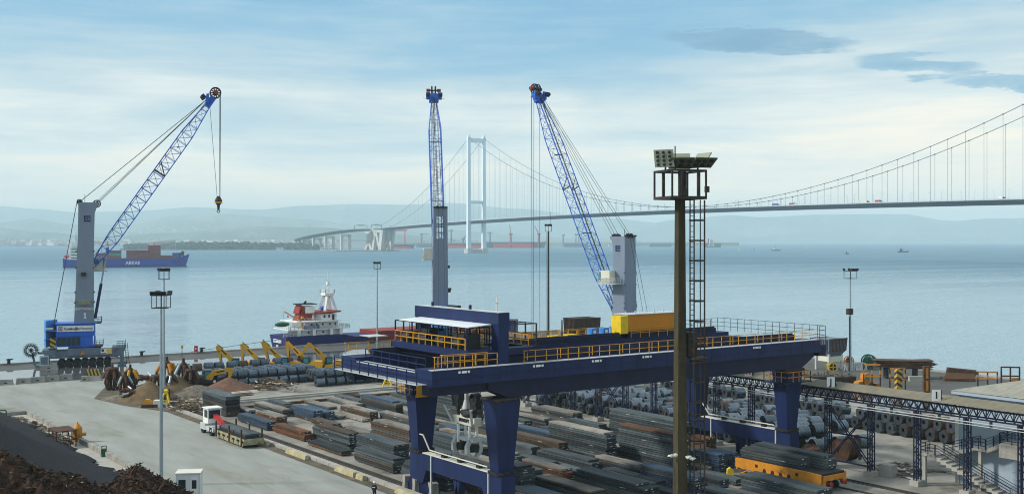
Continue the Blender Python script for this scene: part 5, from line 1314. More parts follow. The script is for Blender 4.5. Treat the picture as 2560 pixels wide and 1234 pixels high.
for px, ch, mt, wd in ((1871, 'K', RED, 'red letter K'), (2077, 'J', BLACK, 'black letter J'), (2341, 'I', BLACK, 'black letter I')):
    q = (px-1280)/FPX; b = ((RA-.9)*cA-q*(RA-.9)*sA)/(sA+q*cA)
    sg = thing('letter_board', 'small white board with %s on the runway roof' % wd, 'sign', (RA-.9, b, 8.85), 0, 'letter boards on the runway roof')
    dn = Vector((-.62, -.78, 0)); ex = Z.cross(dn).normalized()
    m = MB(); o_ = Vector((0, 0, .55)); m.prism([(-.42, -.52), (.42, -.52), (.42, .55), (-.42, .55)], o_, ex, Z, dn, .05); bd_ = m.build('board', WHITE, sg)
    m = MB(); lettering(m, ch, .95, o_+dn*.04, ex, Z, .015, .02); m.build('letter', mt, bd_)
    m = MB(); m.bar(ex*.3-dn*.07+Z*.9, ex*.8-dn*.5, .08); m.bar(ex*.48-dn*.07, ex*.48-dn*.07+Z*1.1, .08); m.bar(ex*.3-dn*.07, ex*.8-dn*.5, .07); m.build('bracket', DARK, sg)
# ---------------- building on the right ----------------
BA, BB = 103.0, 64.9
bl = thing('yard_building', 'pale blue two-storey building with outside staircase and beige sheet roof at right', 'building', (BA, BB, 0))
m = MB(); m.bb(BA, BA+22, BB-45, BB, 0, 9.0); wl = m.build('wall', WALLB, bl, True)
m = MB(); m.bb(BA-.35, BA+22.3, BB-45, BB+.35, 9.01, 9.3); m.build('gutter', WALLB, bl, True)
m = MB(); secs = []
n = 110
for i in range(n+1):
    b = BB+.4-45*i/n; o_ = .05*(i % 2); k = min(1, i/26)
    secs.append([(BA-.4, b, 9.32+o_), (BA-.4+11.4*k+.02, b, 9.34+o_+2.1*k), (BA+22.4-11.4*k, b, 9.34+o_+2.1*k), (BA+22.4, b, 9.32+o_)])
m.loft(secs, False, False); m.build('roof', ROOFY, bl, True)
m = MB(); m.bb(BA-.04, BA+.02, 52.2, 55.4, 5.35, 7.9); m.m = 1; m.bb(BA-.08, BA-.03, 52.0, 52.2, 5.3, 8.05); m.bb(BA-.08, BA-.03, 55.4, 55.6, 5.3, 8.05); m.bb(BA-.08, BA-.03, 52.2, 55.4, 7.9, 8.05); m.build('window', [GLASS, GREYL], bl, True)
m = MB(); m.bb(BA-.1, BA, BB-.35, BB+.1, 0, 9); m.bb(BA-.06, BA-.01, BB-14, BB-6, 2.1, 2.16); m.bb(BA-.06, BA-.01, BB-14, BB-6, 1.4, 1.46); m.build('trim', GREYL, bl, True)
m = MB(); m.bb(BA-2.9, BA-.02, 44, 58.6, 4.6, 5.2); m.bb(BA-2.95, BA-2.8, 44, 58.6, 3.9, 4.59); m.build('landing', CONCD, bl, True)
def flight(a0, a1, bs, zs, be, ze, nm='stair_flight'):
    m = MB(); n = 13; dirb = (be-bs)/n
    for i in range(n):
        z = zs+(ze-zs)*(i+1)/n; b = bs+dirb*i; m.bb(a0, a1, min(b, b+dirb), max(b, b+dirb), z-.34, z)
    m.bar(((a0+a1)/2, bs, zs-.25), ((a0+a1)/2, be, ze-.25), a1-a0-.1, .22); f_ = m.build(nm, CONC, bl, True)
    m = MB(); n = 3
    for a in (a0+.05, a1-.05):
        for i in range(n+1):
            k = i/n; p = Vector((a, bs+(be-bs)*k, zs+(ze-zs)*k)); m.bar(p, p+Z*1.05, .05)
        for h_ in (.5, .78, 1.05): m.bar((a, bs, zs+h_), (a, be, ze+h_), .045)
    m.build('handrail', NAVYD, f_, True)
flight(BA-1.5, BA-.05, 65.3, 3.05, 62.2, 4.1); 
m = MB(); m.bb(BA-1.6, BA-.05, 60.8, 62.2, 3.9, 4.1); m.build('landing', CONC, bl, True)
m = MB(); m.bb(BA-1.5, BA-1.2, 61.3, 61.6, 0, 3.89); m.build('stair_post', CONC, bl, True)
m = MB(); m.bb(BA-3.2, BA-.05, 65.3, 66.9, 2.85, 3.05); m.bb(BA-3.1, BA-2.8, 66.4, 66.75, 0, 2.84); m.build('landing', CONC, bl, True)
flight(BA-1.5, BA-.05, 60.8, 4.1, 58.6, 5.2); flight(BA-3.1, BA-1.65, 65.3, 3.05, 57.4, .1)
m = MB(); m.railing([(BA-1.65, 66.85, 3.05), (BA-3.15, 66.85, 3.05), (BA-3.15, 65.3, 3.05)], 1.05, .8, .03, 2); m.build('landing_railing', NAVYD, bl, True)
m = MB(); m.railing([(BA-1.6, 60.8, 4.1), (BA-1.6, 62.2, 4.1)], 1.05, .7, .03, 2); m.build('landing_railing', NAVYD, bl, True)
m = MB(); m.railing([(BA-1.5, 58.55, 5.2), (BA-2.9, 58.55, 5.2), (BA-2.9, 45, 5.2)], 1.05, 1.2, .03, 2); m.build('landing_railing', NAVYD, bl, True)
# ---------------- left side: piles, hut, tractor, figures ----------------
def heap_mb(cx, cy, rx, ry, h, n=44, rough=.12, seed=1, pw=1.15, rot=0):
    rg = random.Random(seed); m = MB(); vs = []; ph = [(rg.uniform(.3, 1.6)/max(rx, .1)*3, rg.uniform(.3, 1.6)/max(ry, .1)*3, rg.uniform(0, 6)) for _ in range(8)]
    for i in range(n+1):
        for j in range(n+1):
            u = -1+2*i/n; v = -1+2*j/n; r_ = math.hypot(u, v)
            x = u*rx; y = v*ry; e = sum(math.sin(x*a+y*b+p) for a, b, p in ph)/8
            z = h*max(0, 1-r_*(1+.12*e))**(1/pw if pw > 1 else 1)
            z = h*max(-.03, (1-(r_*(1+.25*e)))) + (rg.uniform(-1, 1)*rough*h*.15 + e*h*rough)*(1 if r_ < .95 else 0)
            if r_ >= .98: z = -.05
            c_, s_ = math.cos(rot), math.sin(rot); vs.append((cx+x*c_-y*s_, cy+x*s_+y*c_, max(-.05, min(z, h*.93+.07*h*e))))
    m._a(vs, [(i*(n+1)+j, (i+1)*(n+1)+j, (i+1)*(n+1)+j+1, i*(n+1)+j+1) for i in range(n) for j in range(n)], True)
    return m
def heap(name, px, py, rx, ry, h, mat, label, cat, seed, rough=.12):
    p = G(px, py); m = heap_mb(0, 0, rx, ry, h, 40, rough, seed); return single(name, m, mat, label, cat, (p.x, p.y, 0), 0, None, False)
heap('soil_heap', 372, 998, 4.4, 4.6, 3.0, SOIL, 'brown soil heap in front, left of the lamp posts', 'heap', 1)
heap('soil_heap', 440, 978, 4.0, 4.0, 3.0, SOIL, 'taller brown soil heap right behind the lamp posts', 'heap', 2)
heap('soil_heap', 572, 976, 5.2, 4.6, 2.3, SOILR, 'reddish soil heap beside the brown slab stack', 'heap', 3)
heap('rubble_heap', 492, 986, 5.4, 3.6, 1.6, RUBBLE, 'low grey rubble heap between the soil heaps', 'heap', 4, .3)
heap('rubble_heap', 315, 994, 3.8, 3.0, .9, RUBBLE, 'small dirty rubble heap at the road edge under the grabs', 'heap', 5, .3)
# black gravel pile
rg = random.Random(8); m = MB(); n = 60; vs = []
for i in range(n+1):
    for j in range(n+1):
        a = 35.2-34*i/n; b = 98+72*j/n
        e = min(1, max(0, (b-98)/22), max(0, (170-b)/13)); hh = min(1, i/n*2.0)*9.6*min(1, e**.9); hh = min(hh, 9.3-.6*abs(i/n-.5)) if i < n*.62 else hh*max(0, (1-i/n)/.38)
        vs.append((a+rg.uniform(-.1, .1)+(rg.uniform(-.7, .5)+.5*math.sin(b*.7) if i < 3 else 0), b, hh-.05+rg.uniform(-.06, .06)))
m._a(vs, [(i*(n+1)+j, (i+1)*(n+1)+j, (i+1)*(n+1)+j+1, i*(n+1)+j+1) for i in range(n) for j in range(n)], True)
tag(m.build('gravel_pile', GRAVEL, None, True, (20, 134, 0)), kind='stuff')
# rusty scrap heap: rough mound strewn with thousands of chips
rg = random.Random(12); m = MB()
peaks = [(18.0, 89.0, 8.6, 17, 13), (30.5, 96.5, 5.0, 9.5, 8.5), (25.5, 92.0, 3.4, 8, 8), (27.5, 86, 4.8, 9, 9)]
def sh_(a, b):
    z = -.3
    for pa, pb, h, ra, rb in peaks:
        if a > pa > 30: ra *= .72
        z = max(z, h*(1-math.hypot((a-pa)/ra, (b-pb)/rb)*.98))
    return z+.35*math.sin(a*1.3)*math.sin(b*1.1+1)+.2*math.sin(a*3.1+b*2.3) if z > 0 else z
n = 110; vs = []
for i in range(n+1):
    for j in range(n+1):
        a = 2+44*i/n; b = 72+36*j/n; vs.append((a, b, sh_(a, b)+rg.uniform(-.16, .16)))
m._a(vs, [(i*(n+1)+j, (i+1)*(n+1)+j, (i+1)*(n+1)+j+1, i*(n+1)+j+1) for i in range(n) for j in range(n)])
k = 0
while k < 16000:
    a = rg.uniform(4, 45); b = rg.uniform(76, 107); z = sh_(a, b)
    if z < .05: continue
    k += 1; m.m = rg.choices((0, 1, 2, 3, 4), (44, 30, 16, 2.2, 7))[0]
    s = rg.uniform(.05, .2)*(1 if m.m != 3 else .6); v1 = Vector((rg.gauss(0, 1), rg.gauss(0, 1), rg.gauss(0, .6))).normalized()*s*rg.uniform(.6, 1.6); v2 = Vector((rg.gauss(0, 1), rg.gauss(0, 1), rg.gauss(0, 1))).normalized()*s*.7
    c = Vector((a, b, z+rg.uniform(0, .2))); m._a([c-v1-v2, c+v1-v2*.6, c+v1+v2, c-v1*.7+v2, c+v1.cross(v2).normalized()*s*.4], [(0, 1, 4), (1, 2, 4), (2, 3, 4), (3, 0, 4)])
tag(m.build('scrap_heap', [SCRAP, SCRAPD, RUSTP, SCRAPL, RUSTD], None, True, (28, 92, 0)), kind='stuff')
# kerb wall and strip between the road and the piles
m = MB(); m.bb(36.9, 37.35, 100, 168.2, 0, .55); m.bb(20, 36.88, 167.7, 168.2, 0, .5)
for i in range(22): m.bb(36.86, 37.39, 101+i*3, 101.08+i*3, 0, .58)
single('long_kerb', m, CONCD, 'dark mossy kerb wall along the left road edge beside the black pile', 'kerb', (37, 134, 0))
sheet('path', [(33.2, 100), (36.88, 100), (36.88, 167.6), (24, 167.6), (24, 163), (33.2, 163)], .006, CONC)
rg = random.Random(3); m = MB()
for k in range(330):
    a = rg.uniform(32.6, 36.2); b = rg.choice((rg.uniform(140, 164), rg.uniform(140, 164), rg.uniform(112, 120))); s = rg.uniform(.12, .5); m.m = rg.choices((0, 1, 2, 3), (5, 3, 1, 1))[0]
    m.blob((a, b, s*.3), (s, s*rg.uniform(.5, 1.2), s*.6), 6, 4, .35, rg)
tag(m.build('debris', [RUBBLE, WOOD, RUSTP, CREAM]), kind='stuff')
rg = random.Random(31); m = MB()
for k in range(420):
    p = G(rg.uniform(425, 500), rg.uniform(1004, 1030)) if k < 170 else G(rg.gauss(672, 26), rg.uniform(952, 976)); s = rg.uniform(.6, 2.2); an = rg.uniform(0, 3.14); e = rg.uniform(-.3, .5)
    cx = abs(p.x-(G(672, 965).x)) if k >= 170 else 9; z = max(.1, 1.5-cx*.28)*rg.random() if k >= 170 else rg.random()*.8
    m.m = rg.choices((0, 1, 2), (6, 2, 1))[0]
    v = Vector((math.cos(an), math.sin(an), e*.5))*s/2; m.bar(Vector((p.x, p.y, z+.12))-v, Vector((p.x, p.y, z+.12))+v, .12, .1)
tag(m.build('scrap_timber', [WOOD, RUSTD, CREAM]), kind='stuff')
def planks(px, py, L, rz, mat, label):
    m = MB(); p = G(px, py)
    for i in range(3): m.bb(-L/2+i*.2, L/2, -.5+i*.36, -.2+i*.36, .05+.12*i, .14+.12*i)
    single('plank_pile', m, mat, label, 'planks', p, rz, None, False)
planks(612, 983, 5, .1, CREAM, 'pale sheets lying flat beside the reddish soil heap'); planks(590, 990, 5.5, .05, RUSTP, 'rusty sheets lying behind the brown slab stack'); planks(875, 988, 3, 0, RUSTD, 'few dark boards on the bare ground of the slab yard')
# steel table, yellow tank, pump, pipe, hut
p = G(178, 1110); tb = thing('work_platform', 'rusty steel table with a ladder beside the black pile', 'platform', (35.0, p.y, 0))
b = p.y
m = MB(); m.bb(33.6, 36.0, b-1.9, b+1.9, 1.9, 2.02); m.build('table_top', RUSTP, tb, True)
for a, q in ((33.7, -1.8), (35.9, -1.8), (33.7, 1.8), (35.9, 1.8), (33.7, 0), (35.9, 0)):
    m = MB(); m.bar((a, b+q, 0), (a, b+q, 1.9), .11); m.build('leg', RUSTD, tb, True)
m = MB(); m.bar((33.7, b-1.8, .9), (35.9, b-1.8, .9), .08); m.bar((33.7, b-1.8, .9), (33.7, b+1.8, .9), .08); m.bar((35.9, b-1.8, .9), (35.9, b+1.8, .9), .08); m.build('stretcher', RUSTD, tb, True)
m = MB()
for q in (34.3, 35.0): m.bar((q, b-3.2, 0), (q, b-1.95, 2.0), .07)
for i in range(6): m.bar((34.3, b-3.1+i*.21, .2+i*.34), (35.0, b-3.1+i*.21, .2+i*.34), .05)
m.build('ladder', RUSTD, tb, True)
p = G(194, 1103); tk = thing('yellow_tank', 'upright yellow steel tank with conical top beside the rusty table', 'tank', p)
m = MB(); m.tube((0, 0, 0), (0, 0, 1.7), .55, 16); m.tube((0, 0, 1.7), (0, 0, 2.2), .55, 16, .15); m.build('shell', ORA, tk)
m = MB(); m.tube((0, 0, .9), (.95, -.3, .9), .2, 10); m.tube((0, 0, 2.2), (0, 0, 2.4), .1, 8); m.build('nozzle', ORA, tk)
p = G(260, 1140); pmp = thing('water_pump', 'small dark green pump standing at the kerb wall', 'pump', p)
m = MB(); m.bb(-.3, .3, -.3, .3, 0, .25); m.tube((0, 0, .25), (0, 0, .9), .2, 10); m.build('body', GREEN, pmp); m = MB(); m.bar((-.25, 0, .3), (-.25, 0, 1.2), .08); m.bar((.25, 0, .3), (.25, 0, 1.2), .08); m.bar((-.25, 0, 1.2), (.25, 0, 1.2), .08); m.build('handle', DARK, pmp)
p = G(2, 1040); m = MB(); m.path([(-1.5, 0, .9), (.6, 0, .9), (.75, 0, .75), (.75, 0, 0)], .09, 8); single('bent_pipe', m, GREEN, 'bent green pipe at the left edge above the black pile', 'pipe', (p.x, p.y, 0), -YAW, None, False)
p = G(437, 1252); hut = thing('guard_hut', 'small white guard hut with door and window at the bottom left', 'hut', p+RIGHT*1.1+AHEAD*.9, -YAW+R(8))
m = MB(); m.bb(-1.1, 1.1, -.9, .9, .12, 2.55); w_ = m.build('wall', PANEL, hut)
m = MB(); m.bb(-1.18, 1.18, -.98, .98, 2.56, 2.68)
for x in (-1.1, 1.06):
    for y in (-.93, .9): m.bb(x, x+.05, y, y+.05, .1, 2.56)
m.build('roof', CREAM, hut)
m = MB(); m.bb(.18, .98, -.96, -.91, .15, 2.25); d_ = m.build('door', WHITE, hut)
m = MB(); m.bb(.38, .8, -.985, -.962, 1.2, 2.0); m.build('door_window', GLASS, d_)
m = MB(); m.bb(-.85, -.2, -.95, -.91, 1.15, 2.05); m.build('window', GLASS, hut)
m = MB(); m.bar((-1.15, -.4, .3), (-1.15, -.4, 2.1), .05); m.bar((-1.15, -.4, 2.1), (-1.15, .3, 2.25), .05); m.build('conduit', GREYL, hut)
m = MB(); m.bb(-1.3, 1.3, -1.05, 1.05, 0, .12); m.build('base', NAVY, hut)
# terminal tractor with slab trailer, parked along the kerb
tp = G(543, 1084); tr_ = thing('terminal_tractor', 'white terminal tractor with raised red gooseneck lift arm on the road', 'tractor', (tp.x, tp.y, 0), R(90))
# local: x towards the far end (front of the tractor), y towards the left (away from the slab yard)
m = MB(); m.bb(-1.6, 2.7, -1.15, 1.15, .55, 1.05); m.bb(1.1, 2.75, -1.2, 1.2, .5, 1.3); m.build('chassis', GREYL, tr_)
m = MB(); m.prism([(-.8, 0), (.9, 0), (.9, 1.2), (.75, 1.85), (-.8, 1.85)], (1.7, 0, 1.3), X_, Z, Y_, 1.75); m.bb(.75, 2.65, -1.0, 1.0, 3.12, 3.25); cb = m.build('cab', WHITE, tr_)
m = MB(); m.bb(1.05, 2.1, .86, .9, 2.0, 2.95); m.bb(1.05, 2.1, -.9, -.86, 2.0, 2.95); m.bb(.86, .92, -.75, .75, 1.9, 2.95); m.prism([(0, 0), (.02, 0), (-.12, .95), (-.14, .95)], (2.62, 0, 2.0), X_, Z, Y_, 1.5); m.build('cab_window', GLASS, cb)
m = MB(); m.prism([(.7, 2.0), (.7, 2.45), (-.2, 2.3), (-1.6, 1.75), (-2.5, 1.2), (-2.6, .95), (-2.0, 1.15), (-.6, 1.7), (.2, 1.9)], (0, 0, 0), X_, Z, Y_, .55); m.build('gooseneck', RED, tr_)
for x in (2.1, -.7):
    for y in (-.98, .98):
        m = MB(); m.ring((x, y, .52), Y_, .52, .26, .36, 16); m.tube((x, y-.12, .52), (x, y+.12, .52), .26, 10); wv = m.build('wheel', BLACK, tr_)
m = MB(); m.prism([(-1.3, .95), (-1.1, 1.2), (-.3, 1.2), (-.1, .95)], (0, 0, 0), X_, Z, Y_, 2.3); m.build('mudguard', GREYL, tr_)
tl = thing('slab_trailer', 'long dirty yellow slab trailer behind the white tractor', 'trailer', (tp.x, tp.y-2.4, 0), R(90))
Lt = 9.2
m = MB(); m.bb(-Lt, 0, -1.2, 1.2, .85, 1.15); m.bb(-Lt+.2, -.4, -1.1, 1.1, .35, .84); f_ = m.build('bed', DARK, tl)
m = MB()
for y in (-1.22, 1.22):
    m.bar((-Lt, y, 1.0), (0, y, 1.0), .06, .25)
    for i in range(6): x = -Lt+.3+i*1.5; m.prism([(0, .25), (1.2, .25), (1.2, .62), (.85, .62), (.95, .9), (.3, .9), (.4, .62), (0, .62)], (x, y, 0), X_, Z, Y_, .1)
m.bb(-Lt-.15, -Lt, -1.25, 1.25, .4, 1.1); m.build('side_frame', TRAILP, tl)
for x in (-Lt+.6, -4.8, -.6):
    for y in (-1.3, 1.3):
        m = MB(); m.bb(x-.12, x+.12, y-.07, y+.07, .3, 2.2); m.build('stake', RUSTD, tl)
for x in (-Lt+1.2, -Lt+2.3):
    for y in (-.8, .8): m = MB(); m.ring((x, y, .36), Y_, .36, .15, .3, 14); m.build('wheel', BLACK, tl)
for k in range(2):
    m = MB(); m.bb(-.85, .85, -4.2, 4.2, 0, .22); single('steel_slab', m, SLAB, 'slab lying on the trailer, %s' % ('upper one' if k else 'lower one'), 'steel slab', (tp.x, tp.y-2.4-4.7, 1.17+k*.235), 0, 'steel slabs stacked in the yard', False)
# people
def person(loc, rz, label, helmet, pose=0):
    """body skinned from one connected skeleton"""
    bx = lambda x, y, z: (x, y, z)
    J = [((0, 0, .95), .145), ((0, .01, 1.18), .14), ((0, .02, 1.40), .15), ((0, .0, 1.52), .06), ((0, -.015, 1.60), .07), ((0, -.01, 1.70), .085),
         ((-.10, 0, .88), .10), ((-.12, -.02+.10*pose, .50), .075), ((-.12, .02-.06*pose, .09), .05), ((-.12, -.14-.06*pose, .05), .045),
         ((.10, 0, .88), .10), ((.12, -.03-.08*pose, .50), .075), ((.13, .03+.02*pose, .09), .05), ((.13, -.14, .05), .045),
         ((-.19, .01, 1.42), .07), ((-.25, .02, 1.16), .05), ((-.17, -.20, 1.05), .04), ((-.12, -.26, 1.06), .035),
         ((.19, .01, 1.42), .07), ((.26, .03, 1.15), .05), ((.24, -.10, .93), .04), ((.23, -.15, .86), .035)]
    E = [(0, 1), (1, 2), (2, 3), (3, 4), (4, 5), (0, 6), (6, 7), (7, 8), (8, 9), (0, 10), (10, 11), (11, 12), (12, 13), (2, 14), (14, 15), (15, 16), (16, 17), (2, 18), (18, 19), (19, 20), (20, 21)]
    me = bpy.data.meshes.new('person'); me.from_pydata([j[0] for j in J], E, []); o = bpy.data.objects.new('person', me); C.objects.link(o)
    md = o.modifiers.new('skin', 'SKIN'); sk = me.skin_vertices[0].data
    for i, j in enumerate(J): sk[i].radius = (j[1], j[1]*.85 if i in (0, 1, 2) else j[1]); sk[i].use_root = i == 0
    o.modifiers.new('sub', 'SUBSURF').levels = 2; o.modifiers['sub'].render_levels = 2
    dg = bpy.context.evaluated_depsgraph_get(); dg.update(); m2 = bpy.data.meshes.new_from_object(o.evaluated_get(dg)); bpy.data.objects.remove(o); m2.name = 'person'
    m2.materials.clear(); m2.materials.append(CLOTH); m2.materials.append(SKIN); m2.materials.append(BLACK)
    for p_ in m2.polygons:
        c = p_.center; p_.material_index = 1 if c.z > 1.53 or (c.y < -.16 and .8 < c.z < 1.1) else 2 if c.z < .12 else 0
        p_.use_smooth = True
    o = bpy.data.objects.new('person', m2); C.objects.link(o); o.location = loc; o.rotation_euler.z = rz; tag(o, label, 'person')
    m = MB(); m.blob((0, -.045, 1.67), (.02, .03, .02), 6, 4, 0)
    for s_ in (-1, 1): m.blob((s_*.085, 0, 1.67), (.012, .025, .035), 6, 4, 0)
    m.build('face', SKIN, o)
    for hx, hy, hz in ((-.12, -.29, 1.05), (.23, -.19, .82)):      # hands: palm, four fingers, thumb
        m = MB(); m.box((hx, hy, hz), (.075, .05, .08))
        for i in range(4): m.bar((hx-.03+i*.02, hy-.01, hz-.03), (hx-.03+i*.02, hy-.045, hz-.085+abs(i-1.6)*.012), .016)
        m.bar((hx+.035, hy-.02, hz+.02), (hx+.06, hy-.05, hz-.02), .018); m.build('hand', SKIN, o)
    if helmet:
        m = MB(); m.loft([[(math.cos(a*math.pi/8)*r_, math.sin(a*math.pi/8)*r_-.01, z) for a in range(16)] for z, r_ in ((1.70, .15), (1.715, .125), (1.78, .11), (1.83, .07), (1.845, .01))]); m.bb(-.07, .07, -.19, -.1, 1.70, 1.715); m.build('helmet', HELM, o)
    else:
        m = MB(); m.loft([[(math.cos(a*math.pi/6)*r_, math.sin(a*math.pi/6)*r_+.015, z) for a in range(12)] for z, r_ in ((1.68, .098), (1.75, .10), (1.80, .07), (1.815, .01))]); m.build('hair', BLACK, o)
    if helmet: m = MB(); m.bb(-.17, .17, -.135, -.125, 1.25, 1.29); m.bb(-.17, .17, .135, .145, 1.25, 1.29); m.build('reflective_band', WHITE, o)
    return o
p = G(936, 1250); person((p.x, p.y, 0), R(120), 'worker in dark clothes and white helmet standing on the road at the bottom', True)
# ---------------- grabs, jacks, barriers, quay furniture ----------------
def grab(px, py, s, style, label, rot=0, tilt=0, mat=RUSTP, mat2=ORA):
    p = G(px, py); s *= 1.25; g_ = thing('scrap_grab', label, 'grab', p, rot, 'orange-peel grabs parked in a row')
    if tilt: g_.rotation_euler.x = tilt; g_.location.z = 1.5*s
    m = MB(); m.tube((0, 0, 2.5*s), (0, 0, 3.2*s), .62*s, 10, .5*s); m.tube((0, 0, 3.2*s), (0, 0, 3.5*s), 1.0*s if style == 1 else .5*s, 12, .9*s if style == 1 else .2*s); m.tube((0, 0, 3.5*s), (0, 0, 4.0*s), .18*s, 8); m.build('head', mat if style != 2 else RUSTD, g_)
    for k in range(6):
        a = k*math.pi/3+.2; ex = Vector((math.cos(a), math.sin(a), 0)); ey = Vector((-math.sin(a), math.cos(a), 0))
        m = MB(); pr = [(.42, 3.0), (.7, 3.05), (1.12, 2.1), (1.3, 1.1), (.95, .1), (.6, -.02), (.85, .9), (.7, 1.8)]
        m.prism([(x*s*.92, y*s) for x, y in pr], (0, 0, 0), ex, Z, ey, .34*s)
        m.build('claw', mat2 if style == 2 and mat2 is ORA else RUSTD, g_)
        m = MB(); m.tube(ex*.7*s+Z*3.1*s, ex*1.4*s+Z*1.9*s, .22*s, 8); m.tube(ex*1.3*s+Z*2.2*s, ex*1.62*s+Z*1.5*s, .07*s, 6); m.build('cylinder', mat2 if style == 2 else RUSTP if style == 1 else GALV if k % 2 else RUSTD, g_)
    return g_
grab(281, 974, .85, 1, 'rusty grab with orange cylinders, leftmost of the row', .3); grab(326, 972, .82, 2, 'yellow-topped black grab second from left', .8, 0, RUSTD, YEL)
grab(352, 985, .85, 0, 'dark grab lying open on its side showing spokes', .2, R(75), RUSTD, RUSTD); grab(392, 990, .78, 1, 'orange-rusty grab standing just left of the lamp posts', .5)
grab(430, 980, .7, 0, 'small dark grab half buried behind the front soil heap', .7, 0, RUSTD, RUSTD); grab(312, 982, .7, 0, 'small black grab wedged between larger ones at left', .2, 0, RUSTD, RUSTD); grab(417, 965, 1.0, 2, 'tallest bright orange grab behind the lamp posts', .4, 0, RUSTP, ORA); grab(459, 968, .98, 0, 'black grab with pointed top right of the orange one', .1, 0, RUSTD, RUSTD)
grab(478, 976, .82, 1, 'dark grab with pale cylinders nearest the small excavator', .9, 0, RUSTD, ORA); grab(305, 1000, .55, 0, 'small rusty clamshell lying at the road edge', .4, R(80), RUSTP, RUSTP)
p = G(380, 968); person((p.x, p.y, 0), R(60), 'worker in dark blue overalls standing among the grabs', False); 
def jack(px, py, s, label):
    p = G(px, py); j = thing('support_stand', label, 'stand', p, -YAW, 'yellow support stands'); m = MB()
    for x, y in ((-.75, -.5), (.75, -.5), (0, .7)): m.bar((x*s, y*s, 0), (x*.22*s, y*.2*s, 1.9*s), .22*s); 
    m.bar((-.6*s, -.42*s, .4*s), (.6*s, -.42*s, .4*s), .14*s); m.bar((-.5*s, -.35*s, .8*s), (.5*s, -.35*s, .8*s), .12*s); m.build('frame', YELP, j)
    m = MB(); m.tube((0, 0, 1.7*s), (0, 0, 2.15*s), .3*s, 10); m.tube((-.28*s, 0, 2.1*s), (.28*s, 0, 2.1*s), .3*s, 10); m.build('head', YELP, j)
jack(415, 1012, 1.0, 'yellow support stand against the dark lamp post base'); jack(969, 966, 1.0, 'yellow support stand at the far end of the slab yard')
m = MB(); m.prism([(-.9, 0), (.9, 0), (.65, .35), (.2, .75), (-.3, .8), (-.75, .3)], (0, 0, 0), X_, Z, Y_, .8); p = G(370, 1010); single('sandbag', m, YEL, 'small yellow cover on the ground left of the nearest lamp post', 'cover', p, -YAW, None, False)
m = MB(); m.bb(-1.4, 1.4, -.5, .5, 0, .45); p = G(378, 1017); single('rusty_tray', m, RUSTP, 'low rusty tray in front of the yellow cover', 'tray', p, -YAW+.3, None, False)
m = MB(); m.bb(-.6, .6, -.6, .6, 0, 1.0); p = G(396, 1016); single('concrete_block', m, CREAM, 'pale cube block at the foot of the front lamp post', 'block', p, -YAW, None, False)
for i, (px, py, L) in enumerate(((15, 961, 2.3), (59, 957, 2.4), (95, 954, 2.4), (132, 951, 2.2), (165, 948, 2.2), (123, 923, 3.2), (212, 952, 1.4))):
    m = MB(); m.fr((0, 0, 0), (L, .9), (0, 0, .62), (L-.2, .6)); m.fr((0, 0, .62), (L-.15, .62), (0, 0, .9), (L-.25, .55)); m.m = 1; m.bb(-.25, .25, -.47, -.36, .25, .42)
    lab = ['concrete block barrier, %s from the left frame edge' % ORD[k] for k in range(1, 6)]+['long concrete block lying in front of the crane wheels', 'broken concrete piece left of the striped barrier']
    single('concrete_barrier', m, [CONCD, DARK], lab[i], 'barrier', G(px, py), -YAW+R(14), 'concrete blocks along the wet quay', False)
p = G(234, 950); br = thing('striped_barrier', 'yellow and black striped barrier on a concrete foot', 'barrier', p, -YAW+R(10)); m = MB(); m.fr((0, 0, 0), (2.4, 1.0), (0, 0, .8), (2.3, .6)); m.build('foot', CONC, br); m = MB(); m.bb(-1.15, 1.15, -.1, .1, .8, 1.95); m.build('panel', STRIPV, br)
def bollard(px, y, label):
    q = (px-1280)/FPX; b = QB-1.2; a = (b*sA+q*b*cA)/(cA-q*sA); m = MB(); m.tube((0, 0, 0), (0, 0, .75), .34, 12, .28); m.tube((0, 0, .7), (0, 0, .95), .5, 12, .42); m.bb(-.2, .75, -.25, .25, .75, .95); single('mooring_bollard', m, DARK, label, 'bollard', (a, b, .32), 0, 'bollards along the quay edge', False)
bollard(22, 0, 'dark bollard on the quay at the left frame edge'); bollard(354, 0, 'dark bollard on the quay right of the left crane'); bollard(504, 0, 'small dark bollard just right of the red cabinet')
def on_quay(px, b): q = (px-1280)/FPX; return Vector(((b*sA+q*b*cA)/(cA-q*sA), b, 0))
c = on_quay(490, QB-1.4); rb = thing('hydrant_cabinet', 'red fire cabinet standing on the quay edge', 'cabinet', c+Z*.0, -YAW); m = MB(); m.bb(-.34, .34, -.2, .2, .5, 1.75); m.bar((-.25, 0, 0), (-.25, 0, .5), .08); m.bar((.25, 0, 0), (.25, 0, .5), .08); m.build('body', RED, rb); m = MB(); m.bb(-.14, .14, -.225, -.2, 1.0, 1.3); m.build('notice', WHITE, rb)
c = on_quay(455, QB-9); m = MB(); m.bar((0, 0, 0), (0, 0, 2.3), .1); m.m = 1; m.box((0, 0, 2.45), (.42, .3, .6)); single('call_post', m, [DARK, YEL], 'thin post topped by a yellow box behind the grabs', 'post', c, 0, None, False)
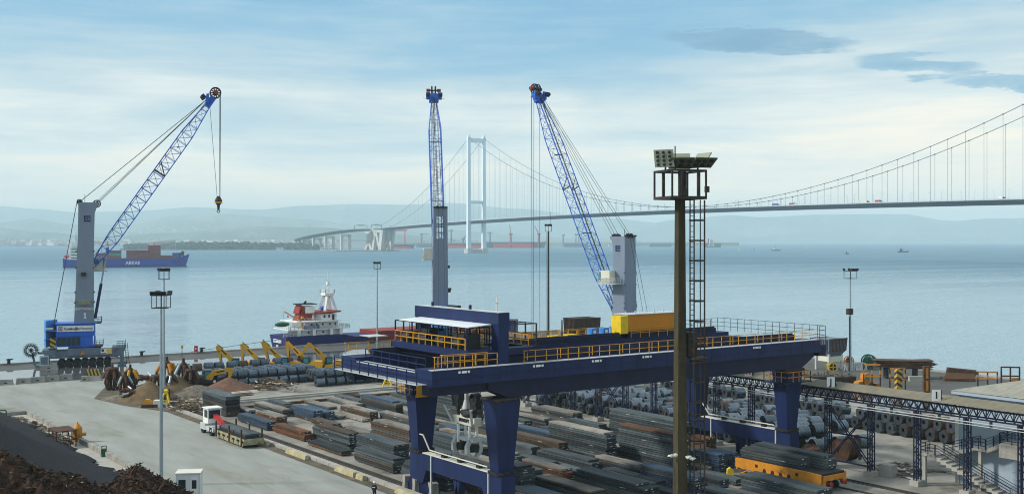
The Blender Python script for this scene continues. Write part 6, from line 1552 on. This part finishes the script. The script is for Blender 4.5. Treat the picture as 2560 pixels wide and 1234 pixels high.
# ---------------- excavators ----------------
def excavator(loc, rz, label, boom, bucket=True, s=1.0):
    e = thing('excavator', label, 'excavator', loc, rz, 'yellow excavators working on the quay')
    m = MB()
    for y in (-1.15, 1.15): m.prism([(-2.1, .25), (-1.8, 0), (1.8, 0), (2.1, .25), (2.1, .6), (1.8, .85), (-1.8, .85), (-2.1, .6)], (0, y, 0), X_, Z, Y_, .55)
    m.bb(-1, 1, -.9, .9, .4, 1.0); m.build('undercarriage', BLACK, e)
    m = MB(); m.prism([(-2.3, 0), (1.5, 0), (1.5, .5), (.2, .75), (-.4, 1.25), (-2.2, 1.15), (-2.5, .7)], (0, 0, 1.0), X_, Z, Y_, 2.5); m.build('house', YELE if bucket else DARK, e)
    m = MB(); m.prism([(0, 0), (1.4, 0), (1.45, .9), (1.1, 1.75), (0, 1.75)], (.05, .75, 1.2), X_, Z, Y_, .95); cb = m.build('cab', DARK, e)
    m = MB(); m.bb(.2, 1.1, 1.23, 1.25, 1.9, 2.8); m.bb(.2, 1.1, .25, .27, 1.9, 2.8); m.build('cab_window', GLASST, cb)
    pts = [Vector((x, -.1, z)) for x, z in boom]
    def limb(a, b, w0, w1, th):
        d = (b-a); L = d.length; d = d/L; u = Y_.cross(d); mm = MB(); mm.prism([(0, -w0*.5), (L*.1, -w0*.6), (L*.55, -w1*.7), (L, -w1*.5), (L, w1*.5), (L*.5, w1*.85), (L*.1, w0*.6), (0, w0*.5)], a, d, u, Y_, th); return mm
    m = limb(pts[0], pts[1], .5, .72, .42); m2 = limb(pts[1], pts[2], .72, .42, .4); m._a(m2.v, m2.f); bm = m.build('boom', YELE, e)
    m = MB(); a, b = pts[1], pts[2]; d = (b-a).normalized()
    for sy in (-.33, .13): m.prism([(.6, -.1), (1.9, -.1), (1.9, .1), (.6, .1)], a+Y_*0, d, Y_.cross(d), Y_, .43)
    m.build('boom_mark', BLACK, bm)
    m = limb(pts[2], pts[3], .6, .32, .34); st = m.build('stick', YELE, e)
    m = MB(); m.tube(pts[0]+Vector((.5, .3, .1)), (pts[1]+pts[0])/2+Y_*.3+Z*.2, .1, 8); m.tube((pts[1]+pts[2])/2+Z*.5, pts[2]+Vector((.0, 0, .25)), .09, 8); m.tube((pts[2]+pts[3])/2-X_*.3, pts[3]+Vector((-.2, 0, .15)), .08, 8); m.build('ram', DARK, e)
    m = MB(); q = pts[3]; m.prism([(-.1, .2), (.25, .15), (.45, -.5), (.2, -1.0), (-.5, -1.05), (-.75, -.75), (-.2, -.45)], q, X_, Z, Y_, 1.0); m.build('bucket', RUSTD, e)
    return e
eb = [(.9, 2.1), (2.6, 3.4), (4.6, 5.3), (5.0, 2.2)]
bv = [(.8, 1.9), (2.0, 3.1), (4.3, 5.6), (3.7, 2.0)]
for i, (px, hd, lab) in enumerate(((600, 184, 'yellow excavator with raised arm, leftmost behind the coil rows'), (664, 185, 'yellow excavator with raised arm, second behind the coil rows'),
        (722, 184, 'yellow excavator with raised arm in front of the cargo ship bow'), (778, 182, 'yellow excavator with arm crossing another below the ship superstructure'),
        (832, 184, 'yellow excavator nearest the gantry, arm stretched to the left'))):
    k = (-.35, -.1, .35, .1, -.15)[i]; hd += (6, -5, 3, -7, 5)[i]
    excavator(GW(px, 205+i*.6, 0), -YAW+R(hd), lab, [(.8, 1.9), (2.0, 3.1), (4.4+k, 5.6+k), ((3.4, 4.3, 3.7, 4.4, 6.1)[i], (2.2, 1.9, 2.1, 2.6, 3.0)[i])])
excavator(GW(508, 184, 0), -YAW+R(8), 'small dark excavator with yellow arm reaching right in front of the coils', [(.2, .8), (1.6, 2.6), (4.6, 3.3), (4.0, .9)], False)
# ---------------- moored cargo ship behind the quay ----------------
sx = GW(690, 262, WZ); cs = thing('coaster', 'moored coaster with white superstructure, blue hull and red funnel', 'ship', Vector((sx.x, QB+7.2, WZ)), 0)
m = MB(); secs = []
for i in range(25):
    t_ = i/24; x = t_*70; w_ = 5.4; wl = 5.2
    if t_ < .04: w_ *= .86+.14*t_/.04; wl *= .6+.4*t_/.04
    if t_ > .88: k = (t_-.88)/.12; w_ *= 1-k**2*.98; wl *= max(.02, 1-k**1.5)
    secs.append([(x+(.8 if t_ < .03 else 0), -wl, -1), (x+(.8 if t_ < .03 else 0), wl, -1), (x, w_, 5.0+(1.2 if t_ > .9 else .2 if t_ < .25 else -.5)), (x, -w_, 5.0+(1.2 if t_ > .9 else .2 if t_ < .25 else -.5))])
m.loft(secs); hl = m.build('hull', SHIPN, cs)
m = MB(); m.bb(24, 62, -4.4, 4.4, 4.5, 5.4); m.build('hatch_coaming', DRED, cs)
m = MB(); m.bb(21, 58, -5.46, 5.46, .5, 4.47); m.build('midship_plating', DRED, hl)
m = MB(); lettering(m, 'COSKUN', 1.1, (-.1, 0, 3.9), -Y_, Z, .05, .03); lettering(m, 'IMO', .6, (-.1, 0, 2.8), -Y_, Z, .05, .02); m.build('stern_lettering', WHITE, hl)
m = MB(); m.bb(6.2, 17.6, -3.8, 3.8, 5.1, 7.0); m.bb(2.4, 20.2, -4.9, 4.9, 7.0, 7.25); m.bb(7.4, 17.4, -3.6, 3.6, 7.25, 9.4); m.bb(4.4, 17.6, -4.9, 4.9, 9.4, 9.65); m.bb(12.2, 17.0, -3.4, 3.4, 9.65, 11.7)
for x in (4.5, 9, 14.2, 17.2): m.bb(x, x+.9, -4.85, -4.5, 5.1, 7.0)
ss = m.build('superstructure', WHITE, cs)
m = MB(); m.prism([(11.4, 0), (18.0, .45), (18.0, .9), (11.4, .4)], (0, 0, 11.7), X_, Z, Y_, 8.0); m.build('bridge_roof', DRED, ss)
for x, y, z, w_, h_ in [(x, -3.4, 10.5, .55, .8) for x in (13, 14.4)]+[(x, -3.6, 8.1, .5, .7) for x in (9, 10.6, 12.4, 14.6, 16.2)]+[(x, -3.8, 5.8, .5, .6) for x in (8, 10.2, 12.4, 14.6)]:
    m = MB(); m.bb(x, x+w_, y-.06, y+.01, z, z+h_); m.build('window', GLASS, ss)
m = MB(); m.bb(16.95, 17.03, -3, 3, 10.4, 11.4); m.build('bridge_window', GLASS, ss)
m = MB(); m.bb(15.6, 16.3, -3.45, -3.39, 9.7, 11.4); m.build('door', GLASS, ss)
m = MB(); m.prism([(0, 0), (4.6, 0), (4.6, 2.2), (2.2, 2.2), (1.9, 4.6), (.9, 5.0), (1.4, 3.2)], (6.2, 0, 9.6), X_, Z, Y_, 2.8); fu = m.build('funnel', DRED, cs)
m = MB(); m.prism([(1.2, 2.2), (1.6, 2.2), (2.1, 4.4), (1.75, 4.4)], (5.3, 0, 9.6), X_, Z, Y_, 3.0); m.build('funnel_stripe', DRED, fu)
m = MB(); m.bb(8.6, 11.4, -1.42, 1.42, 11.9, 14.0); m.build('funnel_panel', WHITE, fu); m = MB(); m.bb(6.6, 12.0, -1.7, 1.7, 14.6, 14.85); m.tube((9, 0, 14.8), (9.6, 0, 15.6), .3, 8); m.build('funnel_cap', BLACK, fu)
m = MB()
for y in (-1.6, 1.6): m.bar((14.4, y, 12.0), (15.6, y*.5, 17.2), .7); m.bar((18.0, y, 12.2), (16.9, y*.5, 17.2), .7)
m.bb(14.8, 17.6, -1.2, 1.2, 17.2, 18.0); m.railing([(14.8, -1.2, 18), (17.6, -1.2, 18), (17.6, 1.2, 18), (14.8, 1.2, 18), (14.8, -1.2, 18)], 1.0, .7, .05, 1); m.tube((16.2, 0, 18), (16.2, 0, 24.5), .22, 8, .08); m.bar((15.2, 0, 20.4), (17.2, 0, 20.4), .18); m.bar((15.4, 0, 22), (17, 0, 22), .14); m.box((16.3, 0, 21), (.7, .7, .9)); m.build('mast', WHITE, cs)
m = MB(); m.bar((16, -1, 17.4), (10.5, -.5, 12.0), .07); m.bar((15, 1, 17.4), (9.5, .5, 14.8), .07); m.build('stay', GREYL, cs)
m = MB(); m.railing([(2.4, -4.85, 7.25), (20.2, -4.85, 7.25), (20.2, 4.8, 7.25)], 1.0, 1.1, .045, 2); m.railing([(2.4, -4.85, 7.25), (2.4, 4.85, 7.25)], 1.0, 1.1, .045, 2); m.railing([(4.4, -4.85, 9.65), (11.8, -4.85, 9.65)], 1.0, 1.1, .04, 2); m.railing([(.4, -4.7, 5.1), (6, -5.2, 5.1)], 1.0, 1, .04, 2); m.build('railing', GREYL, cs)
m = MB(); m.blob((0.6, -3.6, 9.0), (2.2, .8, .75), 10, 6, .03); lb = m.build('lifeboat', GREEN, cs)
m = MB(); m.bar((6.4, -3.8, 9.4), (1.0, -3.8, 13.0), .28); m.bar((6.4, -3.8, 7.2), (6.4, -3.8, 9.6), .4); m.bar((1.0, -3.8, 13.0), (.8, -3.6, 9.7), .06); m.bb(6.1, 6.7, -4.0, -3.5, 10.6, 11.2); m.build('davit', YEL, cs)
m = MB()
for x, k in ((7.0, 0), (8.4, 0), (9.6, 0), (10.9, 0)): m.tube((x, -4.2, 7.25), (x, -4.2, 8.4), .38, 10)
m.build('drum', SHIPB, cs)
m = MB(); m.tube((63, 0, 4.5), (63, 0, 12.4), .28, 8, .15); m.bar((62.3, 0, 10.8), (63.7, 0, 10.8), .15); m.build('foremast', WHITE, cs)
m = MB(); m.blob((14.6, 0, 13.2), (.6, .6, .7), 10, 6, 0); m.build('radar_dome', BLUE, cs)
m = MB(); m.box((2.2, -3.7, 11.4), (.05, .9, .6)); m.build('flag', RED, cs)
m = MB(); m.tube((-.0, -3, 4.6), (-24, -8.4, 3.5), .05, 5); m.build('mooring_line', ROPE, cs)
for o in cs.children:
    if o.name.split('.')[0] in ('superstructure', 'funnel', 'funnel_stripe', 'funnel_panel', 'funnel_cap', 'mast', 'stay', 'railing', 'lifeboat', 'davit', 'drum', 'radar_dome', 'flag'): o.scale = (.86, 1, .76); o.location = (-1.0, 0, 5.1*.24)
c = GW(930, 262, .3); m = MB(); m.ring((0, 0, .95), AHEAD*1+RIGHT*.5, .95, .45, .55, 20); single('large_tyre', m, BLACK, 'large black tyre standing on the quay beside the lamp post', 'tyre', c, 0, None, False)
# ---------------- ballast blocks by the gantry, quay junk on the right ----------------
for i, (px, py) in enumerate(((1019, 1218), (1044, 1228), (1083, 1238))):
    p = G(px, py); m = MB(); m.fr((0, 0, .1), (.9, .9), (0, 0, .75), (.8, .8)); m.fr((0, 0, .8), (.8, .8), (0, 0, 1.25), (.72, .72))
    for k in range(5): m.bb(-.4+k*.17, -.3+k*.17, -.47, .47, .15, 1.28)
    single('ballast_block', m, CONCD, 'stack of ribbed grey blocks by the gantry foot, %s of three' % ('left', 'middle', 'right')[i], 'ballast', (p.x, p.y, 0), -YAW+R(20), 'ribbed ballast blocks', False)
p = G(1047, 1222); m = MB(); m.bar((0, 0, 0), (0, 0, 1.0), .12); m.bb(-.3, .3, -.25, .25, 1.0, 1.75); single('white_cabinet', m, PANEL, 'white switch box between the ballast blocks and the gantry leg', 'cabinet', (p.x, p.y, 0), -YAW, None, False)
def hopper(px, py, w, h, dep, rz, label, legs=True):
    p = G(px, py); hp = thing('hopper', label, 'hopper', p, rz, None); zb_ = h*.42 if legs else .2
    m = MB(); m.fr((0, 0, zb_), (w*.62, dep*.6), (0, 0, h*.62), (w*.95, dep*.95)) if legs else None
    m.fr((0, 0, h*.6 if legs else .2), (w*.93, dep*.93), (0, 0, h), (w, dep)); bn = m.build('bin', DSTEEL if not legs else GREYC, hp)
    m = MB(); z0 = h*.6 if legs else .25
    n = int(w/.42)
    for i in range(n+1):
        x = -w/2+w*i/n
        for y in (-1, 1): m.bar((x*.94, y*dep*.475, z0), (x, y*dep*.51, h), .12)
    n = int(dep/.45)
    for i in range(n+1):
        y = -dep/2+dep*i/n
        for x in (-1, 1): m.bar((x*w*.475, y*.94, z0), (x*w*.51, y, h), .12)
    for y in (-1, 1): m.bar((-w/2, y*dep*.515, h), (w/2, y*dep*.515, h), .22)
    m.build('rib', RUSTP, bn)
    if legs:
        for x in (-1, 1):
            for y in (-1, 1): m = MB(); m.bar((x*w*.36, y*dep*.34, 0), (x*w*.36, y*dep*.34, h*.6), .35); m.build('leg', CREAM if x > 0 else GREYL, hp)
        m = MB(); m.bb(-w*.34, w*.34, -dep*.4, dep*.3, h*.28, h*.44); m.build('chute', CREAM, hp)
hopper(2072, 922, 5.2, 5.9, 4.4, R(0), 'tall ribbed steel hopper on legs right of the gantry end'); hopper(1455, 846, 8.5, 5.2, 4, R(0), 'long brown ribbed bin on the quay left of the yellow machine house', False)
m = MB(); m.tube((0, 0, 0), (0, 0, 5), .22, 8, .16); p = on_quay(1405, 214); single('steel_pile', m, DSTEEL, 'lone dark upright post left of the brown ribbed bin', 'post', p, 0, None, False)
def reel(px, py, r_, w_, mat, label, ax):
    p = G(px, py); rl = thing('cable_reel', label, 'cable reel', p); ax = Vector(ax)
    for k in (-1, 1):
        m = MB(); c_ = ax*w_/2*k+Z*r_; m.ring(c_, ax, r_, r_*.82, .1, 24)
        a_ = ax.cross(Z).normalized()
        for q in (0, math.pi/2): dv = a_*math.cos(q)+Z*math.sin(q); m.bar(c_-dv*r_*.9, c_+dv*r_*.9, .16, .08, ax)
        m.build('flange', mat, rl)
    m = MB(); m.tube(ax*w_*-.45+Z*r_, ax*w_*.45+Z*r_, r_*.68, 18); m.build('drum', RUSTD if mat is not GREEN else GREEN, rl)
reel(2080, 929, .95, 1.1, YELP, 'yellow spoked cable reel below the hopper', (-.5, -.86, 0)); reel(2172, 920, 1.35, 1.2, GREEN, 'large dark green reel behind the yellow rack', (-.6, -.8, 0)); reel(2122, 912, .9, .9, ORA, 'orange machine reel left of the lamp post', (-.5, -.8, 0))
m = MB(); rg = random.Random(5)
for k in range(46):
    a = rg.uniform(0, 6.28); x = rg.uniform(-2, 2); m.path([(x, .2, .2), (x+rg.uniform(-.3, .3), -.2, 1.3+rg.uniform(-.3, .4)), (x+rg.uniform(-.5, .5), -.4, .1)], .045, 5)
m.bar((-2, 0, 1.4), (2, 0, 1.4), .15); single('hose_rack', m, GREYL, 'rack hung with pale hoses right of the lamp post', 'hoses', G(2138, 926), -YAW, None, False)
def rack(px, py, w, h, mat, label, n=3, rz=None):
    p = G(px, py); r_ = thing('steel_rack', label, 'rack', p, -YAW+R(-8) if rz is None else rz, 'orange and black steel racks')
    for i in range(n): m = MB(); x = -w/2+w*i/(n-1); m.bar((x, 0, 0), (x, 0, h), .2); m.m = 1; m.bar((x, 0, h*.62), (x, 0, h*.78), .22); m.build('post', [RUSTD, mat], r_)
    for z in (h*.55, h-.1): m = MB(); m.bar((-w/2, 0, z), (w/2, 0, z), .23); m.build('rail', mat, r_)
rack(2180, 977, 2.6, 4.4, ORA, 'orange and black rack between lamp post and striped post'); rack(2244, 982, 2.4, 4.0, ORA, 'rack behind the striped post', 2)
rack(2469, 968, 3.1, 2.7, ORA, 'low orange rack left of the dark tall one on the far right'); rack(2526, 968, 2.9, 3.5, RUSTD, 'dark rack with an orange plate, rightmost on the quay')
m = MB(); m.bb(-.7, .7, -.1, .1, .2, 1.6); single('orange_plate', m, ORA, 'orange plate leaning in the dark rack at far right', 'plate', G(2540, 968), -YAW, None, False)
m = MB(); m.bb(-.45, .45, -.4, .4, 0, 4.4); single('striped_post', m, STRIPE, 'thick yellow and black striped steel post behind the runway roof', 'post', G(2246, 990), -YAW+R(12), None, False)
m = MB(); m.bb(-.48, .48, -.35, .35, .7, 4.9); m.bb(-.35, -.2, -.1, .1, 0, .7); m.bb(.2, .35, -.1, .1, 0, .7); m.m = 1; m.bb(-.18, .18, -.37, -.35, 1.0, 2.6); m.bb(-.18, .18, -.37, -.35, 3.0, 4.6); single('rusty_box_column', m, [RUSTP, ORA], 'upright rusty brown box column right of the striped post', 'column', G(2316, 992), -YAW, None, False)
p = G(2264, 945); st_ = thing('plate_pile', 'wide pile of rusty plates on a dark trestle by the water', 'plates', p, -YAW+R(-6)); m = MB()
for x in (-3.4, -1, 1.6, 3.6): m.bb(x-.2, x+.2, -1.2, 1.2, 0, 2.0)
m.bb(-3.8, 3.8, -.3, .3, 1.7, 2.0); m.build('trestle', DARK, st_); m = MB(); rg = random.Random(9)
for k in range(13): L = rg.uniform(7.5, 10.5); x = rg.uniform(-.8, .8); t_ = rg.uniform(-.06, .06); m.hexa([(x-L/2, -1.7, 2.0+k*.1-t_*4), (x+L/2, -1.7, 2.0+k*.1+t_*4), (x+L/2, 1.7, 2.0+k*.1+t_*4), (x-L/2, 1.7, 2.0+k*.1-t_*4), (x-L/2, -1.7, 2.07+k*.1-t_*4), (x+L/2, -1.7, 2.07+k*.1+t_*4), (x+L/2, 1.7, 2.07+k*.1+t_*4), (x-L/2, 1.7, 2.07+k*.1-t_*4)])
m.build('plate', RUSTP, st_)
m = MB(); m.prism([(-2.9, 0), (-1.9, 2.2), (2.9, 1.6), (3.2, 1.4), (2.0, .1)], (0, 0, 0), X_, Z, Y_, .12); m.hexa([(-3.0, -1.4, .4), (1.9, -1.6, .2), (2.0, -1.3, .2), (-2.9, -1.1, .4), (-2.0, .9, 2.2), (3.0, .7, 1.75), (3.1, .9, 1.75), (-1.9, 1.1, 2.2)]); m.bb(-3, 2.2, -1.4, 1.2, 0, .5)
single('folded_plate', m, RUSTP, 'brown sloping steel plate cover on the quay at right', 'steel plate', G(2400, 950), -YAW+R(-5), None, False)
m = MB(); m.bb(-1.6, 1.6, -.4, .4, 0, .9); single('concrete_barrier', m, CONC, 'pale concrete block behind the rusty box column', 'barrier', G(2295, 952), -YAW, 'concrete blocks along the wet quay', False)
# flat barge-like skip, loader
p = G(2055, 968); sk_ = thing('steel_pontoon', 'dark rusty pontoon hull full of scrap standing on the quay', 'pontoon', p, -YAW+R(-4)); m = MB(); m.loft([[(x, -1.6*w_, z0), (x, 1.6*w_, z0), (x, 1.9*w_, 2.0), (x, -1.9*w_, 2.0)] for x, w_, z0 in ((-5, 1, .1), (3.0, 1, .1), (4.2, .9, .4), (5.4, .55, 1.4))]); m.build('hull', HULLK if False else DSTEEL, sk_)
m = MB(); rg = random.Random(15)
for k in range(40): x = rg.uniform(-4.5, 4); m.bar((x, rg.uniform(-1.4, 1.4), 1.9), (x+rg.uniform(-1.5, 1.5), rg.uniform(-1.4, 1.4), rg.uniform(2.0, 2.8)), .12)
m.build('scrap', RUBBLE, sk_)
p = G(2162, 972); wl_ = thing('wheel_loader', 'orange wheel loader parked under the orange rack', 'loader', p, -YAW+R(20)); m = MB(); m.prism([(-1.7, .6), (1.2, .6), (1.2, 1.3), (-.2, 1.5), (-1.7, 1.3)], (0, 0, 0), X_, Z, Y_, 1.3); m.build('body', ORA, wl_)
m = MB(); m.prism([(-.5, 1.4), (.6, 1.4), (.5, 2.6), (-.4, 2.6)], (0, 0, 0), X_, Z, Y_, 1.2); cb = m.build('cab', ORA, wl_); m = MB(); m.bb(-.3, .4, -.63, .63, 1.7, 2.4); m.build('cab_window', GLASST, cb)
m = MB(); m.bar((.9, 0, 1.1), (2.0, 0, .6), .35); m.prism([(1.8, .1), (2.5, .1), (2.4, .9), (1.9, .9)], (0, 0, 0), X_, Z, Y_, 1.8); m.build('bucket', ORA, wl_)
for x in (-1.0, .9):
    for y in (-.75, .75): m = MB(); m.ring((x, y, .55), Y_, .55, .25, .4, 14); m.build('wheel', BLACK, wl_)
# control cabin beyond the coils
cc_ = thing('switch_house', 'low pale switch house behind the coils with a yellow warning sign', 'switch house', (121.5, 141, 0)); m = MB(); m.bb(114, 129, 139.5, 143, 0, 2.7); m.bb(113.8, 129.2, 139.3, 143.2, 2.71, 2.85); m.bb(119.5, 125, 137.2, 139.2, 0, 1.9); m.build('wall', CREAM, cc_, True)
m = MB(); m.bb(117.8, 118.8, 139.42, 139.49, .2, 2.2); m.bb(120.2, 121.4, 137.1, 137.19, .5, 1.5); m.bb(122.4, 123.6, 137.1, 137.19, .5, 1.5); m.build('grille', GREYC, cc_, True)
m = MB(); m.prism([(-.55, 0), (.55, 0), (0, 1.0)], (115.6, 139.4, 1.2), X_, Z, Y_, .06); m.m = 1; m.prism([(-.12, .2), (.12, .2), (.05, .6), (-.05, .6)], (115.6, 139.35, 1.2), X_, Z, Y_, .06); m.build('warning_sign', [YELP, BLACK], cc_, True)
# yellow slab wagon on the rails
wg = thing('slab_wagon', 'orange-yellow flat rail wagon with arched side frames carrying slabs', 'wagon', (89.25, 75, 0)); x0, x1, y0, y1 = 87.3, 91.2, 69.4, 80.4
m = MB(); m.bb(x0+.2, x1-.2, y0+.1, y1-.1, 1.75, 1.96); m.build('deck', DARK, wg, True)
for a in (x0+.1, x1-.1):
    m = MB()
    m.prism([(y0, .95), (y0, 1.9), (y0+1.5, 1.95), (y1-1.5, 1.95), (y1, 1.9), (y1, 1.0), (y1-.9, .9), (y1-2.1, .95), (y1-3.2, .35), (y0+3.2, .35), (y0+2.1, .95), (y0+.9, .9)], (a, 0, 0), Y_, Z, X_, .22); fr_ = m.build('side_frame', ORA, wg, True)
    m = MB(); sg = -1 if a < 89 else 1
    for i in range(4): c_ = y0+3.9+i*1.05; m.prism([(c_-.35, .75), (c_+.35, .75), (c_+.12, 1.35), (c_-.12, 1.35)], (a+sg*.115, 0, 0), Y_, Z, X_, .03)
    for c_ in (y0+2.9, y1-2.9): m.bar((a+sg*.13, c_, 1.5), (a+sg*.16, c_, 1.5), .3)
    m.build('frame_opening', BLACK, fr_, True)
    for c_ in (y0+1.2, y0+2.3, y1-2.3, y1-1.2):
        m = MB(); m.tube((a-.1, c_, .42), (a+.1, c_, .42), .4, 14); m.build('wheel', DSTEEL, wg, True)
    m = MB()
    for c_ in (y0+1.75, y1-1.75): m.bar((a+sg*.15, c_-.9, .5), (a+sg*.15, c_+.9, .5), .12); m.bar((a+sg*.15, c_-.8, .5), (a+sg*.15, c_, .85), .1); m.bar((a+sg*.15, c_+.8, .5), (a+sg*.15, c_, .85), .1)
    m.build('bogie_frame', ORA, wg, True)
for b, sg in ((y0, -1), (y1, 1)):
    m = MB(); m.bb(x0+.22, x1-.22, b-.1, b+.1, 1.25, 1.74); m.bb(x0+.22, x0+.7, b-.1, b+.1, .7, 1.24); m.bb(x1-.7, x1-.22, b-.1, b+.1, .7, 1.24); eb_ = m.build('end_beam', ORA, wg, True)
    m = MB()
    for a in (x0+.9, x1-.9): m.tube((a, b, 1.0), (a, b+sg*.6, 1.0), .12, 10); m.tube((a, b+sg*.55, 1.0), (a, b+sg*.62, 1.0), .24, 12)
    m.build('buffer', DRED, eb_, True)
m = MB(); m.prism([(-.35, 0), (.35, 0), (.3, .8), (0, 1.05), (-.3, .85)], (0, 0, 0), X_, Z, Y_, .5); single('yellow_box', m, YELP, 'small bright yellow box left of the orange wagon', 'box', G(1825, 1192), -YAW, None, False)
m = MB(); m.bb(86.9, 87.1, 50, 86, 0, .15); tag(m.build('wagon_rail', DSTEEL, None, True, (87, 68, 0)), 'wagon rail under the near side of the orange wagon', 'rail')
m = MB(); m.bb(91.3, 91.5, 50, 86, 0, .15); tag(m.build('wagon_rail', DSTEEL, None, True, (91.4, 68, 0)), 'wagon rail under the far side of the orange wagon', 'rail')
# old drums and loose junk by the runway
dr = thing('rusty_drum', 'big rusty wire drum between the runway columns', 'drum', (103.0, 78.5, 0))
for k in (-1, 1): m = MB(); m.ring((103.0+k*.9, 78.5, 1.3), X_, 1.3, .4, .16, 24); m.build('flange', RUSTD, dr, True)
m = MB(); m.tube((102.2, 78.5, 1.3), (103.8, 78.5, 1.3), 1.05, 20); m.build('wound_wire', RUSTD, dr, True)
m = MB(); m.blob((0, 0, .7), (1.3, 1.5, .9), 12, 7, .18); single('wire_bundle', m, RUSTP, 'round bundle of rusty wire left of the big drum', 'bundle', (101.0, 81.6, 0), 0, None, False)
m = MB(); m.bar((0, 0, 0), (.2, .5, 2.6), .2); m.bar((.7, .3, 0), (.4, .7, 2.0), .15); single('leaning_beam', m, DSTEEL, 'dark beams leaning beside the rusty drum', 'beam', (104.9, 78, 0), 0, None, False)
rg = random.Random(17); m = MB()
for k in range(70):
    a = 100.5+rg.uniform(0, 6); b = 71+rg.uniform(-2.4, 3); s = rg.uniform(.2, 1.1); m.m = rg.choices((0, 1, 2), (4, 2, 2))[0]; an = rg.uniform(0, 3.1); v = Vector((math.cos(an), math.sin(an), rg.uniform(-.1, .2)))*s; q = Vector((a, b, rg.uniform(.06, .35))); m.bar(q-v, q+v, rg.uniform(.1, .5), .06)
tag(m.build('scattered_junk', [WOOD, GREYL, RUSTP], None, True, (103, 71, 0)), kind='stuff')
m = MB(); m.bb(-.55, .55, -.75, .75, 0, 1.25); single('concrete_block', m, CONC, 'pale concrete cube by the runway column near the junk', 'block', (100.1, 70.9, 0), 0, None, False)
# ---------------- air ----------------
def haze(dens, col):
    m = bpy.data.materials.new('haze_air'); m.use_nodes = True; m.node_tree.nodes.clear(); t = NT(m.node_tree)
    v = t.add('ShaderNodeVolumePrincipled', ins={'Color': (*col, 1), 'Density': dens, 'Anisotropy': .0}); t.add('ShaderNodeOutputMaterial', ins={1: v.outputs[0]})
    b = MB(); b.bb(-20000, 20000, -3600, 20000, -7.5, 560); tag(b.build('haze', m), kind='stuff')
haze(1.2e-4, (.76, .945, 1.0))
